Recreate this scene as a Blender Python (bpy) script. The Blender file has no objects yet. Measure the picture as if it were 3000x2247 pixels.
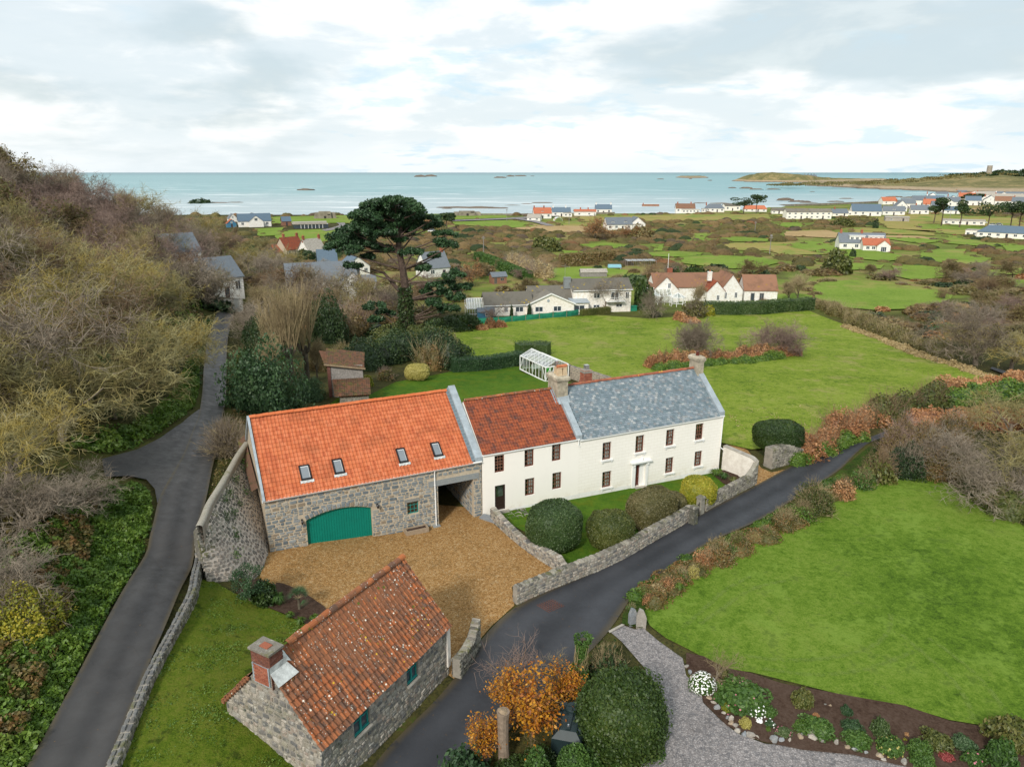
import bpy, math, random
import numpy as np
from mathutils import Vector, Matrix
random.seed(7); R=np.random.default_rng(11)
S=bpy.context.scene; COL=S.collection
rad=math.radians
# ------------------------------------------------------------------ camera
CAMH,PITCH,FPX=25.0,16.6,2088.0
cd=bpy.data.cameras.new('camera'); cam=bpy.data.objects.new('camera',cd); COL.objects.link(cam)
cam.location=(0,0,CAMH); cam.rotation_euler=(rad(90-PITCH),0,0)
cd.sensor_width=36; cd.lens=FPX/3000*36; cd.clip_start=.5; cd.clip_end=60000
S.camera=cam
# ------------------------------------------------------------------ sky, sun, exposure
SUN_AZ,SUN_EL=rad(-158),rad(36)          # azimuth from +Y, clockwise
W=bpy.data.worlds.new('World'); S.world=W; W.use_nodes=True
def world():
    nt=W.node_tree; N=nt.nodes; L=nt.links; N.clear()
    out=N.new('ShaderNodeOutputWorld'); bg=N.new('ShaderNodeBackground'); bg.inputs[1].default_value=.1
    L.new(bg.outputs[0],out.inputs[0])
    sky=N.new('ShaderNodeTexSky'); sky.sky_type='NISHITA'; sky.sun_disc=False
    sky.sun_elevation=SUN_EL; sky.sun_rotation=SUN_AZ; sky.air_density=1.2; sky.dust_density=1.5
    tc=N.new('ShaderNodeTexCoord'); sep=N.new('ShaderNodeSeparateXYZ'); L.new(tc.outputs['Generated'],sep.inputs[0])
    def m(op,a,b=None,c=None,clamp=False):
        n=N.new('ShaderNodeMath'); n.operation=op; n.use_clamp=clamp
        for i,v in enumerate((a,b,c)):
            if v is None: continue
            if hasattr(v,'is_output'): L.new(v,n.inputs[i])
            else: n.inputs[i].default_value=v
        return n.outputs[0]
    def comb(x,y,z):
        n=N.new('ShaderNodeCombineXYZ')
        for i,v in enumerate((x,y,z)):
            if hasattr(v,'is_output'): L.new(v,n.inputs[i])
            else: n.inputs[i].default_value=v
        return n.outputs[0]
    def noise(v,sc,det,rough=.5,dist=0.):
        n=N.new('ShaderNodeTexNoise'); L.new(v,n.inputs['Vector']); n.inputs['Scale'].default_value=sc
        n.inputs['Detail'].default_value=det; n.inputs['Roughness'].default_value=rough; n.inputs['Distortion'].default_value=dist
        return n.outputs[0]
    def ss(v,a,b):
        n=N.new('ShaderNodeMapRange'); n.interpolation_type='SMOOTHSTEP'; L.new(v,n.inputs[0])
        n.inputs[1].default_value=a; n.inputs[2].default_value=b; return n.outputs[0]
    def mix(f,a,b):
        n=N.new('ShaderNodeMix'); n.data_type='RGBA'
        if hasattr(f,'is_output'): L.new(f,n.inputs[0])
        else: n.inputs[0].default_value=f
        for i,v in ((6,a),(7,b)):
            if hasattr(v,'is_output'): L.new(v,n.inputs[i])
            else: n.inputs[i].default_value=(*v,1)
        return n.outputs[2]
    x,y,z=sep.outputs; zz=m('MAXIMUM',z,0.0)
    k=m('DIVIDE',1.0,m('ADD',zz,.16))
    flat=comb(m('MULTIPLY',x,k),m('MULTIPLY',y,k),3.7)          # a cloud deck seen in perspective
    puff=comb(m('MULTIPLY',x,1.0),m('MULTIPLY',y,1.0),m('MULTIPLY',zz,3.4))
    big=comb(m('ADD',x,3.1),y,m('MULTIPLY',zz,2.3)); n1=noise(big,2.6,5,.50,.3); n2=noise(puff,5.2,6,.56,.3); n3=noise(flat,2.1,6,.55,.2)
    # grey undersides: one broad bank towards the right, smaller ones elsewhere
    bank=m('MULTIPLY',ss(x,-.15,.35),m('MULTIPLY',ss(zz,.065,.15),1.0))
    g=m('ADD',m('MULTIPLY',n1,1.0),m('MULTIPLY',bank,.27))
    g=m('ADD',g,m('MULTIPLY',m('SUBTRACT',n3,.5),.35))
    grey=ss(g,.53,.69)
    white=mix(ss(n2,.35,.6),(7.6,8.0,8.25),(8.9,8.9,8.8))
    shade=mix(ss(n2,.38,.64),(4.2,5.1,5.5),(5.9,6.6,6.8))
    cl=mix(m('MULTIPLY',grey,.95),white,shade)
    pg=m('MULTIPLY',ss(n2,.56,.42),.6)                          # soft grey bellies of the puffs
    cl=mix(m('MULTIPLY',pg,ss(zz,.0,.05)),cl,(5.6,6.5,6.95))
    hz=ss(zz,.07,.0); cl=mix(m('MULTIPLY',hz,.75),cl,(7.4,8.0,8.3))
    blue=m('MULTIPLY',ss(n3,.55,.66),ss(n1,.56,.44))
    col=mix(m('MULTIPLY',blue,.55),cl,(4.6,6.6,7.9))
    L.new(mix(.08,col,sky.outputs[0]),bg.inputs[0])
world()
sd=bpy.data.lights.new('sun','SUN'); sd.energy=2.5; sd.angle=rad(8); sd.color=(1,.945,.87)
so=bpy.data.objects.new('sun',sd); COL.objects.link(so); so.location=(-60,-20,60)
sv=Vector((math.sin(SUN_AZ)*math.cos(SUN_EL),math.cos(SUN_AZ)*math.cos(SUN_EL),math.sin(SUN_EL)))
so.rotation_euler=sv.to_track_quat('Z','Y').to_euler()
vs=S.view_settings; vs.view_transform='Standard'; vs.look='None'; vs.exposure=0.38; vs.gamma=1; vs.use_curve_mapping=False
# ------------------------------------------------------------------ photograph pixel -> world
_c,_s=math.cos(rad(PITCH)),math.sin(rad(PITCH))
def ray(px,py):
    u=(px-1500)/FPX; v=(py-1123.5)/FPX
    return np.array((u,_c-v*_s,-_s-v*_c))
def PX(px,py,z):
    r=ray(px,py); t=(z-CAMH)/r[2]; return (r[0]*t,r[1]*t,z)
# ------------------------------------------------------------------ terrain height
def smooth(a,b,x):
    t=np.clip((x-a)/(b-a),0,1); return t*t*(3-2*t)
class TPS:
    def __init__(s,pts,lam=.02):
        P=np.array(pts,float); s.X=P[:,:2]/50; z=P[:,2]; n=len(P)
        K=s.k(np.linalg.norm(s.X[:,None]-s.X[None],axis=2))+lam*np.eye(n)*.05
        A=np.zeros((n+3,n+3)); A[:n,:n]=K; A[:n,n]=1; A[:n,n+1:]=s.X; A[n,:n]=1; A[n+1:,:n]=s.X.T
        s.w=np.linalg.solve(A,np.r_[z,0,0,0])
    @staticmethod
    def k(r): return np.where(r>1e-9,r*r*np.log(np.maximum(r,1e-9)),0)
    def __call__(s,x,y):
        x=np.asarray(x,float)/50; y=np.asarray(y,float)/50
        if x.size<64:
            r2=(x.ravel()[:,None]-s.X[:,0])**2+(y.ravel()[:,None]-s.X[:,1])**2
            return (s.w[-3]+s.w[-2]*x.ravel()+s.w[-1]*y.ravel()+(.5*r2*np.log(np.maximum(r2,1e-18)))@s.w[:-3]).reshape(x.shape)
        o=np.full(x.shape,s.w[-3])+s.w[-2]*x+s.w[-1]*y
        for i in range(len(s.X)): o+=s.w[i]*s.k(np.hypot(x-s.X[i,0],y-s.X[i,1]))
        return o
common=[PX(*p) for p in [(1093,1557,.2),(1280,1546,0),(1412,1508,0),(1694,1462,-.2),(1899,1427,-.3),(2104,1382,-.45),
 (1100,1700,.2),(1400,1700,0),(1000,1750,.5),(1507,1771,0),(1380,1850,0),(1149,2165,0),(1332,1999,0),(1080,2247,0),
 (663,2080,2.3),(820,2170,1.5),(700,1790,1.5),(500,1900,2.8),(450,2050,2.7),(350,2247,2.5),(800,1900,1.5),(650,1900,2.2),(900,1830,.9),(585,1730,2.3),
 (200,2247,2.6),(330,2000,2.85),(400,1870,3.0),(480,1720,3.2),(600,1350,3.8),(635,1200,3.3),(645,1050,1.8),(665,920,.3),(690,1200,3.0),(750,1200,2.2),
 (1800,1600,-.1),(2100,1480,-.4),(2400,1360,-.6),(2560,1300,-.6),(1750,1870,0),(1600,2247,-.2),(2000,2247,-.4),(2600,2247,-.5),
 (2000,1900,-.2),(2500,1700,-.4),(3000,1700,-.5),(3000,2200,-.6),(2600,1450,-.6)]]
common+=[(-30,28,6),(-45,30,10),(-34,42,7.5),(-50,52,12),(-70,40,20),(-42,66,7),(-60,80,13),(-90,80,22),(-52,95,5),(-70,120,6.5),(-100,125,17),
 (-130,160,25),(-95,170,14.5),(-85,205,1.5),(-115,235,0),(-150,230,11),(-200,200,28),(-200,100,42),(-130,60,40),(-110,300,-6),(-170,320,-6),
 (-45,135,-2.2),(-30,170,-5.5),(-32,98,-.4),(-12,72,.2),(-20,80,.4),(5,66,-.6),(10,85,-1.2),(0,100,-2),(25,100,-2.2),(-10,141,-5),(15,150,-6),(45,66,-1.0),(60,92,-2.6),(90,112,-3.5),
 (60,150,-6),(110,160,-6),(0,230,-6.3),(100,230,-6.3),(200,200,-6),(0,330,-6.5),(200,330,-6.5),(350,300,-6.5),(150,80,-1.5),(80,40,-.5),(-20,0,5),(20,0,-.3),(80,0,0),(-60,0,12),(200,0,0)]
sideL=[(-20.4,40.5,3.55),(-21.2,44.5,3.7),(-21.7,49,3.8),(-22.0,54,3.8),(-22.5,36,3.2)]
sideR=[PX(*p) for p in [(790,1618,.72),(903,1599,.62),(782,1640,.75)]]+[(-17.5,38.6,.8),(-19.5,43,.9),(-19,48,1.0),(-18,54,1.4),(-14,55,.8)]
FL,FR=TPS(common+sideL),TPS(common+sideR)
WT=[(-21.15,56.5),(-21.1,53.5),(-20.8,50),(-20.3,46.9),(-20.0,44.8),(-19.8,43.2),(-19.6,41.6),(-19.3,40.4),(-19.1,39.5),(-18.95,38.6)]
def H(x,y):
    x=np.asarray(x,float); y=np.asarray(y,float)
    a,b=FL(x,y),FR(x,y)
    ys=[p[1] for p in WT][::-1]; xs=[p[0] for p in WT][::-1]
    wx=np.interp(y,ys,xs)
    w=1-smooth(.35,.8,x-wx)                       # 1 on the lane side of the big wall
    st=smooth(37.9,38.6,y)*(1-smooth(53,60,y))    # only where the wall stands
    mid=.5*(a+b)
    z=np.where(st>0,(b+w*(a-b))*st+mid*(1-st),mid)
    z=z+(-6.5-z)*smooth(250,330,y+np.clip(-60-x,0,60)*-.6)
    z=z-2.0*0
    return z
def coast(x): return np.interp(x,[-600,-200,0,140,260,330,430,560,760,1000],[560,552,556,575,690,745,800,860,930,1000])
def HG(x,y):
    z=H(x,y); return z-7*smooth(2,14,y-coast(x))
def h1(x,y): return float(HG(np.array([x]),np.array([y]))[0])
def G(px,py,dz=0):
    z=-1.0
    for i in range(60):
        p=PX(px,py,z); zn=h1(p[0],p[1])
        if abs(zn-z)<.004: break
        z+= (zn-z)*.5
    p=PX(px,py,z); return Vector((p[0],p[1],z+dz))
# ------------------------------------------------------------------ object helpers
def setp(o,label=None,cat=None,group=None,kind=None):
    if label: o['label']=label
    if cat: o['category']=cat
    if group: o['group']=group
    if kind: o['kind']=kind
    return o
def thing(name,label,cat,loc=(0,0,0),rz=0,group=None):
    o=bpy.data.objects.new(name,None); o.empty_display_size=.3; COL.objects.link(o)
    o.location=loc; o.rotation_euler=(0,0,rz); return setp(o,label,cat,group)
def mesh(name,V,F,mat,attr=None,smooth_=False):
    me=bpy.data.meshes.new(name)
    V=np.asarray(V,dtype=np.float32).reshape(-1,3)
    me.from_pydata(V.tolist(),[],F.tolist() if isinstance(F,np.ndarray) else F)
    if attr is not None:
        a=me.attributes.new('rnd','FLOAT','POINT'); a.data.foreach_set('value',np.asarray(attr,dtype=np.float32))
    if smooth_: me.polygons.foreach_set('use_smooth',[True]*len(me.polygons))
    for m in (mat if isinstance(mat,(list,tuple)) else [mat]): me.materials.append(m)
    me.update(); return me
def link(name,me,parent=None,loc=(0,0,0),rot=(0,0,0),sc=(1,1,1)):
    o=bpy.data.objects.new(name,me); COL.objects.link(o); o.location=loc; o.rotation_euler=rot; o.scale=sc
    if parent: o.parent=parent
    return o
def mk(name,V,F,mat,parent=None,attr=None,smooth_=False,**k):
    o=link(name,mesh(name,V,F,mat,attr,smooth_),parent); 
    if k: setp(o,**k)
    return o
class MB:
    """collects shapes; build() links them as ONE mesh"""
    def __init__(s): s.V=[];s.F=[];s.A=[]
    def add(s,V,F,a=0.):
        n=len(s.V); s.V+= [tuple(v) for v in V]; s.F+=[tuple(i+n for i in f) for f in F]
        s.A+= list(a) if hasattr(a,'__len__') else [a]*len(V); return s
    def box(s,x0,x1,y0,y1,z0,z1,a=0.,taper=0.):
        t=taper
        V=[(x0,y0,z0),(x1,y0,z0),(x1,y1,z0),(x0,y1,z0),(x0+t,y0+t,z1),(x1-t,y0+t,z1),(x1-t,y1-t,z1),(x0+t,y1-t,z1)]
        return s.add(V,[(0,3,2,1),(4,5,6,7),(0,1,5,4),(1,2,6,5),(2,3,7,6),(3,0,4,7)],a)
    def bar(s,p,q,w,h=None,a=0.):
        p,q=Vector(p),Vector(q); d=(q-p); 
        if d.length<1e-6: return s
        d.normalize(); up=Vector((0,0,1)) if abs(d.z)<.95 else Vector((1,0,0))
        sx=d.cross(up).normalized()*w/2; sz=sx.cross(d).normalized()*(h or w)/2
        V=[p-sx-sz,p+sx-sz,p+sx+sz,p-sx+sz,q-sx-sz,q+sx-sz,q+sx+sz,q-sx+sz]
        return s.add(V,[(0,1,2,3),(7,6,5,4),(0,4,5,1),(1,5,6,2),(2,6,7,3),(3,7,4,0)],a)
    def tube(s,pts,r,n=8,a=0.,cap=True):
        rs=r if hasattr(r,'__len__') else [r]*len(pts); V=[];F=[]
        pts=[Vector(p) for p in pts]
        for i,p in enumerate(pts):
            d=(pts[min(i+1,len(pts)-1)]-pts[max(i-1,0)]).normalized()
            up=Vector((0,0,1)) if abs(d.z)<.9 else Vector((1,0,0)); e1=d.cross(up).normalized(); e2=d.cross(e1)
            for k in range(n):
                t=2*math.pi*k/n; V.append(p+(e1*math.cos(t)+e2*math.sin(t))*rs[i])
        for i in range(len(pts)-1):
            for k in range(n): F.append((i*n+k,i*n+(k+1)%n,(i+1)*n+(k+1)%n,(i+1)*n+k))
        if cap: F+=[tuple(range(n))[::-1],tuple(range((len(pts)-1)*n,len(pts)*n))]
        return s.add(V,F,a)
    def build(s,name,mat,parent=None,smooth_=False,**k):
        return mk(name,s.V,s.F,mat,parent,s.A,smooth_,**k)
def quadtube(seg,k=3):
    """seg: (N,8) p0 p1 r0 r1 -> verts, quads"""
    seg=np.asarray(seg,float); p0,p1,r0,r1=seg[:,:3],seg[:,3:6],seg[:,6],seg[:,7]
    d=p1-p0; d/=np.linalg.norm(d,axis=1)[:,None]+1e-9
    up=np.where(np.abs(d[:,2:3])<.9,[[0,0,1.]],[[1.,0,0]]); e1=np.cross(d,up); e1/=np.linalg.norm(e1,axis=1)[:,None]; e2=np.cross(d,e1)
    V=[]
    for p,r in((p0,r0),(p1,r1)):
        for i in range(k):
            t=2*math.pi*i/k; V.append(p+(e1*math.cos(t)+e2*math.sin(t))*r[:,None])
    V=np.stack(V,1); n=len(seg); base=(np.arange(n)*2*k)[:,None]
    F=np.concatenate([base+np.array([[i,(i+1)%k,k+(i+1)%k,k+i]]) for i in range(k)],0)
    return V.reshape(-1,3),F
def leafquads(P,size,rng,elong=.62,nrm=None,flat=.0,rnd=None):
    """small leaf faces at points P"""
    n=len(P); a=rng.normal(size=(n,3)); a/=np.linalg.norm(a,axis=1)[:,None]
    if nrm is not None: # face mostly outwards
        a=a-nrm*(np.sum(a*nrm,1)[:,None])*flat; a/=np.linalg.norm(a,axis=1)[:,None]
    b=rng.normal(size=(n,3)); 
    if nrm is not None: b=b*(1-flat)+np.cross(a,nrm)*flat*2
    b-=a*np.sum(a*b,1)[:,None]; b/=np.linalg.norm(b,axis=1)[:,None]+1e-9
    s=np.asarray(size)*(rng.uniform(.7,1.3,n)); s=s[:,None]
    V=np.stack([P-a*s,P+b*s*elong,P+a*s,P-b*s*elong],1).reshape(-1,3)
    F=np.arange(4*n).reshape(n,4)
    r=rng.random(n) if rnd is None else rnd
    return V,F,np.repeat(r,4)
def cat_(*parts):
    V=[];F=[];A=[];n=0
    for p in parts:
        v,f=p[0],p[1]; a=p[2] if len(p)>2 else np.zeros(len(v))
        V.append(v); F+= (np.asarray(f)+n).tolist() if isinstance(f,np.ndarray) else [tuple(i+n for i in q) for q in f]; A.append(a); n+=len(v)
    return np.concatenate(V),F,np.concatenate(A)
def lump(D,seed,k=3.,amp=1.):
    r=np.random.default_rng(seed); o=np.zeros(len(D))
    for i in range(7):
        w=r.normal(size=3)*k*(1+i*.35); o+=np.sin(D@w+r.uniform(0,6.28))/(1+i*.35)
    return o/3.2*amp
def ico(sub=3):
    import bmesh
    bm=bmesh.new(); bmesh.ops.create_icosphere(bm,subdivisions=sub,radius=1)
    V=np.array([v.co[:] for v in bm.verts]); F=[tuple(v.index for v in f.verts) for f in bm.faces]; bm.free(); return V,F
ICO2,ICO3=ico(2),ico(3)
CAMP=np.array((0,0,CAMH))
def pieces(name,variants,mats,Ms,parent,root,stuff,maxn=300,nearest=True,vidx=None):
    """alike pieces: the maxn nearest the camera as objects sharing mesh data, the rest as one 'stuff' part. Ms in root-local space."""
    if not Ms: return
    Rw=Matrix.Translation(root.location)@Matrix.Rotation(root.rotation_euler[2],4,'Z')
    vi=vidx or [random.randrange(len(variants)) for _ in Ms]
    key=lambda i:(Rw@Ms[i].translation-Vector(CAMP)).length
    order=sorted(range(len(Ms)),key=key) if nearest else list(range(len(Ms)))
    ml=mats if isinstance(mats,(list,tuple)) else [mats]
    mes=[mesh(name,v,f,ml[k%len(ml)]) for k,(v,f) in enumerate(variants)]
    for i in order[:maxn]:
        o=bpy.data.objects.new(name,mes[vi[i]]); COL.objects.link(o); o.parent=parent; o.matrix_basis=Ms[i]
    rest=order[maxn:]
    if rest:
        parts=[]
        for i in rest:
            v,f=variants[vi[i]]; v=np.asarray(v); M=np.array(Ms[i]); w=v@M[:3,:3].T+M[:3,3]
            parts.append((w,[tuple(q) for q in f],np.full(len(w),random.random())))
        V,F,A=cat_(*parts); mk(stuff,V,F,ml[0],parent,A,kind='stuff')
def basis(o,x,y,z):
    return Matrix(((x[0],y[0],z[0],o[0]),(x[1],y[1],z[1],o[1]),(x[2],y[2],z[2],o[2]),(0,0,0,1)))
# ------------------------------------------------------------------ materials
def nodes(name):
    m=bpy.data.materials.new(name); m.use_nodes=True; nt=m.node_tree; nt.nodes.clear(); return m,nt,nt.nodes,nt.links
class NB:
    def __init__(s,name):
        s.m,s.nt,s.N,s.L=nodes(name); s.out=s.N.new('ShaderNodeOutputMaterial')
        s.pos=s.N.new('ShaderNodeNewGeometry').outputs['Position']
        s.tc=s.N.new('ShaderNodeTexCoord').outputs['Object']
    def put(s,sock,v):
        if hasattr(v,'is_output'): s.L.new(v,sock)
        elif isinstance(v,tuple) and len(v)==3 and sock.type=='RGBA': sock.default_value=(*v,1)
        else: sock.default_value=v
    def math(s,op,a,b=0.,clamp=False):
        n=s.N.new('ShaderNodeMath'); n.operation=op; n.use_clamp=clamp; s.put(n.inputs[0],a); s.put(n.inputs[1],b); return n.outputs[0]
    def vec(s,scale=(1,1,1),loc=(0,0,0),src=None,rot=(0,0,0)):
        n=s.N.new('ShaderNodeMapping'); s.L.new(src or s.pos,n.inputs[0]); n.inputs['Scale'].default_value=scale; n.inputs['Location'].default_value=loc; n.inputs['Rotation'].default_value=rot; return n.outputs[0]
    def noise(s,scale,det=3,rough=.55,v=None,dist=0.):
        n=s.N.new('ShaderNodeTexNoise'); s.L.new(v or s.pos,n.inputs['Vector']); n.inputs['Scale'].default_value=scale; n.inputs['Detail'].default_value=det; n.inputs['Roughness'].default_value=rough; n.inputs['Distortion'].default_value=dist; return n.outputs[0]
    def voro(s,scale,v=None,feat='F1',out='Distance',rnd=1.):
        n=s.N.new('ShaderNodeTexVoronoi'); n.feature=feat; s.L.new(v or s.pos,n.inputs['Vector']); n.inputs['Scale'].default_value=scale; n.inputs['Randomness'].default_value=rnd; return n.outputs[out]
    def ramp(s,f,stops,interp='LINEAR'):
        n=s.N.new('ShaderNodeValToRGB'); s.put(n.inputs[0],f); cr=n.color_ramp; cr.interpolation=interp
        while len(cr.elements)<len(stops): cr.elements.new(.5)
        for e,(p,c) in zip(cr.elements,stops): e.position=p; e.color=(*c,1) if len(c)==3 else c
        return n.outputs[0]
    def ss(s,v,a,b):
        n=s.N.new('ShaderNodeMapRange'); n.interpolation_type='SMOOTHSTEP'; s.put(n.inputs[0],v); n.inputs[1].default_value=a; n.inputs[2].default_value=b; return n.outputs[0]
    def mix(s,f,a,b,blend='MIX'):
        n=s.N.new('ShaderNodeMix'); n.data_type='RGBA'; n.blend_type=blend; s.put(n.inputs[0],f); s.put(n.inputs[6],a); s.put(n.inputs[7],b); return n.outputs[2]
    def rnd(s):
        a=s.N.new('ShaderNodeAttribute'); a.attribute_name='rnd'; o=s.N.new('ShaderNodeObjectInfo')
        return s.math('FRACT',s.math('ADD',a.outputs['Fac'],o.outputs['Random']))
    def attr(s):
        a=s.N.new('ShaderNodeAttribute'); a.attribute_name='rnd'; return a.outputs['Fac']
    def objr(s): return s.N.new('ShaderNodeObjectInfo').outputs['Random']
    def bump(s,h,st=.5,d=.02):
        n=s.N.new('ShaderNodeBump'); n.inputs['Strength'].default_value=st; n.inputs['Distance'].default_value=d; s.L.new(h,n.inputs['Height']); return n.outputs[0]
    def done(s,col,rough=.85,bump=None,spec=.3,metal=0.,trans=0.,**k):
        p=s.N.new('ShaderNodeBsdfPrincipled'); s.put(p.inputs['Base Color'],col); s.put(p.inputs['Roughness'],rough); p.inputs['Specular IOR Level'].default_value=spec; p.inputs['Metallic'].default_value=metal
        if bump is not None: s.L.new(bump,p.inputs['Normal'])
        sh=p.outputs[0]
        if trans:
            t=s.N.new('ShaderNodeBsdfTranslucent'); s.put(t.inputs[0],col); mx=s.N.new('ShaderNodeMixShader'); mx.inputs[0].default_value=trans; s.L.new(sh,mx.inputs[1]); s.L.new(t.outputs[0],mx.inputs[2]); sh=mx.outputs[0]
        s.L.new(sh,s.out.inputs[0]); return s.m
def ev(cols):
    n=len(cols); return [(i/(n-1) if n>1 else 0,c) for i,c in enumerate(cols)]
def plain(name,c,rough=.6,var=.12,sc=3.,spec=.3,metal=0.,bump=0.):
    b=NB(name); n=b.noise(sc,4,.6); n2=b.noise(sc*9,2,.6)
    f=b.math('ADD',b.math('MULTIPLY',n,.7),b.math('MULTIPLY',n2,.3))
    c2=tuple(v*(1-var*1.6) for v in c); c3=tuple(min(1,v*(1+var)) for v in c)
    return b.done(b.ramp(f,[(.3,c2),(.7,c3)]),rough,b.bump(n2,bump,.01) if bump else None,spec,metal)
LK=1.3
def leafm(name,cols,trans=.22,ns=.35,rough=.6,wt=(.5,.35,.25)):
    b=NB(name); n=b.noise(ns,3,.6)
    f=b.math('ADD',b.math('MULTIPLY',b.attr(),wt[0]),b.math('ADD',b.math('MULTIPLY',b.ss(n,.3,.7),wt[1]),b.math('MULTIPLY',b.objr(),wt[2])))
    return b.done(b.ramp(b.math('MULTIPLY',f,1/sum(wt)),ev([tuple(v*LK for v in c) for c in cols])),rough-.08,None,.45,trans=trans)
def barkm(name,cols,sc=2.):
    b=NB(name); n=b.noise(sc,4,.65); o=b.math('ADD',b.math('MULTIPLY',n,.8),b.math('MULTIPLY',b.objr(),.2))
    return b.done(b.ramp(b.ss(o,.25,.75),ev(cols)),.9,None,.15)
def grassm(name,cols,patch=None,fine=9.,big=.09,bumps=.55):
    b=NB(name); n1=b.noise(big,3,.5); n2=b.noise(.8,4,.65); n3=b.noise(fine,4,.75); nb=b.noise(2.8,5,.8)
    f=b.math('ADD',b.math('MULTIPLY',n1,.22),b.math('ADD',b.math('MULTIPLY',n2,.22),b.math('ADD',b.math('MULTIPLY',nb,.30),b.math('MULTIPLY',n3,.30))))
    c=b.ramp(b.ss(f,.38,.62),ev(cols))
    if patch:
        for (col,sc,a,bb,st) in patch:
            m=b.math('MULTIPLY',b.ss(b.noise(sc,5,.7),a,bb),st); c=b.mix(m,c,col)
    h=b.math('ADD',b.math('MULTIPLY',n3,.6),b.math('MULTIPLY',nb,1.0))
    return b.done(c,.95,b.bump(h,bumps,.12),.08)
def stonem(name,cols,lich=(.5,.5,.42),amt=.5,moss=None,sc=1.):
    b=NB(name); r=b.rnd(); n=b.noise(4.*sc,4,.65); n2=b.noise(22.*sc,3,.6)
    c=b.ramp(r,ev(cols),'CONSTANT' if len(cols)>6 else 'LINEAR')
    c=b.mix(b.math('MULTIPLY',b.ss(n2,.35,.7),.45),c,tuple(v*.6 for v in cols[0]))
    c=b.mix(b.math('MULTIPLY',b.ss(n,.52,.68),amt),c,lich)
    if moss: c=b.mix(b.math('MULTIPLY',b.ss(b.noise(1.2,4,.7),.53,.66),moss[3]),c,moss[:3])
    return b.done(c,.9,b.bump(b.math('ADD',n2,n),.5,.03),.2)
M={}
M['dirt']=grassm('scrub_ground',[(.020,.022,.009),(.045,.045,.016),(.075,.065,.022),(.05,.075,.014)],[((.10,.07,.03),.25,.5,.62,.6)],fine=5)
def plain_ground():
    b=NB('ground'); sx=b.N.new('ShaderNodeSeparateXYZ'); b.L.new(b.pos,sx.inputs[0]); n1=b.noise(.05,3,.6); n2=b.noise(.6,4,.7); n3=b.noise(5.,4,.7); f=b.math('ADD',b.math('MULTIPLY',n1,.3),b.math('ADD',b.math('MULTIPLY',n2,.3),b.math('MULTIPLY',n3,.4)))
    near=b.ramp(b.ss(f,.38,.62),ev([(.020,.022,.009),(.045,.045,.016),(.075,.065,.022),(.05,.075,.014)]))
    f2=b.math('ADD',b.math('MULTIPLY',b.noise(.022,4,.6),.55),b.math('ADD',b.math('MULTIPLY',b.noise(.2,4,.7),.25),b.math('MULTIPLY',n3,.2)))
    far=b.ramp(b.ss(f2,.36,.64),ev([(.085,.085,.03),(.13,.165,.035),(.15,.20,.035),(.24,.20,.075),(.20,.15,.07)]))
    wob=b.math('ADD',sx.outputs[1],b.math('MULTIPLY',b.math('SUBTRACT',b.noise(.05,2,.5),.5),30.))
    side=b.math('MULTIPLY',b.ss(wob,150,185),b.ss(sx.outputs[0],-75,-40)); c=b.mix(side,near,far)
    return b.done(c,.95,b.bump(b.math('ADD',n3,n2),.5,.12),.08)
M['ground']=plain_ground()
M['bank']=grassm('bank_grass',[(.012,.020,.005),(.030,.055,.009),(.055,.085,.014)],[((.055,.04,.018),.5,.53,.62,.5)],fine=6)
M['pasture']=grassm('pasture',[(.065,.105,.012),(.125,.19,.018),(.19,.255,.028),(.25,.295,.055)],[((.30,.27,.095),.22,.52,.66,.65),((.06,.115,.012),1.1,.55,.64,.6),((.27,.26,.075),1.6,.56,.68,.5),((.045,.08,.012),4.,.62,.72,.7)],fine=7,bumps=.9)
M['pasture2']=grassm('field_grass',[(.10,.165,.022),(.155,.235,.032),(.20,.27,.05)],[((.28,.24,.08),.06,.52,.66,.6),((.10,.14,.03),.2,.55,.66,.5)],fine=2,bumps=.3)
M['olive']=grassm('rough_field',[(.16,.19,.035),(.24,.25,.055),(.31,.23,.085),(.30,.27,.09)],[((.12,.22,.03),.05,.5,.6,.7)],fine=2,bumps=.3)
M['reed']=grassm('reed',[(.25,.17,.075),(.36,.25,.12),(.42,.31,.16)],None,fine=3,bumps=.5)
M['lawn']=grassm('lawn',[(.035,.07,.008),(.075,.14,.012),(.115,.19,.020),(.17,.235,.038)],[((.17,.26,.04),.35,.52,.65,.5),((.035,.08,.01),.8,.56,.66,.45)],fine=11,bumps=.6)
M['lawn_moss']=grassm('mossy_lawn',[(.03,.055,.006),(.06,.10,.008),(.095,.135,.012),(.13,.15,.022)],[((.16,.15,.03),.9,.55,.68,.4),((.02,.035,.006),1.2,.55,.66,.7)],fine=12,bumps=.8)
M['lawn_garden']=grassm('garden_lawn',[(.035,.08,.008),(.055,.12,.01),(.09,.155,.014)],[((.10,.13,.01),.6,.5,.62,.6)],fine=12)
def gravel(name,cols,sc=16.,dark=(.10,.06,.02),track=None):
    b=NB(name); v=b.voro(sc,out='Color'); sp=b.N.new('ShaderNodeSeparateColor'); b.L.new(v,sp.inputs[0])
    v2=b.voro(sc*.45,out='Color'); s2=b.N.new('ShaderNodeSeparateColor'); b.L.new(v2,s2.inputs[0])
    f=b.math('ADD',b.math('MULTIPLY',sp.outputs[0],.6),b.math('MULTIPLY',s2.outputs[1],.4))
    c=b.ramp(f,ev(cols)); d=b.voro(sc)
    big=b.math('ADD',b.math('MULTIPLY',b.noise(.35,4,.6),.6),b.math('MULTIPLY',b.noise(3.,3,.6),.4))
    c=b.mix(b.math('MULTIPLY',b.ss(big,.5,.32),.45),c,dark)
    c=b.mix(b.math('MULTIPLY',b.ss(d,.25,.6),.5),c,dark)
    return b.done(c,.9,b.bump(d,.8,.03),.2)
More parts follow.
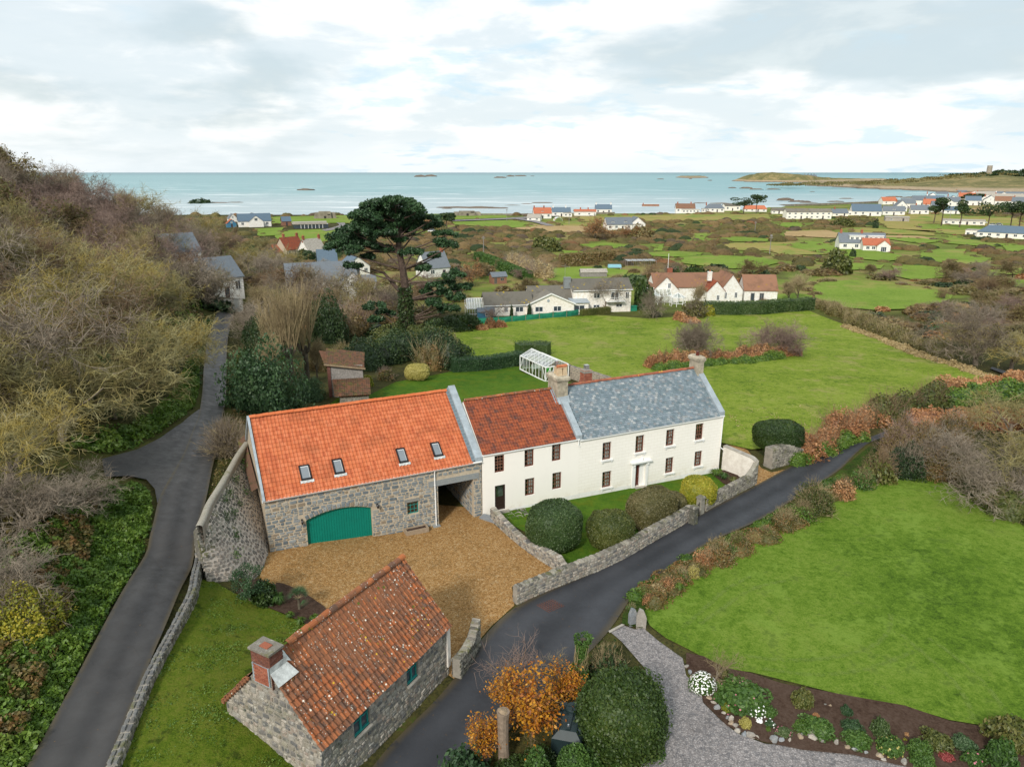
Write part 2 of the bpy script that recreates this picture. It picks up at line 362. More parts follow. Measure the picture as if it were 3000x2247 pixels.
M['gravel']=gravel('golden_gravel',[(.19,.085,.025),(.32,.165,.052),(.43,.24,.085),(.50,.31,.135),(.56,.42,.25)])
M['gravel_grey']=gravel('grey_gravel',[(.13,.13,.14),(.24,.23,.23),(.34,.31,.30),(.46,.43,.42)],14.,(.09,.08,.075))
def asphalt(name,base=(.017,.018,.022),light=(.044,.046,.053),wet=.55):
    b=NB(name); a=b.attr(); n=b.noise(.35,4,.6); f=b.noise(38.,2,.7); n2=b.noise(1.5,4,.7)
    tr=b.math('COSINE',b.math('MULTIPLY',b.math('SUBTRACT',a,.5),12.6))     # two wheel tracks
    t=b.math('ADD',b.math('MULTIPLY',b.math('ADD',b.math('MULTIPLY',tr,-.5),.5),.45),b.math('MULTIPLY',b.ss(n,.3,.7),.35))
    t=b.math('ADD',t,b.math('MULTIPLY',f,.35)); pt=b.voro(.22,b.vec((1,1,1),(3,1,0)),out='Color'); ps=b.N.new('ShaderNodeSeparateColor'); b.L.new(pt,ps.inputs[0]); t=b.math('ADD',t,b.math('MULTIPLY',b.math('SUBTRACT',ps.outputs[0],.5),.22)); ck=b.voro(.35,b.vec((1,1,0)),feat='DISTANCE_TO_EDGE'); t=b.math('SUBTRACT',t,b.math('MULTIPLY',b.math('MULTIPLY',b.ss(ck,.014,.0),.22),b.ss(n2,.5,.62))); c=b.ramp(t,[(.15,base),(.95,light)])
    edge=b.ss(b.math('ABSOLUTE',b.math('SUBTRACT',a,.5)),.40,.5)
    c=b.mix(b.math('MULTIPLY',edge,b.ss(n2,.30,.5)),c,(.065,.05,.025)); c=b.mix(b.math('MULTIPLY',b.ss(b.noise(6.,3,.8),.66,.72),b.ss(n2,.45,.65)),c,(.13,.075,.03))
    return b.done(c,b.ramp(n2,[(.3,(wet-.1,)*3),(.7,(wet+.2,)*3)]),b.bump(f,.25,.01),.5)
M['asphalt']=asphalt('asphalt'); M['asphalt_old']=asphalt('worn_asphalt',(.020,.019,.019),(.052,.049,.047),.5)
M['soil']=grassm('soil',[(.035,.02,.014),(.065,.04,.028),(.09,.06,.045)],None,fine=7)
STONE=[(.17,.20,.215),(.27,.29,.29),(.125,.15,.165),(.33,.33,.29),(.21,.24,.255),(.40,.37,.31),(.24,.24,.22),(.28,.22,.15),(.15,.175,.19),(.29,.31,.31),(.19,.22,.23),(.20,.225,.235),(.24,.26,.265),(.46,.43,.38)]
M['stone']=stonem('granite_stone',STONE,(.33,.33,.28),.35)
M['stone_grey']=stonem('cut_grey_stone',[(.11,.11,.11),(.155,.155,.15),(.19,.19,.18),(.13,.135,.14),(.17,.16,.14)],(.36,.35,.30),.35,(.13,.13,.02,.55))
M['stone_pale']=stonem('lichened_stone',[(.26,.235,.19),(.38,.34,.275),(.17,.16,.15),(.44,.39,.33),(.31,.25,.205),(.13,.13,.13),(.35,.33,.29),(.22,.17,.13)],(.55,.53,.47),.5,(.07,.09,.02,.35))
M['stone_pink']=stonem('rough_stone',[(.26,.22,.185),(.19,.175,.155),(.33,.285,.24),(.22,.195,.17),(.29,.26,.22),(.15,.14,.13),(.27,.235,.21)],(.46,.42,.37),.5,(.06,.08,.02,.25))
M['stone_dark']=stonem('mossy_stone',[(.13,.12,.10),(.22,.20,.17),(.30,.28,.23),(.17,.16,.13),(.36,.33,.27),(.10,.10,.08),(.25,.23,.2)],(.42,.41,.35),.55,(.13,.13,.03,.6))
M['rock']=stonem('boulder',[(.20,.19,.17),(.34,.31,.27),(.28,.29,.29),(.42,.38,.32),(.36,.27,.18),(.24,.26,.28),(.3,.3,.28)],(.5,.48,.42),.3)
def mortar(name,c,c2,sc=3.):
    b=NB(name); n=b.noise(sc,5,.7); n2=b.noise(25,3,.6); return b.done(b.ramp(b.math('ADD',b.math('MULTIPLY',n,.7),b.math('MULTIPLY',n2,.3)),[(.35,c),(.65,c2)]),.95,b.bump(n2,.5,.03),.1)
M['mortar']=mortar('tan_mortar',(.38,.32,.235),(.54,.46,.35))
M['mortar_pale']=mortar('pale_mortar',(.42,.36,.30),(.62,.54,.47),1.2)
M['mortar_grey']=mortar('grey_mortar',(.20,.185,.155),(.35,.32,.27),1.5)
def render_(name,c,stain=(.55,.45,.30)):
    b=NB(name); n=b.noise(.7,5,.7); n2=b.noise(14,3,.6); 
    sx=b.N.new('ShaderNodeSeparateXYZ'); b.L.new(b.pos,sx.inputs[0])
    low=b.math('MULTIPLY',b.ss(sx.outputs[2],.9,-.3),b.ss(b.noise(2.2,4,.7),.42,.62))
    cc=b.mix(b.math('MULTIPLY',b.ss(n,.5,.72),.14),c,tuple(v*.82 for v in c)); cc=b.mix(b.math('MULTIPLY',low,.38),cc,stain)
    drip=b.noise(1.,4,.7,b.vec((3.2,3.2,.22))); cc=b.mix(b.math('MULTIPLY',b.ss(drip,.60,.72),.05),cc,(.42,.37,.29))
    return b.done(cc,.85,b.bump(b.math('ADD',n2,b.math('MULTIPLY',n,1.5)),.25,.02),.2)
def cream_block():
    m=render_('cream_block_render',(.87,.835,.765)); nt=m.node_tree; N=nt.nodes; L=nt.links; p=[n for n in N if n.type=='BSDF_PRINCIPLED'][0]; src=p.inputs['Base Color'].links[0].from_socket
    tc=N.new('ShaderNodeTexCoord'); sp=N.new('ShaderNodeSeparateXYZ'); L.new(tc.outputs['Object'],sp.inputs[0]); cb=N.new('ShaderNodeCombineXYZ'); L.new(sp.outputs[0],cb.inputs[0]); L.new(sp.outputs[2],cb.inputs[1])
    bt=N.new('ShaderNodeTexBrick'); L.new(cb.outputs[0],bt.inputs[0]); bt.inputs['Scale'].default_value=1.; bt.inputs['Brick Width'].default_value=.62; bt.inputs['Row Height'].default_value=.27; bt.inputs['Mortar Size'].default_value=.012; bt.inputs['Color1'].default_value=(1,1,1,1); bt.inputs['Color2'].default_value=(.97,.97,.965,1); bt.inputs['Mortar'].default_value=(.86,.84,.8,1)
    mx=N.new('ShaderNodeMix'); mx.data_type='RGBA'; mx.blend_type='MULTIPLY'; mx.inputs[0].default_value=.8; L.new(src,mx.inputs[6]); L.new(bt.outputs[0],mx.inputs[7]); L.new(mx.outputs[2],p.inputs['Base Color']); return m
M['cream']=render_('cream_render',(.87,.835,.765)); M['cream_block']=cream_block(); M['white_render']=render_('white_render',(.80,.79,.75)); M['plinth']=render_('white_plinth',(.78,.78,.76),(.6,.55,.45))
M['old_white']=mortar('flaking_limewash',(.58,.53,.46),(.80,.76,.69),2.2)
def tilem(name,cols,dark=(.08,.04,.025),spots=None,vs=.35,vsc=1.4,moss=None):
    b=NB(name); r=b.rnd(); n=b.noise(vsc,4,.7); n2=b.noise(18,3,.65)
    c=b.ramp(r,ev(cols)); c=b.mix(b.math('MULTIPLY',b.ss(n,.48,.68),vs),c,dark); c=b.mix(b.math('MULTIPLY',b.ss(n2,.45,.7),.25),c,dark)
    if moss: c=b.mix(b.math('MULTIPLY',b.ss(b.noise(.8,4,.7),.55,.64),.5),c,moss)
    if spots:
        for (col,sc,th,cut) in spots:
            d=b.voro(sc); m=b.math('MULTIPLY',b.ss(d,th,th*.75),b.ss(b.noise(sc*.22,3,.6,b.vec((1,1,1),(cut*9,3,1))),cut,cut+.05)); c=b.mix(m,c,col)
    return b.done(c,.85,b.bump(n2,.3,.02),.2)
M['tile_new']=tilem('orange_pantile',[(.47,.125,.05),(.54,.16,.065),(.58,.185,.085),(.50,.14,.058),(.44,.115,.05)],(.24,.075,.035),None,.4,.7,)
M['tile_mid']=tilem('weathered_pantile',[(.31,.078,.034),(.22,.06,.032),(.36,.098,.04),(.27,.075,.036),(.33,.088,.038),(.17,.055,.036),(.26,.075,.034),(.30,.085,.035)],(.08,.05,.045),None,.75,1.3)
M['tile_old']=tilem('lichened_pantile',[(.25,.10,.05),(.36,.115,.042),(.18,.085,.052),(.28,.115,.055),(.14,.08,.055),(.42,.14,.05),(.22,.105,.062)],(.085,.05,.035),[((.68,.65,.56),4.2,.20,.47),((.60,.56,.48),9.,.22,.49),((.52,.33,.03),3.2,.17,.53),((.10,.12,.02),2.6,.20,.55)],.55,2.5)
M['tile_shed']=tilem('mossy_shed_tile',[(.15,.075,.045),(.11,.065,.045),(.19,.085,.05),(.10,.08,.04)],(.05,.045,.02),None,.7,2.,(.10,.12,.02))
M['ridge_red']=tilem('ridge_tile',[(.36,.11,.06),(.28,.10,.06),(.40,.14,.08)],(.10,.06,.04),[((.50,.33,.04),2.5,.22,.5)],.5)
M['ridge_new']=tilem('new_ridge_tile',[(.54,.14,.05),(.60,.18,.07)],(.3,.08,.03),None,.2)
M['slate']=tilem('slate',[(.15,.20,.225),(.18,.225,.25),(.13,.175,.195),(.23,.275,.30),(.17,.22,.24),(.20,.245,.28),(.30,.33,.345),(.15,.20,.235),(.21,.22,.225),(.39,.41,.41)],(.09,.12,.14),None,.4,2.2)
M['slate_far']=tilem('grey_slate_roof',[(.14,.165,.19),(.18,.20,.22)],(.08,.09,.1),None,.3)
M['slate_blue']=tilem('blue_slate_roof',[(.10,.15,.20),(.13,.18,.23)],(.07,.09,.12),None,.3)
M['tile_grey']=tilem('grey_concrete_tile',[(.13,.12,.10),(.18,.165,.14),(.22,.20,.165)],(.07,.065,.05),[((.33,.24,.03),1.2,.3,.53)],.4,.6)
M['tile_far_red']=tilem('far_red_tile',[(.42,.13,.07),(.50,.17,.09)],(.2,.08,.05),None,.4)
M['tile_brown']=tilem('brown_tile_roof',[(.21,.115,.075),(.28,.145,.09),(.24,.13,.08)],(.12,.075,.05),[((.30,.17,.04),1.,.3,.54)],.5,.5)
M['lead']=plain('lead_sheet',(.34,.39,.42),.45,.2,1.6,.5,bump=.15); M['flash']=plain('flashing',(.55,.57,.55),.5,.3,4)
M['pvc']=plain('white_pvc',(.82,.82,.80),.35,.03); M['paint_white']=plain('white_paint',(.80,.80,.78),.5,.06)
M['brown']=plain('brown_wood',(.13,.045,.027),.45,.2,6); M['brown_lt']=plain('glazing_bar',(.26,.13,.085),.45,.2,6)
M['brown_dark']=plain('dark_door_wood',(.035,.020,.017),.4,.2,6); M['door_red']=plain('red_brown_door',(.12,.032,.022),.35,.15,5)
M['green']=plain('green_garage_paint',(.0,.185,.135),.5,.07,2); M['teal']=plain('teal_window_paint',(.02,.24,.215),.5,.15,5)
M['dark']=plain('dark_interior',(.045,.04,.036),.9,.2); M['curtain']=plain('curtain_cloth',(.75,.72,.66),.9,.15,4)
M['black']=plain('black_metal',(.02,.02,.022),.35,.1); M['skyglass']=plain('skylight_blind',(.20,.225,.245),.12,.08,1,.6)
M['concrete']=plain('concrete',(.38,.35,.30),.9,.25,2,bump=.3); M['sandcement']=plain('buff_chimney_render',(.42,.37,.28),.9,.38,2.0,bump=.4)
M['brick']=stonem('red_brick',[(.36,.12,.07),(.42,.15,.09),(.30,.10,.06),(.27,.085,.055),(.38,.13,.08)],(.45,.3,.22),.2)
M['brick_dark']=stonem('weathered_brick',[(.17,.07,.05),(.23,.09,.06),(.13,.06,.05),(.20,.08,.05)],(.3,.2,.16),.3)
M['pot']=plain('buff_pot',(.58,.44,.28),.8,.15,3); M['pot_red']=plain('terracotta',(.48,.17,.08),.8,.2,4); M['steel']=plain('steel',(.6,.6,.6),.3,.1,metal=.8)
M['wood_grey']=plain('silvered_board',(.27,.25,.23),.85,.3,5); M['wood_tan']=plain('post_wood',(.30,.22,.14),.85,.3,5); M['net']=plain('green_net',(.02,.22,.13),.7,.25,1)
M['blue']=plain('blue_paint',(.06,.20,.32),.5,.15); M['tank']=plain('green_plastic_tank',(.018,.032,.034),.38,.15,3); M['hose']=plain('blue_hose',(.02,.14,.32),.4,.1)
M['bunker']=plain('bunker_concrete',(.24,.21,.16),.95,.3,.4,bump=.4); M['tower']=plain('tower_stone',(.38,.33,.26),.9,.25,.5,bump=.3)
M['car_white']=plain('white_car_paint',(.7,.7,.7),.25,.05,spec=.5); M['car_dark']=plain('dark_car_paint',(.03,.035,.045),.25,.05,spec=.5)
M['sand']=plain('beach_sand',(.46,.40,.31),.95,.2,.05); M['shore']=grassm('shore_rock',[(.09,.07,.06),(.15,.12,.095),(.21,.17,.13)],None,fine=2,big=.02)
def glassm(name='window_glass',a=.35,tint=(.8,.86,.88)):
    m,nt,N,L=nodes(name); o=N.new('ShaderNodeOutputMaterial'); t=N.new('ShaderNodeBsdfTransparent'); t.inputs[0].default_value=(*tint,1)
    g=N.new('ShaderNodeBsdfGlossy'); g.inputs[0].default_value=(1,1,1,1); g.inputs[1].default_value=.04; lw=N.new('ShaderNodeLayerWeight'); lw.inputs[0].default_value=.5; pw=N.new('ShaderNodeMath'); pw.operation='POWER'; pw.inputs[1].default_value=3; L.new(lw.outputs['Facing'],pw.inputs[0]); ml=N.new('ShaderNodeMath'); ml.operation='MULTIPLY_ADD'; ml.inputs[1].default_value=.7; ml.inputs[2].default_value=a*.35; L.new(pw.outputs[0],ml.inputs[0])
    mx=N.new('ShaderNodeMixShader'); L.new(ml.outputs[0],mx.inputs[0]); L.new(t.outputs[0],mx.inputs[1]); L.new(g.outputs[0],mx.inputs[2]); L.new(mx.outputs[0],o.inputs[0]); return m
M['glass']=glassm(); M['ghglass']=glassm('greenhouse_glass',.85,(.90,.95,.93))
M['farglass']=plain('dark_glass',(.05,.065,.08),.15,.1,spec=.6)
# foliage
M['l_dark']=leafm('dark_evergreen_leaf',[(.008,.018,.007),(.018,.038,.012),(.035,.062,.018),(.06,.085,.022)])
M['l_holly']=leafm('holly_leaf',[(.010,.022,.005),(.022,.045,.008),(.042,.072,.012),(.075,.095,.016)])
M['l_green']=leafm('mid_green_leaf',[(.018,.045,.010),(.035,.08,.014),(.06,.12,.02),(.10,.16,.03)])
M['l_blue']=leafm('blue_green_leaf',[(.012,.032,.012),(.026,.060,.022),(.05,.095,.035),(.115,.155,.085)])
M['l_clip1']=leafm('clipped_leaf_green',[(.012,.028,.008),(.035,.065,.016),(.07,.105,.035),(.13,.155,.075)],.15)
M['l_clip2']=leafm('clipped_leaf_olive',[(.02,.032,.006),(.05,.065,.012),(.10,.105,.025),(.16,.13,.045)],.15)
M['l_clip3']=leafm('clipped_leaf_brownish',[(.035,.035,.012),(.075,.07,.022),(.13,.11,.045),(.20,.15,.075)],.15)
M['l_yellow']=leafm('variegated_yellow_leaf',[(.06,.09,.01),(.14,.17,.015),(.27,.24,.02),(.42,.32,.03)],.2)
M['l_pale']=leafm('pale_yellow_leaf',[(.20,.18,.04),(.33,.29,.08),(.45,.39,.14)],.2)
M['l_bracken']=leafm('bracken',[(.13,.055,.025),(.23,.10,.04),(.33,.165,.07),(.42,.25,.12),(.15,.12,.04)],.2,.5)
M['l_bramble']=leafm('bramble',[(.03,.035,.01),(.07,.07,.02),(.13,.10,.03),(.18,.09,.035),(.09,.13,.025)],.2,.8)
M['l_autumn']=leafm('autumn_leaf',[(.13,.04,.012),(.24,.07,.012),(.36,.13,.012),(.48,.24,.015),(.22,.07,.02),(.42,.17,.012)],.3,1.2,wt=(.35,.5,.15))
M['l_scrub']=leafm('autumn_scrub_leaf',[(.065,.055,.024),(.12,.085,.035),(.17,.115,.045),(.13,.115,.04),(.22,.155,.065),(.10,.10,.034)],.15,.025,wt=(.32,.4,.28))
M['l_scrub2']=leafm('olive_scrub_leaf',[(.045,.045,.015),(.085,.078,.022),(.13,.11,.032),(.17,.125,.042)],.15,.03,wt=(.35,.4,.25))
M['l_rust']=leafm('rusty_leaf',[(.17,.075,.028),(.28,.13,.045),(.36,.20,.07)],.2)
M['l_fern']=leafm('fern_leaf',[(.015,.038,.006),(.04,.085,.010),(.075,.135,.014),(.12,.18,.028),(.08,.07,.02)],.2,.6)
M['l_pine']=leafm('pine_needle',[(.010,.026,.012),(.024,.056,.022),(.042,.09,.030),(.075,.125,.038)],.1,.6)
M['l_white']=leafm('white_flower',[(.6,.6,.58),(.8,.8,.76)],.1); M['l_pink']=leafm('pink_flower',[(.35,.08,.12),(.5,.2,.25)],.1)
M['l_crimson']=leafm('crimson_leaf',[(.10,.015,.02),(.22,.04,.04),(.30,.09,.07)],.1); M['l_grass']=leafm('pasture_tuft',[(.04,.075,.01),(.09,.14,.016),(.15,.20,.03),(.24,.25,.07)],.15,.3)
M['l_straw']=leafm('straw_grass',[(.22,.16,.07),(.33,.25,.12),(.42,.34,.18)],.2)
M["bark"]=barkm('bark',[(.05,.042,.03),(.10,.085,.06),(.155,.135,.10)]); M['bark_pine']=barkm('pine_bark',[(.05,.035,.028),(.10,.07,.055),(.15,.11,.09)])
M['tw_yel']=barkm('lichened_twig',[(0.138,0.108,0.052),(0.234,0.197,0.074),(0.289,0.264,0.136),(0.303,0.230,0.055),(0.345,0.317,0.210)],.30)
M['tw_grey']=barkm('grey_twig',[(0.120,0.093,0.068),(0.211,0.173,0.130),(0.302,0.254,0.195)],.2)
M['tw_brown']=barkm('brown_twig',[(0.118,0.074,0.046),(0.196,0.133,0.079),(0.281,0.203,0.117)],.15)
M['tw_purple']=barkm('purple_brown_twig',[(0.150,0.101,0.086),(0.246,0.176,0.144),(0.351,0.263,0.211)],.15)
M['tw_tan']=barkm('tan_twig',[(0.169,0.127,0.072),(0.286,0.227,0.124),(0.377,0.305,0.176)],.4)
def scrubm(name,cols):
    b=NB(name); n=b.noise(.03,3,.6); f=b.noise(2.4,3,.8,b.vec((1,1,.45))); f2=b.noise(.5,3,.6)
    t=b.math('ADD',b.math('MULTIPLY',b.attr(),.32),b.math('ADD',b.math('MULTIPLY',b.ss(n,.3,.7),.25),b.math('ADD',b.math('MULTIPLY',b.ss(f,.3,.7),.28),b.math('MULTIPLY',b.ss(f2,.3,.7),.15))))
    return b.done(b.ramp(t,ev(cols)),.9,b.bump(b.math('ADD',f,f2),1.,.7),.15)
M['m_scrub']=scrubm('brown_scrub_mass',[(.05,.040,.020),(.115,.08,.038),(.18,.125,.055),(.24,.165,.075),(.28,.21,.11)])
M['m_scrub2']=scrubm('olive_scrub_mass',[(.045,.045,.020),(.10,.09,.034),(.16,.135,.048),(.21,.175,.07)])
M['m_bramble']=scrubm('dark_scrub_mass',[(.04,.035,.022),(.09,.065,.042),(.14,.105,.07),(.18,.14,.10)])
M['m_bracken']=scrubm('bracken_mass',[(.12,.06,.03),(.24,.12,.055),(.32,.19,.09)])
M['m_dark']=scrubm('evergreen_mass',[(.018,.032,.014),(.04,.062,.025),(.07,.09,.03)])
def water():
    b=NB('sea_water'); sx=b.N.new('ShaderNodeSeparateXYZ'); b.L.new(b.pos,sx.inputs[0])
    w=b.vec((.012,.035,1)); n=b.noise(1.,6,.65,w); st=b.noise(1.,5,.6,b.vec((.0018,.011,1)))
    near=b.ss(sx.outputs[1],1350,620)
    c=b.mix(st,(.13,.29,.32),(.21,.39,.40)); c=b.mix(b.math('MULTIPLY',near,.8),c,(.42,.48,.50))  # paler near shore: reflected sky brightness put into the base colour
    c=b.mix(b.math('MULTIPLY',b.ss(sx.outputs[1],3500,9000),.6),c,(.06,.16,.20))
    sw=b.noise(1.,5,.6,b.vec((.006,.028,1),(40,7,0)),.6); f1=b.noise(1.,5,.7,b.vec((.010,.085,1),(4,3,0)),.5)
    zone=b.math('MULTIPLY',b.ss(sw,.50,.60),b.ss(sx.outputs[1],3000,1100)); foam=b.math('MULTIPLY',zone,b.ss(f1,.50,.58))
    left=b.ss(sx.outputs[0],500,-200); foam=b.math('MULTIPLY',foam,b.math('ADD',b.math('MULTIPLY',left,.6),.4))
    c=b.mix(foam,c,(.85,.87,.87))
    wv=b.noise(1.,5,.7,b.vec((.10,.28,1))); 
    return b.done(c,.38,b.bump(b.math('ADD',wv,n),.6,2.0),.35)
M['sea']=water()
def island():
    b=NB('headland_ground'); sx=b.N.new('ShaderNodeSeparateXYZ'); b.L.new(b.pos,sx.inputs[0]); z=sx.outputs[2]
    n=b.noise(.02,5,.65); n2=b.noise(.15,5,.7); zz=b.math('ADD',z,b.math('MULTIPLY',b.math('SUBTRACT',n2,.5),7.))
    c=b.ramp(b.math('ADD',b.math('MULTIPLY',n,.65),b.math('MULTIPLY',n2,.35)),[(.35,(.085,.09,.035)),(.5,(.17,.155,.065)),(.6,(.30,.23,.11)),(.7,(.19,.17,.08))])
    c=b.mix(b.ss(zz,-1.0,-3.8),c,(.36,.28,.185)); c=b.mix(b.ss(zz,-5.2,-7.2),c,(.15,.12,.09))
    return b.done(c,.95,b.bump(n2,.4,.6),.1)
M['island']=island()
# ------------------------------------------------------------------ ground sheet
def axis(lo,hi,core0,core1,step,grow):
    a=list(np.arange(core0,core1,step)); s=step
    while a[-1]<hi: s*=grow; a.append(a[-1]+s)
    s=step; b=[a[0]]
    while b[0]>lo: s*=grow; b.insert(0,b[0]-s)
    return np.array(b[:-1]+a)
def ground():
    xs=axis(-700,1300,-34,36,.6,1.055); ys=axis(-30,1300,17,66,.6,1.035)
    X,Y=np.meshgrid(xs,ys); Z=HG(X,Y)
    V=np.stack([X,Y,Z],-1).reshape(-1,3); nx=len(xs); i,j=np.meshgrid(np.arange(nx-1),np.arange(len(ys)-1))
    a=(j*nx+i).ravel(); F=np.stack([a,a+1,a+nx+1,a+nx],1)
    mk('ground',V,F,M['ground'],smooth_=True,kind='structure')
ground()
mk('sea',[(-14000,380,-8.1),(14000,380,-8.1),(14000,14500,-8.1),(-14000,14500,-8.1)],[(0,1,2,3)],M['sea'],kind='structure')
from mathutils.geometry import delaunay_2d_cdt
def drape_xy(name,poly,mat,dz=.04,step=1.2,parent=None,attr=None,wob=0.,**k):
    P=[Vector((p[0],p[1])) for p in poly]
    if wob:  # ragged natural edge
        Q=[]
        for i,p in enumerate(P):
            q=P[(i+1)%len(P)]; n=max(1,int((q-p).length/step)); d=(q-p); nn=Vector((-d.y,d.x)); nn=nn.normalized() if nn.length else nn
            for j in range(n):
                t=j/n; Q.append(p+d*t+nn*(0 if j==0 else random.uniform(-wob,wob)))
        P=Q
    x0,x1=min(p.x for p in P),max(p.x for p in P); y0,y1=min(p.y for p in P),max(p.y for p in P)
    def inside(x,y):
        c=False; n=len(P)
        for i in range(n):
            a,b=P[i],P[i-1]
            if (a.y>y)!=(b.y>y) and x<(b.x-a.x)*(y-a.y)/(b.y-a.y+1e-12)+a.x: c=not c
        return c
    pts=list(P); E=[]; n=len(P)
    pts2=[]; 
    for i in range(n):
        q=P[(i+1)%n]; m=max(1,int((q-P[i]).length/step))
        for j in range(m): pts2.append(P[i].lerp(q,j/m))
    n2=len(pts2); E=[(i,(i+1)%n2) for i in range(n2)]; allp=list(pts2)
    y=y0
    while y<y1:
        x=x0+random.random()*step
        while x<x1:
            if inside(x,y): allp.append(Vector((x,y)))
            x+=step
        y+=step
    r=delaunay_2d_cdt(allp,E,[list(range(n2))],1,1e-4)
    vs,fs=r[0],r[2]; A=np.array([v[:] for v in vs]); Z=HG(A[:,0],A[:,1])+dz
    return mk(name,np.c_[A,Z],[tuple(f) for f in fs],mat,parent,None if attr is None else attr(A),smooth_=True,**k)
def drape(name,pix,mat,dz=.04,step=1.2,wob=0.,**k):
    return drape_xy(name,[G(*p)[:2] for p in pix],mat,dz,step,wob=wob,**k)
def strip(name,Lp,Rp,mat,dz=.05,seg=.8,world=False,**k):
    """road between two edge lines, attribute rnd = position across"""
    if not world: Lp=[G(*p)[:2] for p in Lp]; Rp=[G(*p)[:2] for p in Rp]
    def resamp(P,n):
        P=np.array(P,float); d=np.r_[0,np.cumsum(np.linalg.norm(np.diff(P,axis=0),axis=1))]
        # smooth (Catmull-like) by dense interpolation then moving average
        t=np.linspace(0,d[-1],n); Q=np.stack([np.interp(t,d,P[:,0]),np.interp(t,d,P[:,1])],1)
        for _ in range(6):
            Q2=Q.copy(); Q2[1:-1]=(Q[:-2]+2*Q[1:-1]+Q[2:])/4; Q=Q2
        return Q
    ln=max(np.linalg.norm(np.diff(np.array(Lp),axis=0),axis=1).sum(),3); n=int(ln/seg)+2
    A,B=resamp(Lp,n),resamp(Rp,n); m=9; V=[];at=[]
    for i in range(n):
        for j in range(m):
            t=j/(m-1); V.append(A[i]*(1-t)+B[i]*t); at.append(t)
    V=np.array(V); Z=HG(V[:,0],V[:,1])+dz
    F=[(i*m+j,i*m+j+1,(i+1)*m+j+1,(i+1)*m+j) for i in range(n-1) for j in range(m-1)]
    return mk(name,np.c_[V,Z],F,mat,attr=at,smooth_=True,kind='structure',**k)
# lane on the left
strip('lane',[(40,2330),(90,2247),(180,2080),(280,1890),(370,1730),(420,1640),(452,1560),(462,1470),(500,1410),(555,1300),(583,1230),(594,1150),(598,1080),(606,1000),(625,950),(640,905)],
 [(300,2330),(335,2240),(425,1990),(480,1860),(535,1730),(568,1620),(590,1540),(612,1440),(632,1340),(650,1250),(662,1180),(664,1110),(664,1050),(668,990),(678,950),(692,905)],M['asphalt_old'],.22)
# road on the right
strip('road',[(990,2400),(1080,2250),(1149,2168),(1267,2070),(1335,1990),(1397,1890),(1440,1835),(1507,1775),(1640,1716),(1750,1672),(1900,1592),(2050,1505),(2200,1432),(2235,1412),(2330,1360),(2420,1325),(2480,1305),(2530,1290),(2600,1262),(2700,1235)],
 [(1330,2400),(1400,2280),(1480,2150),(1560,2060),(1690,1950),(1790,1850),(1818,1800),(1841,1763),(1861,1728),(1935,1686),(1967,1662),(2044,1609),(2110,1573),(2195,1541),(2250,1511),(2330,1461),(2414,1409),(2468,1372),(2498,1338),(2540,1300),(2620,1272),(2720,1242)],M['asphalt'],.06)
strip('upper_lane',[(2900,1085),(2950,1105),(2990,1122),(3060,1150)],[(2905,1080),(2960,1098),(3000,1113),(3080,1140)],M['asphalt'],.3)
_d=drape('lane_fork',[(300,1352),(400,1325),(470,1290),(535,1245),(585,1205),(625,1250),(600,1350),(560,1450),(500,1500),(462,1480),(455,1440),(430,1412),(380,1402),(310,1404)],M['asphalt_old'],.205,.8,kind='structure')
_a=_d.data.attributes.new('rnd','FLOAT','POINT'); _a.data.foreach_set('value',[.35]*len(_d.data.vertices))
# gravel yard and drives
RH=G(1412,1508)
drape('gravel_yard',[(790,1600),(840,1560),(1280,1480),(1412,1490),(1440,1530),(1500,1580),(1600,1650),(1630,1675),(1500,1720),(1507,1775),(1440,1835),(1397,1885),(1330,1990),(1200,1900),(1060,1850),(930,1800),(830,1765),(760,1700),(770,1650)],M['gravel'],.045,.9,kind='structure')
drape('gravel_drive',[(2120,1310),(2160,1300),(2190,1320),(2210,1345),(2230,1372),(2260,1385),(2320,1372),(2330,1362),(2213,1432),(2211,1400),(2120,1345)],M['gravel'],.045,.7,kind='structure')
drape('grey_gravel_drive',[(1785,1850),(1822,1832),(1860,1845),(1885,1842),(1930,1880),(2000,1930),(2010,1980),(2050,2020),(2060,2060),(2110,2110),(2160,2150),(2240,2180),(2350,2190),(2500,2200),(2640,2235),(2800,2320),(2700,2420),(1850,2450),(1860,2290),(1905,2180),(1915,2080),(1890,1960),(1820,1880)],M['gravel_grey'],.05,.9,kind='structure')
strip('drive_kerb',[(1782,1852),(1826,1829)],[(1786,1858),(1830,1834)],M['concrete'],.10,.4)
# lawns and fields
def field(pix,mat='pasture2',dz=.35,name='field',step=7): drape(name,pix,M[mat],dz,step,kind='structure',wob=.8)
drape('pasture',[(1250,1005),(1400,948),(1560,935),(1750,925),(1900,935),(2060,925),(2370,912),(2480,955),(2600,1000),(2700,1045),(2850,1085),(2990,1120),(2960,1145),(2700,1170),(2560,1210),(2400,1270),(2330,1310),(2200,1320),(2110,1300),(2050,1150),(1780,1130),(1660,1065),(1500,1060),(1330,1040)],M['pasture'],.14,2.0,kind='structure')
drape('back_lawn',[(1080,1160),(1160,1120),(1330,1088),(1450,1075),(1530,1075),(1665,1120),(1775,1150),(1700,1220),(1300,1230),(1000,1230),(960,1190),(1000,1160)],M['lawn_garden'],.06,1.3,kind='structure')
drape('garden_lawn',[(1420,1500),(1500,1480),(1694,1455),(1899,1420),(2100,1372),(2155,1385),(2160,1420),(2050,1475),(1900,1560),(1750,1640),(1670,1665),(1540,1560)],M['lawn_garden'],.05,.9,kind='structure')
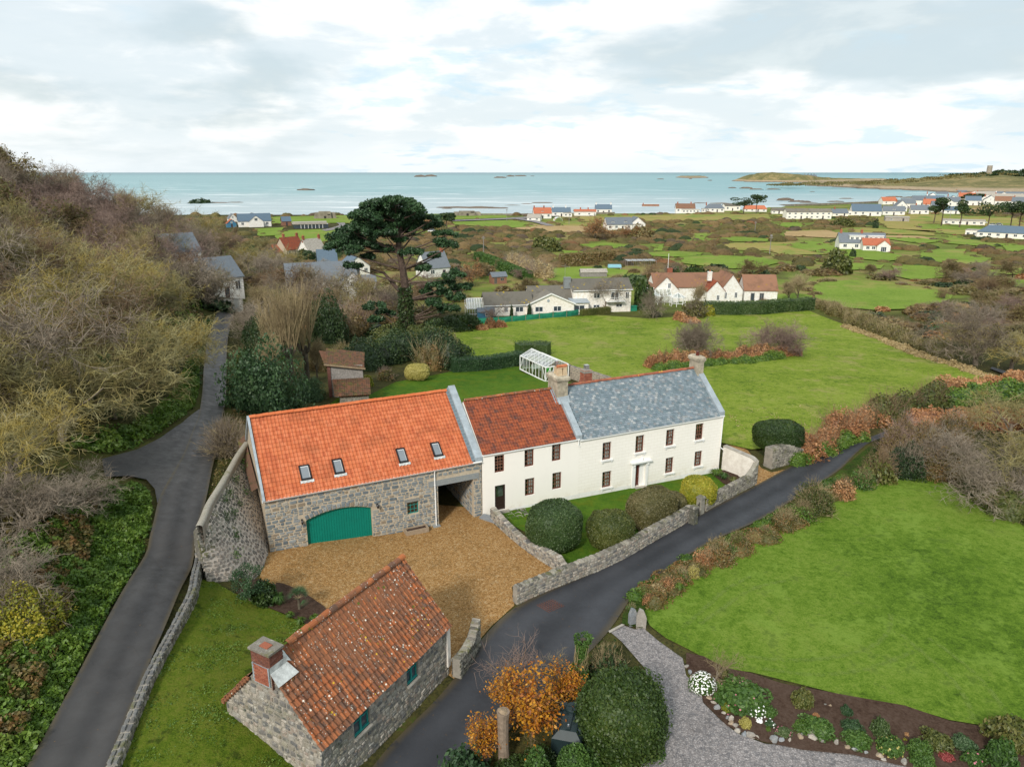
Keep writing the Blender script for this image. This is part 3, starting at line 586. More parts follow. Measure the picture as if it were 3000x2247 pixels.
drape('lawn',[(1905,1835),(1885,1800),(1900,1770),(1960,1710),(2050,1640),(2150,1590),(2260,1540),(2340,1480),(2420,1440),(2500,1420),(2560,1395),(2640,1385),(2720,1390),(2790,1420),(2850,1460),(2920,1510),(3010,1540),(3120,1600),(3200,2250),(3000,2140),(2900,2130),(2780,2110),(2650,2070),(2480,2040),(2300,1995),(2200,1970),(2120,1960),(2020,1905),(1950,1870)],M['lawn'],.05,1.2,kind='structure')
drape('mossy_lawn',[(578,1700),(620,1700),(660,1725),(700,1745),(760,1770),(830,1800),(905,1835),(980,1900),(940,2000),(840,2150),(960,2270),(1000,2330),(250,2400),(330,2247),(400,2080),(450,1950),(510,1830),(560,1740)],M['lawn_moss'],.05,.9,kind='structure')
drape('flower_bed',[(690,1738),(760,1700),(850,1720),(900,1745),(950,1780),(990,1830),(940,1850),(905,1835),(830,1800)],M['soil'],.10,.6,kind='structure')
drape('soil_bed',[(2010,1915),(2060,1925),(2120,1958),(2200,1975),(2290,2005),(2480,2040),(2650,2070),(2780,2115),(2900,2135),(3000,2150),(3100,2250),(2900,2330),(2700,2260),(2500,2215),(2350,2200),(2230,2175),(2130,2130),(2060,2060),(2045,2000),(2010,1960)],M['soil'],.09,.7,kind='structure')
drape('soil_by_wall',[(2085,1390),(2150,1370),(2165,1400),(2160,1430),(2120,1420)],M['soil'],.09,.6,kind='structure')
drape('verge',[(1822,1832),(1880,1845),(1900,1835),(1885,1800),(1900,1765),(1990,1700),(2150,1600),(2340,1500),(2440,1440),(2540,1400),(2620,1360),(2580,1310),(2545,1312),(2504,1345),(2422,1414),(2337,1466),(2257,1516),(2200,1546),(2115,1578),(2048,1614),(1971,1666),(1939,1690),(1866,1732),(1846,1768),(1824,1802)],M['bank'],.12,.9,kind='structure')
for p in [[(2700,742),(2800,748),(2900,760),(2860,778),(2760,772),(2690,760)],[(2850,790),(2940,786),(3010,792),(3000,806),(2900,812)],[(2100,700),(2180,697),(2260,702),(2250,709),(2150,710)],[(2440,778),(2520,772),(2590,778),(2580,790),(2480,795)],[(1700,718),(1780,714),(1850,722),(1800,730),(1720,729)],[(2540,705-10),(2700,700),(2780,708),(2700,716)],[(2780,690),(2880,712),(2980,718),(2900,726),(2760,714)],[(1560,700),(1640,697),(1650,705),(1570,708)],[(1900,742),(1960,738),(2060,742),(2050,752),(1960,756),(1905,752)],[(1244,624),(1310,622),(1450,626),(1490,640),(1330,645),(1245,640)],[(1325,652),(1500,646),(1575,665),(1480,670),(1400,664),(1330,660)],
 [(1610,792),(1700,784),(1780,788),(1842,795),(1830,812),(1760,820),(1640,832),(1600,825)],[(1645,736),(1692,738),(1690,754),(1650,754)],[(1912,720),(1945,718),(1940,738),(1915,738)],
 [(2035,686),(2070,685),(2065,708),(2035,708)],[(1990,756),(2100,750),(2230,755),(2290,772),(2240,785),(2150,790),(2080,784),(2000,774)],
 [(2287,718),(2380,708),(2450,720),(2550,735),(2640,750),(2655,758),(2600,768),(2500,760),(2380,740)],[(2287,653),(2350,655),(2345,670),(2290,666)],
 [(2390,832),(2480,824),(2560,826),(2640,836),(2720,850),(2790,868),(2760,890),(2680,908),(2560,912),(2440,902),(2390,880),(2380,850)],[(2610,780),(2700,780),(2810,795),(2790,814),(2680,824),(2620,812)],[(2725,735),(2830,732),(2825,760),(2790,765),(2730,747)],
 [(2940,822),(3020,825),(3020,848),(2950,840)],[(2940,720),(3030,723),(3030,744),(2950,740)],[(2690,658),(2890,664),(2890,674),(2700,673)],
 [(746,672),(830,668),(820,692),(760,694)],[(806,692),(850,676),(995,673),(1010,700),(950,710),(810,706)],[(794,637),(1040,632),(1040,655),(800,657)],
 [(2240,930-60),(2330,862),(2380,870),(2370,900),(2260,905)],[(1420,640-60+4),(1425,586),(1424,588)]][:-1]: field(p)
for p in [[(2110,716),(2290,712),(2400,720),(2425,748),(2290,750),(2250,737),(2150,735)],[(2500,668),(2740,678),(2740,692),(2500,684)],[(1655,653),(1780,650),(1782,668),(1650,666)],[(2330,560+65),(2500,612),(2640,600),(2650,622),(2480,636),(2260,636)],
 [(2560,640),(2680,628),(2980,640),(3030,680),(2800,690),(2600,670)],[(1700,636),(2000,630),(2250,628),(2260,645),(1900,650),(1700,650)]]: field(p,'olive',.3)
for p in [[(1560,660),(1700,664),(1780,672),(1790,682),(1640,682),(1500,672)],[(2300,680),(2420,676),(2480,690),(2700,694),(2740,702),(2480,700),(2300,694)],[(2820,612),(2960,608),(2960,622),(2830,624)]]: field(p,'reed',.32)
strip('coast_road',[(1310,648),(1500,641),(1560,636),(1640,632)],[(1310,651),(1500,645),(1560,641),(1640,635)],M['gravel_grey'],.55,6)
strip('coast_lane',[(1500,643),(1560,652),(1600,664)],[(1520,641),(1580,650),(1625,664)],M['gravel_grey'],.5,5)
strip('bunker_track',[(985,655),(1000,662),(960,674),(940,676)],[(1010,655),(1015,664),(985,677),(955,680)],M['gravel_grey'],.5,5)
# beach and headlands
def mound(name,pix,z0,hfun,mat,n=70,m=26):
    """land rising from the sea: outline given on the waterline"""
    P=[np.array(PX(*p,-8.1)[:2]) for p in pix]; c=sum(P)/len(P)
    P2=[]
    for i in range(len(P)):
        a,b=P[i],P[(i+1)%len(P)]
        for j in range(6): P2.append(a*(1-j/6)+b*j/6)
    P=np.array(P2); V=[];F=[]; N=len(P)
    for k in range(m):
        t=k/(m-1)
        for i in range(N):
            q=P[i]*(1-t)+c*t; j=1+.03*math.sin(i*1.7)+.02*math.sin(i*4.1)
            q=c+(q-c)*j; V.append((q[0],q[1],-9.0+hfun(q[0],q[1],t)))
    for k in range(m-1):
        for i in range(N): F.append((k*N+i,k*N+(i+1)%N,(k+1)*N+(i+1)%N,(k+1)*N+i))
    return mk(name,V,F,mat,smooth_=True,kind='structure')
def ns(x,y,s,a): return a*(math.sin(x*s+y*s*.6)+math.sin(y*s*1.7-x*s*.5+1)+.6*math.sin(x*s*3.1+2)+.5*math.sin(y*s*4.3+x*s*2.2)+.4*math.sin(x*s*7.7-y*s*5.))/3.
D0=1450
def gauss(x,y,cx,cy,rx,ry,h): return h*math.exp(-((x-cx)/rx)**2-((y-cy)/ry)**2)
tw=PX(2896,513,7); 
def hh(x,y,t):
    return 5.5*min(1,t*7)**.7+min(1,t*9)*(gauss(x,y,TWX+25,TWY,170,190,22)+gauss(x,y,TWX-230,TWY+10,160,120,3.5)+max(0,ns(x,y,.11,2.2))+max(0,ns(x,y,.23,1.4)))+ns(x,y,.05,1.6)*min(1,t*5)
TWD=1480.; r_=ray(2896,513); TWX,TWY=r_[0]/r_[1]*TWD,TWD
mound('headland',[(2330,541),(2380,546),(2450,549),(2560,555),(2700,560),(2780,565),(2900,566),(3100,570),(3400,575),(3400,530),(3000,530),(2800,532),(2600,535),(2450,536),(2380,537)],0,hh,M['island'])
def hl_(x,y,t): return 5*min(1,t*6)+ns(x,y,.02,3.0)*min(1,t*4)+min(1,t*7)*(gauss(x,y,ray(2230,520)[0]/ray(2230,520)[1]*2300,2300,130,220,20)+gauss(x,y,ray(2420,520)[0]/ray(2420,520)[1]*2300,2300,240,300,8))
mound('tidal_island',[(2140,531),(2200,534),(2300,535),(2345,536),(2450,533),(2600,531),(2640,529),(2600,526),(2450,526),(2250,526),(2150,528)],0,hl_,M['island'])
def hi_(x,y,t): return 7*min(1,t*3)+ns(x,y,.03,2.5)
mound('islet',[(1975,521),(2020,523),(2075,522),(2080,520),(2030,519),(1985,519)],0,hi_,M['island'])
def reef(pix,w,h,ang=0):
    c=PX(*pix,-8.1); D=c[1]; L=w*D/FPX*1.0
    V,F=ICO3; V=V.copy(); n=lump(V*np.array((2.,2,1)),int(c[0]*7+c[1])%997,2.5,.5)+lump(V,int(c[1])%991,6,.3)
    V=V*(1+n[:,None]*.55); hh_=h*D/FPX
    V=V*np.array((L/2,max(L*.22,3),hh_*1.5))+np.array((c[0],c[1],-8.2)); mk('reef',V,F,M['shore'],kind='structure')
for x,y,w,h in [(1232,519,34,3.5),(1262,518,34,3.5),(1465,522,34,2.6),(1495,518,22,2.5),(1525,517,34,2),(1405,610,120,3.2),(1330,609,100,2.4),(1460,611,60,2),(1310,612,30,1.3),(1543,598,30,1.2),(1590,595,60,1.3),(1500,602,40,1),
 (895,558,50,3),(640,595,60,1.6),(690,594,40,1.4),(1935,526,20,1.3),(2023,525,10,1.5),(2080,530,12,1.4),(2145,552,24,2),(2185,553,36,3),(2215,556,40,2),(2265,556,40,2),(2300,588,50,4.5),(2340,592,60,3.),(2370,595,50,1.5),(2380,563,14,1),
 (2620,578,50,2),(2480,583,40,1.6),(2670,580,60,2),(2050,596,40,1.3),(2110,597,60,1.5),(1560,517,12,1.),(2450,592,50,2.2)]: reef((x,y),w,h)
drape('beach',[(2600,590),(2700,580),(2850,566),(3100,572),(3100,585),(2900,590),(2760,592),(2690,598)],M['sand'],2.2,14,kind='structure')
# ------------------------------------------------------------------ building helpers
def wall_face(mb,x0,x1,zb,zt,ops,y=0.,depth=.2,sgn=1):
    """front wall in the XZ plane at y with openings (xa,xb,za,zb) and reveals going to y+depth"""
    xs=sorted({x0,x1}|{v for o in ops for v in o[:2]}); zs=sorted({zb,zt}|{v for o in ops for v in o[2:4]})
    for i in range(len(xs)-1):
        for j in range(len(zs)-1):
            cx,cz=(xs[i]+xs[i+1])/2,(zs[j]+zs[j+1])/2
            if any(o[0]<cx<o[1] and o[2]<cz<o[3] for o in ops): continue
            mb.add([(xs[i],y,zs[j]),(xs[i+1],y,zs[j]),(xs[i+1],y,zs[j+1]),(xs[i],y,zs[j+1])],[(0,1,2,3)])
    for a,b,c,d in [o[:4] for o in ops]:
        Y=y+depth
        mb.add([(a,y,c),(a,Y,c),(a,Y,d),(a,y,d)],[(0,1,2,3)]); mb.add([(b,y,c),(b,y,d),(b,Y,d),(b,Y,c)],[(0,1,2,3)])
        mb.add([(a,y,d),(a,Y,d),(b,Y,d),(b,y,d)],[(0,1,2,3)]); mb.add([(a,y,c),(b,y,c),(b,Y,c),(a,Y,c)],[(0,1,2,3)])
def sash(root,xa,xb,za,zb,y,mf,mb_,rows=4,cols=3,curt=True,seed=0,name='window'):
    f=MB(); w=.09
    f.box(xa,xa+w,y-.02,y+.06,za,zb); f.box(xb-w,xb,y-.02,y+.06,za,zb); f.box(xa+w,xb-w,y-.02,y+.06,zb-w,zb); f.box(xa+w,xb-w,y-.03,y+.06,za,za+.10)
    f.box(xa+w,xb-w,y-.015,y+.05,(za+zb)/2-.025,(za+zb)/2+.025)
    win=f.build(name,mf,root)
    g=MB(); iw=(xb-xa-2*w)/cols; ih=(zb-za-.17)/rows
    for i in range(1,cols): g.box(xa+w+i*iw-.017,xa+w+i*iw+.017,y-.01,y+.03,za+.1,zb-w)
    for j in range(1,rows):
        if j*2!=rows: g.box(xa+w,xb-w,y-.008,y+.028,za+.1+j*ih-.017,za+.1+j*ih+.017)
    g.build('glazing_bar',mb_,win)
    me=mesh('pane',[(0,0,0),(1,0,0),(1,0,1),(0,0,1)],[(0,1,2,3)],M['glass'])
    for i in range(cols):
        for j in range(rows): link('pane',me,win,(xa+w+i*iw+.014,y+.012,za+.1+j*ih+.014),(0,0,0),(iw-.028,1,ih-.028))
    d=MB(); d.box(xa-.02,xb+.02,y+.5,y+.52,za-.02,zb+.02); d.box(xa-.04,xa-.02,y+.06,y+.52,za,zb);d.box(xb+.02,xb+.04,y+.06,y+.52,za,zb); d.box(xa-.04,xb+.04,y+.06,y+.52,zb+.02,zb+.04); d.box(xa-.04,xb+.04,y+.06,y+.52,za-.04,za-.02)
    d.build('room_interior',M['dark'],win)
    if curt:
        r=random.Random(seed); c=MB(); wd=(xb-xa)
        for (a,b) in ((xa+.05,xa+.05+wd*r.uniform(.12,.2)),(xb-.08-wd*r.uniform(.30,.45),xb-.08)):
            n=6
            for k in range(n):
                xA=a+(b-a)*k/n; xB=a+(b-a)*(k+1)/n; yy=y+.12+(.04 if k%2 else 0); y2=y+.12+(0 if k%2 else .04)
                c.add([(xA,yy,za+.05),(xB,y2,za+.05),(xB,y2,zb-.05),(xA,yy,zb-.05)],[(0,1,2,3)])
        c.build('curtain',M['curtain'],win)
    return win
def far_window(root,xa,xb,za,zb,y,fr=None,n=2,nm='window'):
    f=MB(); w=min(.12,(xb-xa)*.12); y0=y-.05
    f.box(xa,xb,y0,y+.02,za-.06,za+w*.5); f.box(xa,xb,y0,y+.02,zb-w,zb); f.box(xa,xa+w,y0,y+.02,za,zb); f.box(xb-w,xb,y0,y+.02,za,zb)
    for i in range(1,n): x=xa+(xb-xa)*i/n; f.box(x-w*.4,x+w*.4,y0,y+.02,za,zb)
    win=f.build(nm,fr or M['pvc'],root); g=MB(); g.box(xa+w*.5,xb-w*.5,y-.03,y+.0,za,zb-w*.5); g.build('pane',M['farglass'],win); return win
PANT=([],[])
def make_pantile():
    xs=[0,.10,.26,.40,.52,.76,1.02]; zs=[.10,.30,.36,.26,.06,.0,.07]; V=[];F=[]
    for y,o in((0,0),(1.12,-.30)):
        for x,z in zip(xs,zs): V.append((x,y,z+o))
    n=len(xs)
    for i in range(n-1): F.append((i,i+1,n+i+1,n+i))
    for x,z in zip(xs,zs): V.append((x,0.0,z-.30))
    for i in range(n-1): F.append((2*n+i,2*n+i+1,i+1,i))
    return V,F
PANT=make_pantile()
def slates():
    out=[]
    for k in range(4):
        r=random.Random(k); c=r.uniform(-.03,.03)
        V=[(.015,0+c,.09),(.985,-c*.6,.09),(.985,1.15,.0),(.015,1.15,.0),(.015,c,-.02),(.985,-c*.6,-.02)]
        out.append((V,[(0,1,2,3),(4,5,1,0),(0,3,4),(1,5,2)]))
    return out
SLATE=slates()
def roof_pieces(parent,root,name,stuff,variants,mat,x0,x1,eave,ridge,w,g,jit=.0,stagger=False,skip=None,zsc=.19,maxn=300,sag=0.):
    """eave=(y,z) ridge=(y,z); pieces laid course by course"""
    e=Vector((0,eave[0],eave[1])); r=Vector((0,ridge[0],ridge[1])); L=(r-e).length; d=(r-e)/L; nrm=Vector((1,0,0)).cross(d)
    if nrm.z<0: nrm=-nrm
    n=int(round((x1-x0)/w)); w=(x1-x0)/n; m=int(round(L/g)); g=L/m; Ms=[]
    flip=1
    for j in range(m):
        for i in range(n):
            x=x0+i*w+(w*.5 if stagger and j%2 else 0); ww=w
            if stagger:
                x+=random.uniform(-.02,.02)
                if x+w>x1+.02: ww=max(.05,x1-x)
            if skip and skip(x+w/2,(j+.5)*g): continue
            o=e+d*(j*g-.02)+nrm*(.02+random.uniform(0,jit)); o.x=x
            if sag: o.z-=sag*math.sin(math.pi*(x-x0)/(x1-x0))*(j/m)+.02*math.sin(x*1.3+j*.5)
            rot=random.uniform(-jit,jit)*1.2
            X=Vector((1,0,0))+d*rot; Ms.append(basis(o,X*ww,(d-Vector((1,0,0))*rot)*g,nrm*(w*zsc/.36 if not stagger else .32)))
    pieces(name,variants,mat,Ms,parent,root,stuff,maxn)
def ridge_tiles(parent,root,x0,x1,y,z,mat,l=.34,r=.13,name='ridge_tile'):
    n=int((x1-x0)/l); V=[];F=[]
    k=7
    for e in(0,1.04):
        for i in range(k):
            t=math.pi*i/(k-1); V.append((e,math.cos(t)*(1 if e==0 else 1.12),math.sin(t)*(1 if e==0 else 1.12)-.15))
    F=[(i,i+1,k+i+1,k+i) for i in range(k-1)]+[tuple(range(k,2*k))]
    l=(x1-x0)/n
    Ms=[basis((x0+i*l,y+random.uniform(-.01,.01),z+random.uniform(-.012,.012)),(l,0,0),(0,r,0),(0,0,r)) for i in range(n)]
    pieces(name,[(V,F)],mat,Ms,parent,root,'ridge_tiles')
def unit_stones():
    out=[]
    for s in range(12):
        r=random.Random(s+50); n=8; V=[]; 
        ang=[(-.92,-1),(0,-1),(.92,-1),(1,0),(.92,1),(0,1),(-.92,1),(-1,0)]
        out_=[(a*.5*(1-r.uniform(0,.20 if abs(a*b)>.5 else .09)),b*.5*(1-r.uniform(0,.24 if abs(a*b)>.5 else .10))) for a,b in ang]
        V=[(x,0,z) for x,z in out_]+[(x*.80,-1+r.uniform(0,.25),z*.76) for x,z in out_]
        F=[(i,(i+1)%n,n+(i+1)%n,n+i) for i in range(n)]+[tuple(range(n,2*n))]
        out.append((V,F))
    return out
USTONE=unit_stones()
def stones_flat(parent,root,x0,x1,z0,z1,ops,mat,frame=None,hmin=.14,hmax=.3,wmin=.22,wmax=.6,proud=.05,gap=.018,wild=.05,name='stone',stuff='small_stones',maxn=300,arch=None,ytop=None):
    """roughly coursed stones; frame(s,t)->(pos,tan,up,nrm) in root space"""
    fr=frame or (lambda s,t:(Vector((s,0,t)),Vector((1,0,0)),Vector((0,0,1)),Vector((0,-1,0))))
    Ms=[]; z=z0
    while z<z1-.05:
        h=random.uniform(hmin,hmax); 
        if z+h>z1-.08: h=z1-z
        x=x0+random.uniform(-.1,0)
        while x<x1-.04:
            w=random.uniform(wmin,wmax)*(.75 if h<.18 else 1)
            if x+w>x1-.08: w=x1-x
            subs=[(x,w,z,h)]
            if h>.24 and w<.42 and random.random()<.3: subs=[(x,w,z,h*.5),(x,w,z+h*.5,h*.5)]
            for (sx,sw,sz,sh) in subs:
                # trim against openings
                bad=False; a,b=sx,sx+sw
                for o in ops:
                    if sz+sh>o[2]+.02 and sz<o[3]-.02 and b>o[0]+.0 and a<o[1]-.0:
                        if a<o[0] and o[0]-a>.12: b=min(b,o[0])
                        elif b>o[1] and b-o[1]>.12: a=max(a,o[1])
                        else: bad=True
                cx,cz=(a+b)/2,sz+sh/2
                if arch and arch(cx,cz): bad=True
                if ytop and sz+sh*.6>ytop(cx): bad=True
                if bad: continue
                p,t,u,n=fr(cx,cz+random.uniform(-.012,.012)); th=random.uniform(-wild,wild)
                t2=t*math.cos(th)+u*math.sin(th); u2=u*math.cos(th)-t*math.sin(th)
                Ms.append(basis(p-n*.01,t2*(b-a-gap),-n*(proud*random.uniform(.5,1.3)),u2*(sh-gap)))
            x+=w
        z+=h
    pieces(name,USTONE,mat,Ms,parent,root,stuff,maxn)
# ------------------------------------------------------------------ the stone barn
def barn():
    B=thing('stone_barn','long grey granite barn with bright orange pantile roof, four skylights and green garage door','barn',(-2.27,48.80,0),rad(25.6))
    xl=-15.3; D=10.4; rz=8.5; ry=5.2; ez=4.48
    gar=(-12.83,-8.36,.2,2.93); win=(-5.79,-4.93,1.36,2.33); pas=(-3.44,-.65,-.6,3.17)
    w=MB(); wall_face(w,xl,0,-.6,ez,[(-12.83,-8.36,-.6,2.93),win,pas],0,.3)
    # segmental arch spandrels over the garage door
    cx=(gar[0]+gar[1])/2; hw=(gar[1]-gar[0])/2; arc=lambda x: 2.5+.43*(1-((x-cx)/hw)**2)
    n=16
    for i in range(n):
        a=gar[0]+2*hw*i/n; b=gar[0]+2*hw*(i+1)/n
        w.add([(a,0,arc(a)),(b,0,arc(b)),(b,0,2.93),(a,0,2.93)],[(0,1,2,3)]); w.add([(a,0,arc(a)),(a,.3,arc(a)),(b,.3,arc(b)),(b,0,arc(b))],[(0,1,2,3)])
        w.add([(a,.3,arc(a)),(b,.3,arc(b)),(b,.3,2.93),(a,.3,2.93)],[(0,1,2,3)])
    # gables, back and passage walls
    for x in (xl,0): w.add([(x,0,-.6),(x,D,-.6),(x,D,ez),(x,ry,rz-.1),(x,0,ez)],[(0,1,2,3,4)])
    w.add([(xl,D,-.6),(0,D,-.6),(0,D,ez),(xl,D,ez)],[(0,1,2,3)])
    for x in (-3.44,-.65): w.add([(x,.3,-.6),(x,9.5,-.6),(x,9.5,3.17),(x,.3,3.17)],[(0,1,2,3)])
    w.add([(-3.44,.3,3.17),(-.65,.3,3.17),(-.65,9.5,3.17),(-3.44,9.5,3.17)],[(0,1,2,3)]); w.add([(-3.44,9.5,-.6),(-.65,9.5,-.6),(-.65,9.5,3.17),(-3.44,9.5,3.17)],[(0,1,2,3)])
    wall=w.build('wall',M['mortar'],B)
    vz=[]
    def archskip(x,z): return gar[0]-.35<x<gar[1]+.3 and z<arc(min(max(x,gar[0]),gar[1]))+.36 and z>2.3
    stones_flat(wall,B,xl,0,-.2,ez-.02,[(-12.83,-8.36,-.6,2.45),win,pas,(-4.2,-.15,3.17,3.62),(-5.98,-4.88,2.33,2.56)],M['stone'],arch=archskip,hmin=.12,hmax=.31,wmin=.17,wmax=.64,wild=.10,gap=.026)
    # passage side wall stones (right-hand wall, faces left)
    stones_flat(wall,B,.35,7.5,-.1,3.1,[],M['stone'],frame=lambda s,t:(Vector((-.65,s,t)),Vector((0,1,0)),Vector((0,0,1)),Vector((-1,0,0))),name='passage_stone',stuff='passage_stones',maxn=60,wmin=.3,wmax=.7)
    Ms=[]
    N=15
    for i in range(N):   # voussoirs
        x=gar[0]+2*hw*(i+.5)/N; sl=-2*.43*(x-cx)/hw**2; t=Vector((1,0,sl)).normalized(); u=Vector((-t.z,0,t.x)); p=Vector((x,0,arc(x)))+u*.18
        Ms.append(basis(p,t*(2*hw/N-.02),Vector((0,1,0))*.06,u*.34))
    pieces('arch_stone',USTONE,M['stone'],Ms,wall,B,'arch_stones')
    l=MB(); l.box(-4.15,-.2,-.05,.35,3.175,3.62); l.build('passage_lintel',M['stone'],B)
    l=MB(); l.box(-5.98,-4.88,-.045,.3,2.335,2.56); l.build('window_lintel',M['stone'],B)
    # garage door of vertical boards
    d=thing('garage_door',None,None); d.parent=B; n=26
    bw=(2*hw)/n; 
    for i in range(n):
        a=gar[0]+i*bw; b=a+bw-.012; mb=MB()
        mb.add([(a,.22,.22),(b,.22,.22),(b,.22,arc(b)),(a,.22,arc(a)),(a,.27,.22),(b,.27,.22),(b,.27,arc(b)),(a,.27,arc(a))],[(0,1,2,3),(1,5,6,2),(4,0,3,7)],random.random()); mb.build('door_board',M['green'],d)
    mb=MB(); mb.box(gar[0],gar[1],.275,.29,.2,2.93); mb.build('door_backing',M['green'],d)
    mb=MB(); mb.box(gar[0]+.05,gar[1]-.1,-.12,.25,.0,.24); mb.build('threshold',M['concrete'],B)
    # small green metal window
    f=MB(); xa,xb,za,zb=win; y=.16
    f.box(xa,xb,y,y+.05,za,za+.05);f.box(xa,xb,y,y+.05,zb-.05,zb);f.box(xa,xa+.05,y,y+.05,za,zb);f.box(xb-.05,xb,y,y+.05,za,zb)
    for i in(1,2): f.box(xa+(xb-xa)*i/3-.015,xa+(xb-xa)*i/3+.015,y,y+.04,za,zb); f.box(xa,xb,y,y+.04,za+(zb-za)*i/3-.015,za+(zb-za)*i/3+.015)
    wn=f.build('window',M['teal'],B); me=mesh('pane',[(0,0,0),(1,0,0),(1,0,1),(0,0,1)],[(0,1,2,3)],M['glass'])
    for i in range(3):
        for j in range(3): link('pane',me,wn,(xa+(xb-xa)*i/3+.02,y+.03,za+(zb-za)*j/3+.02),(0,0,0),((xb-xa)/3-.04,1,(zb-za)/3-.04))
    g=MB(); g.box(xa-.1,xb+.1,.6,.62,za-.1,zb+.1); g.box(xa-.02,xa,.3,.6,za,zb); g.box(xb,xb+.02,.3,.6,za,zb); g.box(xa,xb,.3,.6,za-.03,za); g.box(xa,xb,.3,.6,zb,zb+.02); g.build('room_interior',M['dark'],wn)
    # roof
    r=MB(); r.add([(xl-.1,-.12,ez+.0),(-.6,-.12,ez+.0),(-.6,ry,rz),(xl-.1,ry,rz),(-.6,D+.1,ez),(xl-.1,D+.1,ez)],[(0,1,2,3),(3,2,4,5)])
    roof=r.build('roof',M['tile_new'],B)
    sk=[(-12.8,-12.1,.65,1.6),(-10.55,-9.88,.67,1.63),(-6.0,-5.35,.66,1.64),(-3.38,-2.72,.67,1.65)]
    L=math.hypot(ry+.12,rz-ez); cs=(ry+.12)/L
    def skip(x,s): 
        v=s*cs-.12
        return any(a-.02<x<b+.02 and c<v<d2 for a,b,c,d2 in sk)
    roof_pieces(roof,B,'pantile','pantiles',[PANT],M['tile_new'],xl+.05,-.72,(-.16,ez+.0),(ry,rz),.245,.335,.006,skip=skip)
    ridge_tiles(roof,B,xl,-.7,ry,rz+.08,M['ridge_new'],.42,.15)
    bv=MB(); 
    for (y0,z0,y1,z1) in ((-.2,ez-.05,ry,rz+.02),(D+.1,ez-.05,ry,rz+.02)): bv.bar((xl-.06,y0,z0+.06),(xl-.06,y1,z1+.06),.16,.22)
    bv.build('verge_flashing',M['lead'],B)
    # lead covered coping on the right gable, in lapped sheets
    m=9
    for i in range(m):
        t0,t1=i/m,(i+1)/m+.012; y0,y1=-.12+(ry+.12)*t0,-.12+(ry+.12)*t1; z0,z1=ez+.36+(rz-ez)*t0,ez+.36+(rz-ez)*t1
        c=MB(); lift=.012*(m-i)/m+ (.012 if i%2 else 0); a,b=-.52,.04
        c.add([(a,y0,z0+lift),(b,y0,z0+lift),(b,y1,z1+lift),(a,y1,z1+lift),(a,y0,z0-.42),(b,y0,z0-.42),(b,y1,z1-.42),(a,y1,z1-.42)],[(0,1,2,3),(0,4,5,1),(1,5,6,2),(2,6,7,3),(3,7,4,0)]); c.build('coping_sheet',M['lead'],roof)
    c=MB(); 
    for i in range(22):
        t0,t1=i/22,(i+1.15)/22; y0,y1=-.12+(ry+.12)*t0,-.12+(ry+.12)*t1; z0,z1=ez+.13+(rz-ez)*t0,ez+.11+(rz-ez)*t1
        c.add([(-.78,y0,z0+.02),(-.52,y0,z0+.05),(-.52,y1,z1+.03),(-.78,y1,z1)],[(0,1,2,3)])
    c.build('coping_soaker',M['slate'],roof,kind='stuff')
    c=MB(); c.add([(-.52,ry,rz+.38),(.04,ry,rz+.38),(.04,D,ez+.4),(-.52,D,ez+.4),(-.52,ry,rz-.1),(.04,ry,rz-.1),(.04,D,ez-.1),(-.52,D,ez-.1)],[(0,1,2,3),(0,4,7,3),(1,2,6,5)]); c.build('coping_back',M['lead'],roof)
    sl=(rz-ez)/(ry+.12)
    for a,b,c0,c1 in sk:
        zf=lambda v: ez+(v+.12)*sl
        nrm=Vector((0,-sl,1)).normalized()
        def q(x,v,h): return Vector((x,v,zf(v)))+nrm*h
        f=MB(); 
        for (x0,x1,v0,v1) in ((a,a+.09,c0,c1),(b-.09,b,c0,c1),(a,b,c0,c0+.12),(a,b,c1-.09,c1)):
            P=[q(x0,v0,.0),q(x1,v0,.0),q(x1,v1,.0),q(x0,v1,.0),q(x0,v0,.15),q(x1,v0,.15),q(x1,v1,.15),q(x0,v1,.15)]
            f.add(P,[(4,5,6,7),(0,1,5,4),(1,2,6,5),(2,3,7,6),(3,0,4,7)])
        s=f.build('skylight',M['black'],B)
        g=MB(); g.add([q(a+.06,c0+.08,.13),q(b-.06,c0+.08,.13),q(b-.06,c1-.06,.13),q(a+.06,c1-.06,.13)],[(0,1,2,3)]); g.build('pane',M['skyglass'],s)
        g=MB(); g.add([q(a+.09,c1-.13,.134),q(b-.08,c1-.13,.134),q(b-.08,c1-.10,.134),q(a+.09,c1-.10,.134)],[(0,1,2,3)]); g.add([q(b-.11,c0+.1,.134),q(b-.08,c0+.1,.134),q(b-.08,c1-.13,.134),q(b-.11,c1-.13,.134)],[(0,1,2,3)]); g.build('blind_edge',M['paint_white'],s)
        g=MB(); k=7
        for i in range(k):
            x0=a-.08+(b-a+.2)*i/k; x1=a-.08+(b-a+.2)*(i+1)/k; e=.06 if i%2 else .0
            g.add([q(x0,c0-.16+e*.5,.075+.02*(i%2)),q(x1,c0-.16+.03-e*.5,.09-.02*(i%2)),q(x1,c0+.02,.10),q(x0,c0+.02,.10)],[(0,1,2,3)])
        g.build('lead_apron',M['flash'],s)
    g=MB(); V=[]; k=7
    for x in (xl-.15,.0):
        for i in range(k): t=math.pi*i/(k-1); V.append((x,-.2+.075*math.cos(t),ez+.06-.085*math.sin(t)))
    g.add(V,[(i,i+1,k+i+1,k+i) for i in range(k-1)]); g.box(xl-.15,0,-.10,-.02,ez-.11,ez+.05); g.box(xl-.18,xl-.15,-.28,-.12,ez-.03,ez+.07); g.build('gutter',M['pvc'],B)
    g=MB(); g.tube([(-3.69,-.18,ez),(-3.69,-.1,ez-.3),(-3.68,-.1,.1)],.045,8)
    for z in (3.3,2.2,1.1): g.box(-3.75,-3.63,-.12,0,z,z+.04)
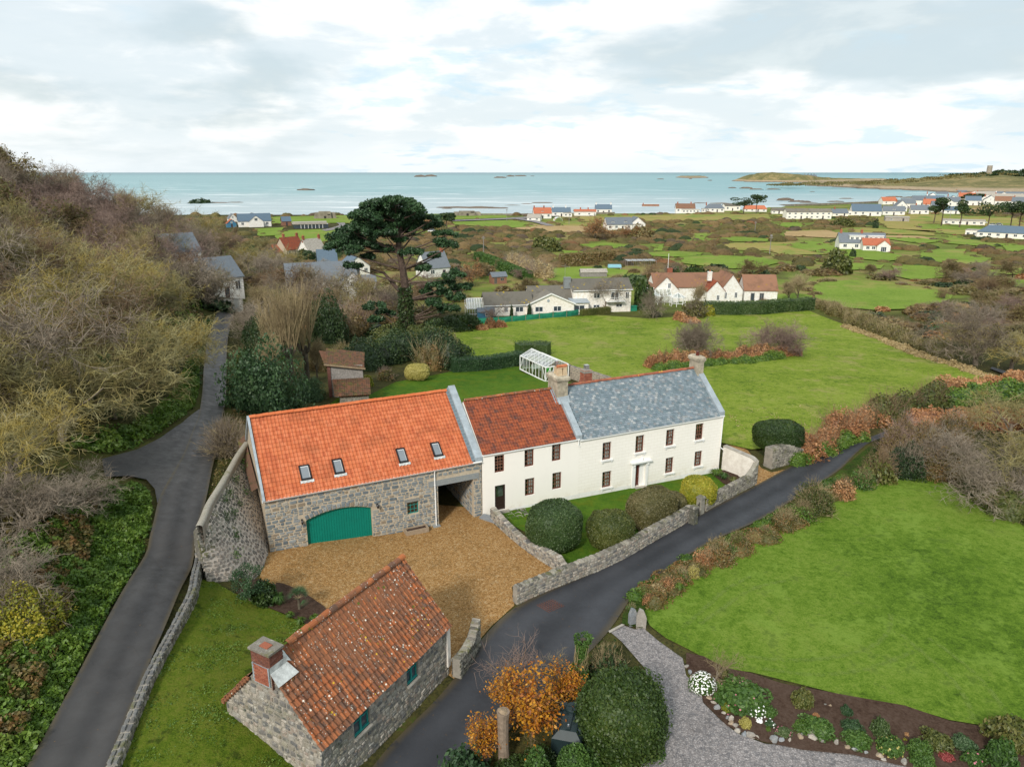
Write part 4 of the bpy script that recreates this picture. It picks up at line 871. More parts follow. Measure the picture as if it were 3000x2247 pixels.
    g.build('downpipe',M['pvc'],B); g=MB(); g.box(-3.95,-3.42,-.32,.0,-.1,.12); g.build('pipe_base_stone',M['stone'],B)
    for x,z in ((-13.1,2.52),(-7.95,2.6)):
        g=MB(); g.box(x-.05,x+.05,-.05,-.0,z-.02,z+.16); g.bar((x,-.04,z+.12),(x,-.2,z+.12),.03); g.tube([(x,-.2,z-.16),(x,-.2,z-.06),(x,-.2,z+.06),(x,-.2,z+.13)],[.05,.08,.09,.03],6); g.build('wall_lamp',M['black'],B)
    # lean-to strip of old tiles at the left gable
    r=MB(); r.add([(-15.85,2.6,ez-.35),(-15.42,2.6,ez-.15),(-15.42,D-.6,ez+1.2),(-15.95,D-.6,ez+.8)],[(0,1,2,3)]); an=r.build('side_roof',M['tile_shed'],B)
    return B
BARN=barn()
# ------------------------------------------------------------------ the two white houses
OH=(-2.20,48.79); DH=rad(24.4)
def coping(parent,x0,x1,prof,h,mat,n=7,name='coping_sheet'):
    (ya,za),(yb,zb)=prof
    for i in range(n):
        t0,t1=i/n,(i+1)/n+.01; y0,y1=ya+(yb-ya)*t0,ya+(yb-ya)*t1; z0,z1=za+(zb-za)*t0,za+(zb-za)*t1; l=.012*(i%2)
        c=MB(); c.add([(x0,y0,z0+h+l),(x1,y0,z0+h+l),(x1,y1,z1+h+l),(x0,y1,z1+h+l),(x0,y0,z0-.15),(x1,y0,z0-.15),(x1,y1,z1-.15),(x0,y1,z1-.15)],[(0,1,2,3),(0,4,5,1),(1,5,6,2),(2,6,7,3),(3,7,4,0)]); c.build(name,mat,parent)
def wing():
    B=thing('white_house','cream rendered house with weathered rust red pantile roof between the barn and the slate house','house',(*OH,0),DH)
    W=8.2; D=7.6; ez=4.98; ry=3.8; rz=8.0
    wins=[(.99,1.79,3.34,4.71),(3.46,4.25,3.37,4.75),(5.80,6.58,3.43,4.82),(3.51,4.32,.95,2.37),(5.88,6.68,1.03,2.43)]; door=(1.0,1.86,.2,2.28)
    w=MB(); wall_face(w,.0,W,-.7,ez,wins+[door],0,.16)
    for x in (0.004,): w.add([(x,0,-.7),(x,D,-.7),(x,D,ez),(x,ry,rz-.05),(x,0,ez)],[(0,1,2,3,4)])
    w.add([(0,D,-.7),(W,D,-.7),(W,D,ez),(0,D,ez)],[(0,1,2,3)]); w.build('wall',M['cream'],B)
    p=MB(); p.add([(2.0,-.015,-.6),(W,-.015,-.6),(W,-.015,.22),(2.0,-.015,.16)],[(0,1,2,3)]); p.build('plinth',M['plinth'],B)
    for i,q in enumerate(wins): sash(B,*q,.12,M['brown'],M['brown_lt'],5 if i in(0,) else 4,3,i!=0,i)
    d=MB(); a,b,c,e=door; d.box(a,a+.07,.06,.16,c,e);d.box(b-.07,b,.06,.16,c,e);d.box(a,b,.06,.16,e-.07,e); d.box(a+.07,b-.07,.10,.14,c,c+1.1); d.box(a+.16,b-.16,.085,.10,c+.15,c+.5); d.box(a+.16,b-.16,.085,.10,c+.6,c+.95); d.box(a+.07,a+.14,.10,.14,c+1.1,e-.07); d.box(b-.14,b-.07,.10,.14,c+1.1,e-.07)
    dd=d.build('door',M['brown_dark'],B); g=MB(); g.box(a+.14,b-.14,.115,.12,c+1.1,e-.07); g.build('pane',M['glass'],dd); g=MB(); g.box(a,b,.4,.42,c,e); g.build('hall_interior',M['wood_grey'],dd)
    g=MB(); g.box(a-.1,b+.25,-.25,.06,c-.25,c-.02); g.build('step',M['concrete'],B)
    r=MB(); r.add([(0,-.1,ez),(W,-.1,ez),(W,ry,rz),(0,ry,rz),(W,D+.1,ez),(0,D+.1,ez)],[(0,1,2,3),(3,2,4,5)]); roof=r.build('roof',M['tile_mid'],B)
    roof_pieces(roof,B,'pantile','pantiles',[PANT],M['tile_mid'],.06,W-.38,(-.12,ez+.02),(ry,rz),.225,.295,.014,zsc=.20)
    ridge_tiles(roof,B,.05,7.6,ry,rz+.07,M['tile_old'],.36,.13)
    g=MB(); g.box(0.02,W,-.05,-.005,ez-.14,ez); g.box(0.02,W,-.15,-.05,ez-.10,ez-.01); g.build('gutter',M['pvc'],B)
    return B
wing()
def farmhouse():
    a=DH; ox,oy=OH[0]+8.2*math.cos(a),OH[1]+8.2*math.sin(a)
    B=thing('farmhouse','cream rendered farmhouse with grey slate roof, central red brown door and two tall chimneys','house',(ox,oy,0),DH)
    W=14.2; D=7.6; ez=4.86; ry=3.7; rz=8.15; o=8.2
    wn=[(10.36,11.18,2.73,4.23),(13.50,14.33,2.84,4.32),(16.52,17.34,2.93,4.38),(19.54,20.37,2.98,4.44),(10.44,11.29,.29,1.69),(16.64,17.45,.44,1.84),(19.66,20.46,.53,1.92)]
    wn=[(a-o,b-o,c,d) for a,b,c,d in wn]; dr=(13.58-o,14.62-o,-.22,1.76)
    w=MB(); wall_face(w,0,W,-1.0,ez,wn+[dr],0,.2)
    for x in (0,W): w.add([(x,0,-1),(x,D,-1),(x,D,ez),(x,ry,rz+.1),(x,0,ez)],[(0,1,2,3,4)])
    w.add([(0,D,-1),(W,D,-1),(W,D,ez),(0,D,ez)],[(0,1,2,3)]); w.build('wall',M['cream_block'],B)
    p=MB(); p.add([(0,-.02,-.9),(5.0,-.02,-.9),(5.0,-.02,.05),(0,-.02,.28)],[(0,1,2,3)]); p.add([(6.75,-.02,-.9),(W,-.02,-.9),(W,-.02,.06),(6.75,-.02,.0)],[(0,1,2,3)]); p.build('plinth',M['plinth'],B)
    for i,q in enumerate(wn):
        sash(B,*q,.15,M['brown'],M['brown_lt'],4,3,i not in(3,),i+20)
        s=MB(); s.box(q[0]-.14,q[1]+.14,-.14,.15,q[2]-.1,q[2]-.005)
        for x in (q[0]-.06,q[1]-.04): s.box(x,x+.12,-.1,0,q[2]-.24,q[2]-.1)
        s.build('window_sill',M['paint_white'],B)
    # door case with hood
    s=MB(); s.box(dr[0]-.3,dr[0],-.10,.0,-.7,1.78); s.box(dr[1],dr[1]+.22,-.10,0,-.7,1.78); s.box(dr[0]-.3,dr[1]+.22,-.10,0,1.78,1.98); s.box(dr[0]-.5,dr[1]+.42,-.32,0,1.98,2.10)
    s.box(dr[0]-.25,dr[0]-.1,-.22,-.1,1.70,1.98); s.box(dr[1]+.05,dr[1]+.2,-.22,-.1,1.70,1.98); s.build('door_surround',M['paint_white'],B)
    s=MB(); s.tube([(dr[0]+.62,-.07,2.14),(dr[0]+.62,-.07,2.3),(dr[0]+.62,-.07,2.45)],[.09,.1,.02],8); s.build('wall_ornament',M['paint_white'],B)
    s=MB(); s.box(dr[0]+.02,dr[0]+.62,.3,.36,-.22,1.7); s.box(dr[0]+.12,dr[0]+.52,.28,.3,0,.6); dd=s.build('door',M['door_red'],B)
    s=MB(); s.box(dr[0]+.12,dr[0]+.34,.285,.3,.75,1.5); s.build('pane',M['farglass'],dd); s=MB(); s.tube([(dr[0]+.5,.24,.55),(dr[0]+.5,.3,.55)],.03,8); s.build('handle',M['steel'],dd)
    s=MB(); s.box(dr[0]+.6,dr[1]+.02,.2,.3,-.4,1.76); s.box(dr[0],dr[1],.36,.38,-.4,1.76); s.build('porch_panel',M['paint_white'],B)
    s=MB(); s.box(dr[0]-.05,dr[1]+.1,-.35,.3,-.6,-.23); s.build('step',M['concrete'],B)
    r=MB(); r.add([(0.1,-.1,ez),(W-.2,-.1,ez),(W-.2,ry,rz),(0.1,ry,rz),(W-.2,D+.1,ez),(0.1,D+.1,ez)],[(0,1,2,3),(3,2,4,5)]); roof=r.build('roof',M['slate'],B)
    roof_pieces(roof,B,'slate','slates',SLATE,M['slate'],.3,W-.5,(-.14,ez+.02),(ry-.02,rz),.262,.205,.012,stagger=True)
    ridge_tiles(roof,B,.5,W-.6,ry,rz+.05,M['ridge_red'],.4,.14)
    coping(roof,-.32,.22,((-.1,ez+.1),(2.85,7.35)),.30,M['lead'],5)
    coping(roof,W-.5,W+.05,((-.1,ez+.1),(3.0,7.55)),.26,M['lead'],6)
    coping(roof,W-.5,W+.05,((D+.1,ez+.1),(4.2,7.75)),.26,M['lead'],5); coping(roof,-.32,.22,((D+.1,ez+.1),(4.4,7.6)),.26,M['lead'],5)
    g=MB(); g.box(.05,W-.0,-.05,-.005,ez-.16,ez); g.box(.05,W+.05,-.16,-.05,ez-.09,ez+.0); g.build('gutter',M['pvc'],B)
    g=MB(); g.tube([(W-.02,-.12,ez-.05),(W-.06,-.08,ez-.3),(W-.1,-.08,1.95),(W+.1,-.25,1.75)],.045,8); g.tube([(-.12,-.14,ez+.1),(-.12,-.12,ez-.4),(-.02,-.14,ez-.5)],.04,6); g.build('downpipe',M['pvc'],B)
    def chimney(x0,x1,y0,y1,z0,z1,cap=.14,mat=M['sandcement']):
        s=MB(); s.box(x0,x1,y0,y1,z0,z1); c=s.build('chimney',mat,B)
        s=MB(); s.box(x0-.06,x1+.06,y0-.06,y1+.06,z1-.12,z1-.04); s.add([(x0-cap,y0-cap,z1),(x1+cap,y0-cap,z1),(x1+cap,y1+cap,z1),(x0-cap,y1+cap,z1),(x0-cap,y0-cap,z1+.22),(x1+cap,y0-cap,z1+.22),(x1+cap,y1+cap,z1+.22),(x0-cap,y1+cap,z1+.22),(x0+.02,y0+.02,z1+.36),(x1-.02,y0+.02,z1+.36),(x1-.02,y1-.02,z1+.36),(x0+.02,y1-.02,z1+.36)],
          [(0,3,2,1),(0,1,5,4),(1,2,6,5),(2,3,7,6),(3,0,4,7),(4,5,9,8),(5,6,10,9),(6,7,11,10),(7,4,8,11),(8,9,10,11)]); s.build('chimney_cap',mat,c); return c
    c=chimney(-.52,.42,2.78,4.45,6.6,8.95)
    for x,y in ((-.22,3.1),(.22,3.1)):
        s=MB(); s.box(x-.2,x+.2,y-.2,y+.2,9.28,9.9,taper=.05); s.box(x-.19,x+.19,y-.19,y+.19,9.9,9.96); s.build('chimney_pot',M['pot'],c)
        s=MB(); s.tube([(x-.22,y,10.06),(x+.22,y,10.06)],.13,10); s.build('pot_cowl',M['pot_red'],c)
    s=MB(); s.box(-.3,0.0,3.6,3.9,9.28,9.9,taper=.03); s.build('chimney_pot',M['pot'],c); s=MB(); s.box(-.25,-.02,3.64,3.88,9.9,10.35); s.build('pot_cowl',M['steel'],c)
    s=MB(); s.box(-.2,.0,3.3,3.5,9.28,9.8); s.build('chimney_pot',M['pot'],c)
    s=MB(); s.add([(-.55,2.6,7.3),(.5,2.6,7.32),(.5,2.8,7.65),(-.55,2.8,7.6),(-.55,2.45,7.1),(.5,2.45,7.12)],[(0,1,2,3),(4,5,1,0)]); s.add([(-.56,2.6,7.3),(-.56,3.8,8.3),(-.56,3.8,8.05),(-.56,2.6,7.05),(-.75,3.8,8.12),(-.75,2.6,7.12)],[(0,1,2,3),(2,4,5,3)]); s.build('lead_flashing',M['lead'],c)
    c=chimney(W-.62,W-.02,3.0,4.25,6.8,9.0,.12)
    s=MB(); s.tube([(W-.32,3.6,9.3),(W-.32,3.6,9.5),(W-.32,3.6,9.52),(W-.32,3.6,9.6),(W-.32,3.6,9.62),(W-.32,3.6,9.72)],[.16,.17,.13,.17,.12,.14],10); s.build('chimney_pot',M['door_red'],c)
    # brick chimney at the back
    s=MB(); s.add([(3.2,5.2,7.0),(4.4,5.2,7.0),(4.4,6.2,7.0),(3.2,6.2,7.0),(3.42,5.35,7.9),(4.18,5.35,7.9),(4.18,6.05,7.9),(3.42,6.05,7.9),(3.42,5.35,8.45),(4.18,5.35,8.45),(4.18,6.05,8.45),(3.42,6.05,8.45)],[(0,1,5,4),(1,2,6,5),(2,3,7,6),(3,0,4,7),(4,5,9,8),(5,6,10,9),(6,7,11,10),(7,4,8,11)]); s.box(3.36,4.24,5.29,6.11,8.45,8.62); s.box(3.40,4.20,5.33,6.07,8.62,8.72,taper=.1)
    s.F=s.F; cb=s.build('brick_chimney',M['mortar_grey'],B)
    Ms=[]
    for k in range(22):
        z=7.02+k*.075
        if z<7.9: t=(z-7.0)/.9; e=.22*(1-t); x0,x1,y0,y1=3.42-e,4.18+e,5.35-.15*(1-t),6.05
        else: x0,x1,y0,y1=3.42,4.18,5.35,6.05
        n=4
        for i in range(n): Ms.append(basis((x0+(i+.5)*(x1-x0)/n,y0-.005,z+.035),((x1-x0)/n*.93,0,0),(0,.02,0),(0,0,.062)))
        for i in range(3): Ms.append(basis((x0-.005,y0+(i+.5)*(y1-y0)/3,z+.035),(0,-(y1-y0)/3*.93,0),(.02,0,0),(0,0,.062)))
    bv=[([(-.5,0,-.5),(.5,0,-.5),(.5,0,.5),(-.5,0,.5),(-.5,-1,-.5),(.5,-1,-.5),(.5,-1,.5),(-.5,-1,.5)],[(4,5,6,7),(0,1,5,4),(1,2,6,5),(2,3,7,6),(3,0,4,7)])]
    pieces('brick',bv,M['brick'],Ms,cb,B,'bricks',160)
    s=MB(); s.box(3.62,3.98,5.5,5.86,8.7,9.1); s.build('chimney_cowl',M['steel'],cb)
farmhouse()
BRICK=[([(-.5,0,-.5),(.5,0,-.5),(.5,0,.5),(-.5,0,.5),(-.5,-1,-.5),(.5,-1,-.5),(.5,-1,.5),(-.5,-1,.5)],[(4,5,6,7),(0,1,5,4),(1,2,6,5),(2,3,7,6),(3,0,4,7)])]
# ------------------------------------------------------------------ stone cottage in front
def cottage():
    fc=PX(939,2192,3.0); B=thing('stone_cottage','rough stone cottage with steep lichen spotted pantile roof and brick chimney beside the road','cottage',(fc[0],fc[1],0),rad(61))
    # local x runs up the road, y goes left (gable direction)
    L=9.2; D=5.7; ez=2.95; ry=2.85; rz=6.0
    wins=[(2.05,3.05,1.75,2.75),(5.75,6.6,1.75,2.75)]
    w=MB(); wall_face(w,.1,L,-1.2,ez,wins,.12,.25)
    w.add([(.1,.12,-1.2),(.1,D-.1,-1.2),(.1,D-.1,ez),(.1,ry,rz-.12),(.1,.12,ez)],[(0,1,2,3,4)]); w.add([(L,.12,-1.2),(L,D-.1,-1.2),(L,D-.1,ez),(L,ry,rz-.12),(L,.12,ez)],[(4,3,2,1,0)]); w.add([(.1,D-.1,-1.2),(L,D-.1,-1.2),(L,D-.1,ez),(.1,D-.1,ez)],[(0,1,2,3)])
    wall=w.build('wall',M['mortar_grey'],B)
    stones_flat(wall,B,.1,L,-.5,ez-.05,wins,M['stone_pale'],frame=lambda s,t:(Vector((s,.12,t)),Vector((1,0,0)),Vector((0,0,1)),Vector((0,-1,0))),hmin=.10,hmax=.30,wmin=.13,wmax=.46,proud=.05,gap=.03,wild=.22,maxn=300)
    stones_flat(wall,B,.12,D-.12,.5,rz-.25,[],M['stone_pale'],frame=lambda s,t:(Vector((.1,s,t)),Vector((0,-1,0)),Vector((0,0,1)),Vector((-1,0,0))),hmin=.11,hmax=.34,wmin=.15,wmax=.52,gap=.035,wild=.2,name='gable_stone',stuff='gable_stones',ytop=lambda s: ez+(rz-ez-.15)*(1-abs(s-ry)/ry)-.05,maxn=300)
    for xa,xb,za,zb in wins:
        f=MB(); y=.2
        f.box(xa,xa+.07,y,y+.1,za,zb);f.box(xb-.07,xb,y,y+.1,za,zb);f.box(xa,xb,y,y+.1,zb-.07,zb);f.box(xa,xb,y-.05,y+.1,za,za+.07); m=(xa+xb)/2; f.box(m-.05,m+.05,y-.02,y+.08,za,zb); f.box(xa,xb,y,y+.07,za+.62,za+.66)
        wn=f.build('window',M['teal'],B)
        for (p,q) in ((xa+.07,m-.05),(m+.05,xb-.07)): g=MB(); g.box(p,q,y+.04,y+.05,za+.07,zb-.07); g.build('pane',M['farglass'],wn)
        s=MB(); s.box(xa-.05,xb+.05,-.02,.2,za-.08,za); s.build('window_sill',M['concrete'],B)
    r=MB(); r.add([(0,0,ez),(L+.1,0,ez),(L+.1,ry,rz),(0,ry,rz),(L+.1,D,ez),(0,D,ez)],[(0,1,2,3),(3,2,4,5)]); roof=r.build('roof',M['tile_old'],B)
    ch=lambda x,s:(x<.7 and s>3.45)
    roof_pieces(roof,B,'pantile','pantiles',[PANT],M['tile_old'],-.02,L+.1,(-.06,ez-.05),(ry,rz),.262,.315,.022,skip=ch,sag=.10,zsc=.30)
    roof_pieces(roof,B,'back_pantile','back_pantiles',[PANT],M['tile_old'],0,L+.1,(D+.06,ez-.05),(ry,rz),.262,.315,.02,sag=.10,maxn=40,skip=lambda x,s:x<1.25 and s>2.6)
    ridge_tiles(roof,B,1.3,L+.12,ry,rz+.02,M['tile_old'],.42,.16)
    x0,x1,y0,y1,zt=-.03,.68,2.38,3.45,6.42
    c=MB(); c.box(x0+.02,x1,y0,y1,4.93,zt); cc=c.build('chimney',M['mortar_grey'],B)
    def bricks(nm,mat,a,b,za,zb,fr,parent,bh=.078,bl=.225):
        Ms=[]; k=0; z=za
        while z<zb-.03:
            x=a-(bl*.5 if k%2 else 0)
            while x<b-.02:
                p0,p1=max(x,a),min(x+bl,b)
                if p1-p0>.05:
                    p,t,u,n=fr((p0+p1)/2,z+bh/2); Ms.append(basis(p,t*(p1-p0-.012),-n*random.uniform(.012,.022),u*(bh-.012)))
                x+=bl
            z+=bh; k+=1
        pieces(nm,BRICK,mat,Ms,parent,B,nm+'s')
    fx=lambda X:(lambda s,t:(Vector((X,s,t)),Vector((0,-1,0)),Vector((0,0,1)),Vector((-1,0,0))))
    fy=lambda Y:(lambda s,t:(Vector((s,Y,t)),Vector((1,0,0)),Vector((0,0,1)),Vector((0,-1,0))))
    bricks('brick',M['brick_dark'],y0,y1,5.8,zt,fx(x0+.02),cc); bricks('brick',M['brick_dark'],x0,x1,4.8,zt,fy(y0),cc)
    bricks('new_brick',M['brick'],y0+.12,y1-.12,4.95,5.78,fx(x0-.03),cc)
    c=MB(); c.box(x0-.045,x0+.02,y0+.06,y0+.12,4.95,5.84); c.box(x0-.045,x0+.02,y1-.12,y1-.06,4.95,5.84); c.box(x0-.03,x0+.02,y0+.12,y1-.12,4.9,5.8); c.build('brick_infill_frame',M['lead'],cc)
    c=MB(); c.box(x0-.06,x1+.05,y0-.06,y1+.06,zt,zt+.10); c.build('chimney_cap',M['stone_dark'],cc); c=MB(); c.box(x0+.2,x0+.5,y0+.3,y0+.75,zt+.10,zt+.14); c.build('cap_tile',M['ridge_red'],cc)
    c=MB(); sl=(rz-ez)/ry
    zf=ez+y0*sl; c.add([(x0-.05,y0-.03,zf+.42),(x1+.15,y0-.03,zf+.42),(x1+.3,y0-.5,ez+(y0-.5)*sl+.25),(x0-.1,y0-.5,ez+(y0-.5)*sl+.25),(x0-.05,y0-.03,zf+.14),(x1+.15,y0-.03,zf+.14)],[(0,4,5,1),(4,3,2,5)]); c.add([(x1+.02,y0-.02,zf+.3),(x1+.02,y0+.4,zf+.6),(x1+.25,y0+.4,ez+(y0+.4)*sl+.22),(x1+.3,y0-.1,ez+(y0-.1)*sl+.22)],[(0,1,2,3)]); c.build('lead_flashing',M['flash'],cc)
    c=MB(); c.box(L-.22,L+.03,-.0,.1,.6,ez-.05); c.build('white_quoin',M['old_white'],B)
    c=MB(); 
    for i in range(11):
        t=i/16; y=D-.0-(D-ry)*t; z=ez+(rz-ez)*t
        c.box(-.06,.02,y-.17,y,z-.1,z+.03)
    c.build('verge_tiles',M['tile_old'],B,kind='stuff')
cottage()
# ------------------------------------------------------------------ walls
def wallrun(name,label,pts,h,th,mat,core,cat='wall',coping=None,z0=None,hs=None,maxn=300,wmin=.16,wmax=.42,hmin=.12,hmax=.24,world=False,capname='coping_stone',back=True,capmat=None,sub=.9,rows=1):
    """free-standing rubble wall along ground points; stones on both faces, coping stones on top"""
    P=[Vector((p[0],p[1])) for p in pts] if world else [G(*p).xy for p in pts]
    base=h1(P[0].x,P[0].y); root=thing(name,label,cat,(P[0].x,P[0].y,base)); o=P[0]
    d=[0]; 
    for a,b in zip(P,P[1:]): d.append(d[-1]+(b-a).length)
    L=d[-1]; hs=hs or [h]*len(P); n=max(2,int(L/sub)+1)
    pp=[]; 
    for i in range(n):
        s=L*i/(n-1); j=max(k for k in range(len(d)) if d[k]<=s+1e-6); j=min(j,len(P)-2); t=(s-d[j])/(d[j+1]-d[j]); q=P[j].lerp(P[j+1],t); pp.append((q,hs[j]*(1-t)+hs[j+1]*t))
    zz=[h1(q.x,q.y)-base for q,_ in pp]; tops=[z+hh for z,(q,hh) in zip(zz,pp)]
    tops=[tops[i] for i in range(n)]
    def tan(i): a,b=pp[max(i-1,0)][0],pp[min(i+1,n-1)][0]; return (b-a).normalized()
    V=[];F=[]
    for i,(q,hh) in enumerate(pp):
        t=tan(i); nn=Vector((t.y,-t.x)); ql=q-o
        for sd,zz_ in ((1,zz[i]-.5),(1,tops[i]-.03),(-1,tops[i]-.03),(-1,zz[i]-.5)): V.append((ql.x+nn.x*sd*th/2,ql.y+nn.y*sd*th/2,zz_))
    for i in range(n-1):
        for k in range(3): F.append((i*4+k,i*4+k+1,(i+1)*4+k+1,(i+1)*4+k))
    F+= [(0,1,2,3),tuple((n-1)*4+k for k in(3,2,1,0))]
    core_o=mk('core',V,F,core,root)
    def at(s):
        f=s/L*(n-1); i=min(int(f),n-2); t=f-i; q=pp[i][0].lerp(pp[i+1][0],t); return q-o,(tan(i)*(1-t)+tan(i+1)*t).normalized(),zz[i]*(1-t)+zz[i+1]*t,tops[i]*(1-t)+tops[i+1]*t
    def fr(side):
        def f(s,t):
            s=min(max(s,0),L); q,tg,z,tp=at(s); nn=Vector((tg.y,-tg.x))*side; u=t/h
            return Vector((q.x+nn.x*th/2,q.y+nn.y*th/2,z-.15+(tp-z+.12)*u)),Vector((tg.x,tg.y,0))*side,Vector((0,0,1)),Vector((nn.x,nn.y,0))
        return f
    hm=max(hs)
    stones_flat(core_o,root,0,L,0,h,[],mat,frame=fr(1),hmin=hmin,hmax=hmax,wmin=wmin,wmax=wmax,maxn=maxn,wild=.14,gap=.024)
    if back: stones_flat(core_o,root,0,L,0,h,[],mat,frame=fr(-1),hmin=hmin,hmax=hmax,wmin=wmin,wmax=wmax,maxn=60,name='back_stone',stuff='back_stones')
    if coping:
        Ms=[]; s=0
        while s<L-.1:
            w=random.uniform(*coping); w=min(w,L-s); q,tg,z,tp=at(s+w/2); n2=Vector((tg.x,tg.y,0)); nn=Vector((tg.y,-tg.x,0))
            for rr in range(rows):
                of=(rr-(rows-1)/2)*(th+.06)/rows; Ms.append(basis((q.x+nn.x*of,q.y+nn.y*of,tp-.04),n2*(w-.02),Vector((0,0,-1))*random.uniform(.06,.12),nn*((th+.06)/rows-(.02 if rows>1 else 0))*random.uniform(.95,1.04)))
            s+=w
        pieces(capname,USTONE,capmat or mat,Ms,core_o,root,'coping_stones',150)
    return root
wallrun('garden_wall','long lichened rubble wall with mossy coping between the front garden and the road',[(1509,1768),(1560,1745),(1640,1712),(1750,1670),(1830,1632),(1900,1590),(1975,1548),(2020,1520)],1.15,.42,M['stone_pale'],M['mortar_grey'],coping=(.2,.42),capmat=M['stone_dark'],hs=[1.15]*8)
wallrun('garden_wall','rendered roadside garden wall right of the iron gate, running to the white curved wall',[(2062,1497),(2120,1464),(2180,1432),(2210,1416)],1.1,.4,M['stone_dark'],M['mortar_grey'],coping=(.3,.6),capmat=M['stone_dark'])
wallrun('yard_wall','curving stone wall between gravel yard and front garden, rising to a hump at one end',[(1445,1522),(1480,1556),(1520,1590),(1560,1620),(1600,1648),(1640,1672),(1662,1690)],1.0,.42,M['stone_pale'],M['mortar_grey'],coping=(.2,.35),capmat=M['stone_pale'],hs=[1.0,.85,.7,.65,1.0,1.05,.55])
def gate():
    for px,lab in (((2030,1535),'stone gate pier left of the iron garden gate'),((2050,1505),'stone gate pier right of the iron garden gate, beside the longer wall end')):
        g=G(*px); t=thing('gate_pier',lab,'gate pier',g,rad(40)); m=MB(); m.box(-.24,.24,-.24,.24,-.2,1.35,taper=.02); m.build('shaft',M['stone_dark'],t); m=MB(); m.box(-.3,.3,-.3,.3,1.35,1.5,taper=.08); m.build('cap',M['stone_dark'],t)
    a,b=G(2031,1532),G(2048,1508); t=thing('garden_gate','small black iron gate between two stone piers','gate',a); d=(b-a); m=MB(); 
    m.bar((0,0,.15),(d.x,d.y,.15),.03); m.bar((0,0,1.0),(d.x,d.y,1.0),.03); m.build('rail',M['black'],t)
    for i in range(7): m=MB(); q=d*((i+.5)/7); m.bar((q.x,q.y,.1),(q.x,q.y,1.1),.02); m.build('bar',M['black'],t)
gate()
def white_wall():
    a=G(2117,1375); b=G(2211,1410); t=thing('white_curved_wall','flaking whitewashed wall sweeping down from the right end of the farmhouse','wall',(a.x,a.y,a.z)); d=Vector((b.x-a.x,b.y-a.y)); L=d.length; d.normalize(); n=Vector((d.y,-d.x)); m=MB(); V=[];k=16
    for i in range(k+1):
        s=L*i/k; f=i/k; top=2.25-.25*f if f<.8 else 2.05-.25*((f-.8)/.2)**2
        bend=0; q=d*s
        zb=h1(a.x+q.x,a.y+q.y)-a.z-.4; zt=top
        for sd,z in((.2,zb),(.2,zt),(-.2,zt),(-.2,zb)): V.append((q.x+n.x*sd,q.y+n.y*sd,z))
    F=[(i*4+j,i*4+j+1,i*4+j+5,i*4+j+4) for i in range(k) for j in (0,1,2)]+[(k*4,k*4+1,k*4+2,k*4+3)]
    mk('wall_face',V,F,M['old_white'],t)
    V=[]
    for i in range(k+1):
        s=L*i/k; f=i/k; top=2.25-.25*f if f<.8 else 2.05-.25*((f-.8)/.2)**2; q=d*s
        for sd,z in((.24,top),(.24,top+.07),(-.24,top+.07),(-.24,top)): V.append((q.x+n.x*sd,q.y+n.y*sd,z))
    mk('wall_top',V,F,M['concrete'],t)
    # concave end sweeping forward to the road wall
    V=[];k=12
    c0=Vector((b.x-a.x,b.y-a.y)); e=G(2200,1422); e=Vector((e.x-a.x,e.y-a.y)); dd=Vector((-.72,-.70))
    for i in range(k+1):
        f=i/k; q=c0+dd*(2.0*f); top=.95+1.0*(1-f)**2.2
        nn=Vector((.70,-.72))
        for sd,z in((.2,-.6),(.2,top),(-.2,top),(-.2,-.6)): V.append((q.x+nn.x*sd,q.y+nn.y*sd,z))
    F=[(i*4+j,i*4+j+1,i*4+j+5,i*4+j+4) for i in range(k) for j in (0,1,2)]+[(k*4,k*4+1,k*4+2,k*4+3),(0,3,2,1)]
    mk('curved_end',V,F,M['stone_dark'],t)
white_wall()
wallrun('roadside_wall','mossy stone wall from the cottage corner to the yard entrance with sloping brick top',[(1338,1988),(1365,1950),(1385,1915),(1397,1890)],1.5,.45,M['stone_dark'],M['mortar_grey'],hs=[1.2,1.1,1.15,1.75],coping=(.2,.35),capmat=M['stone_dark'])
wallrun('ruined_wall_end','stump of grey rubble wall beneath the clipped dark bush by the drive entrance',[(2248,1370),(2300,1356),(2340,1348)],1.9,.9,M['stone_dark'],M['mortar_grey'],hs=[1.9,1.9,1.2],coping=(.3,.6))
wallrun('field_wall','brown rubble wall running from the greenhouse towards the back of the farmhouse',[(1664,1105),(1700,1117),(1740,1128),(1780,1142),(1830,1165)],1.7,.45,M['stone_pink'],M['mortar'],coping=(.3,.6),capmat=M['stone_pink'],back=False)
def low_lane_wall():
    W=[(-18.95,38.6),(-18.1,35.9),(-17.4,33.9),(-16.8,30.2),(-16.4,27.0),(-15.9,24.3),(-15.4,21.5)]
    return wallrun('lane_wall','low wall with square granite coping blocks between the lane and the mossy lawn',[(x,y) for x,y in W],.75,.38,M['stone_dark'],M['mortar_grey'],coping=(.28,.5),capmat=M['stone_grey'],rows=2,world=True,hs=[.8,.7,.6,.5,.48,.45,.45],hmin=.14,hmax=.22)
low_lane_wall()
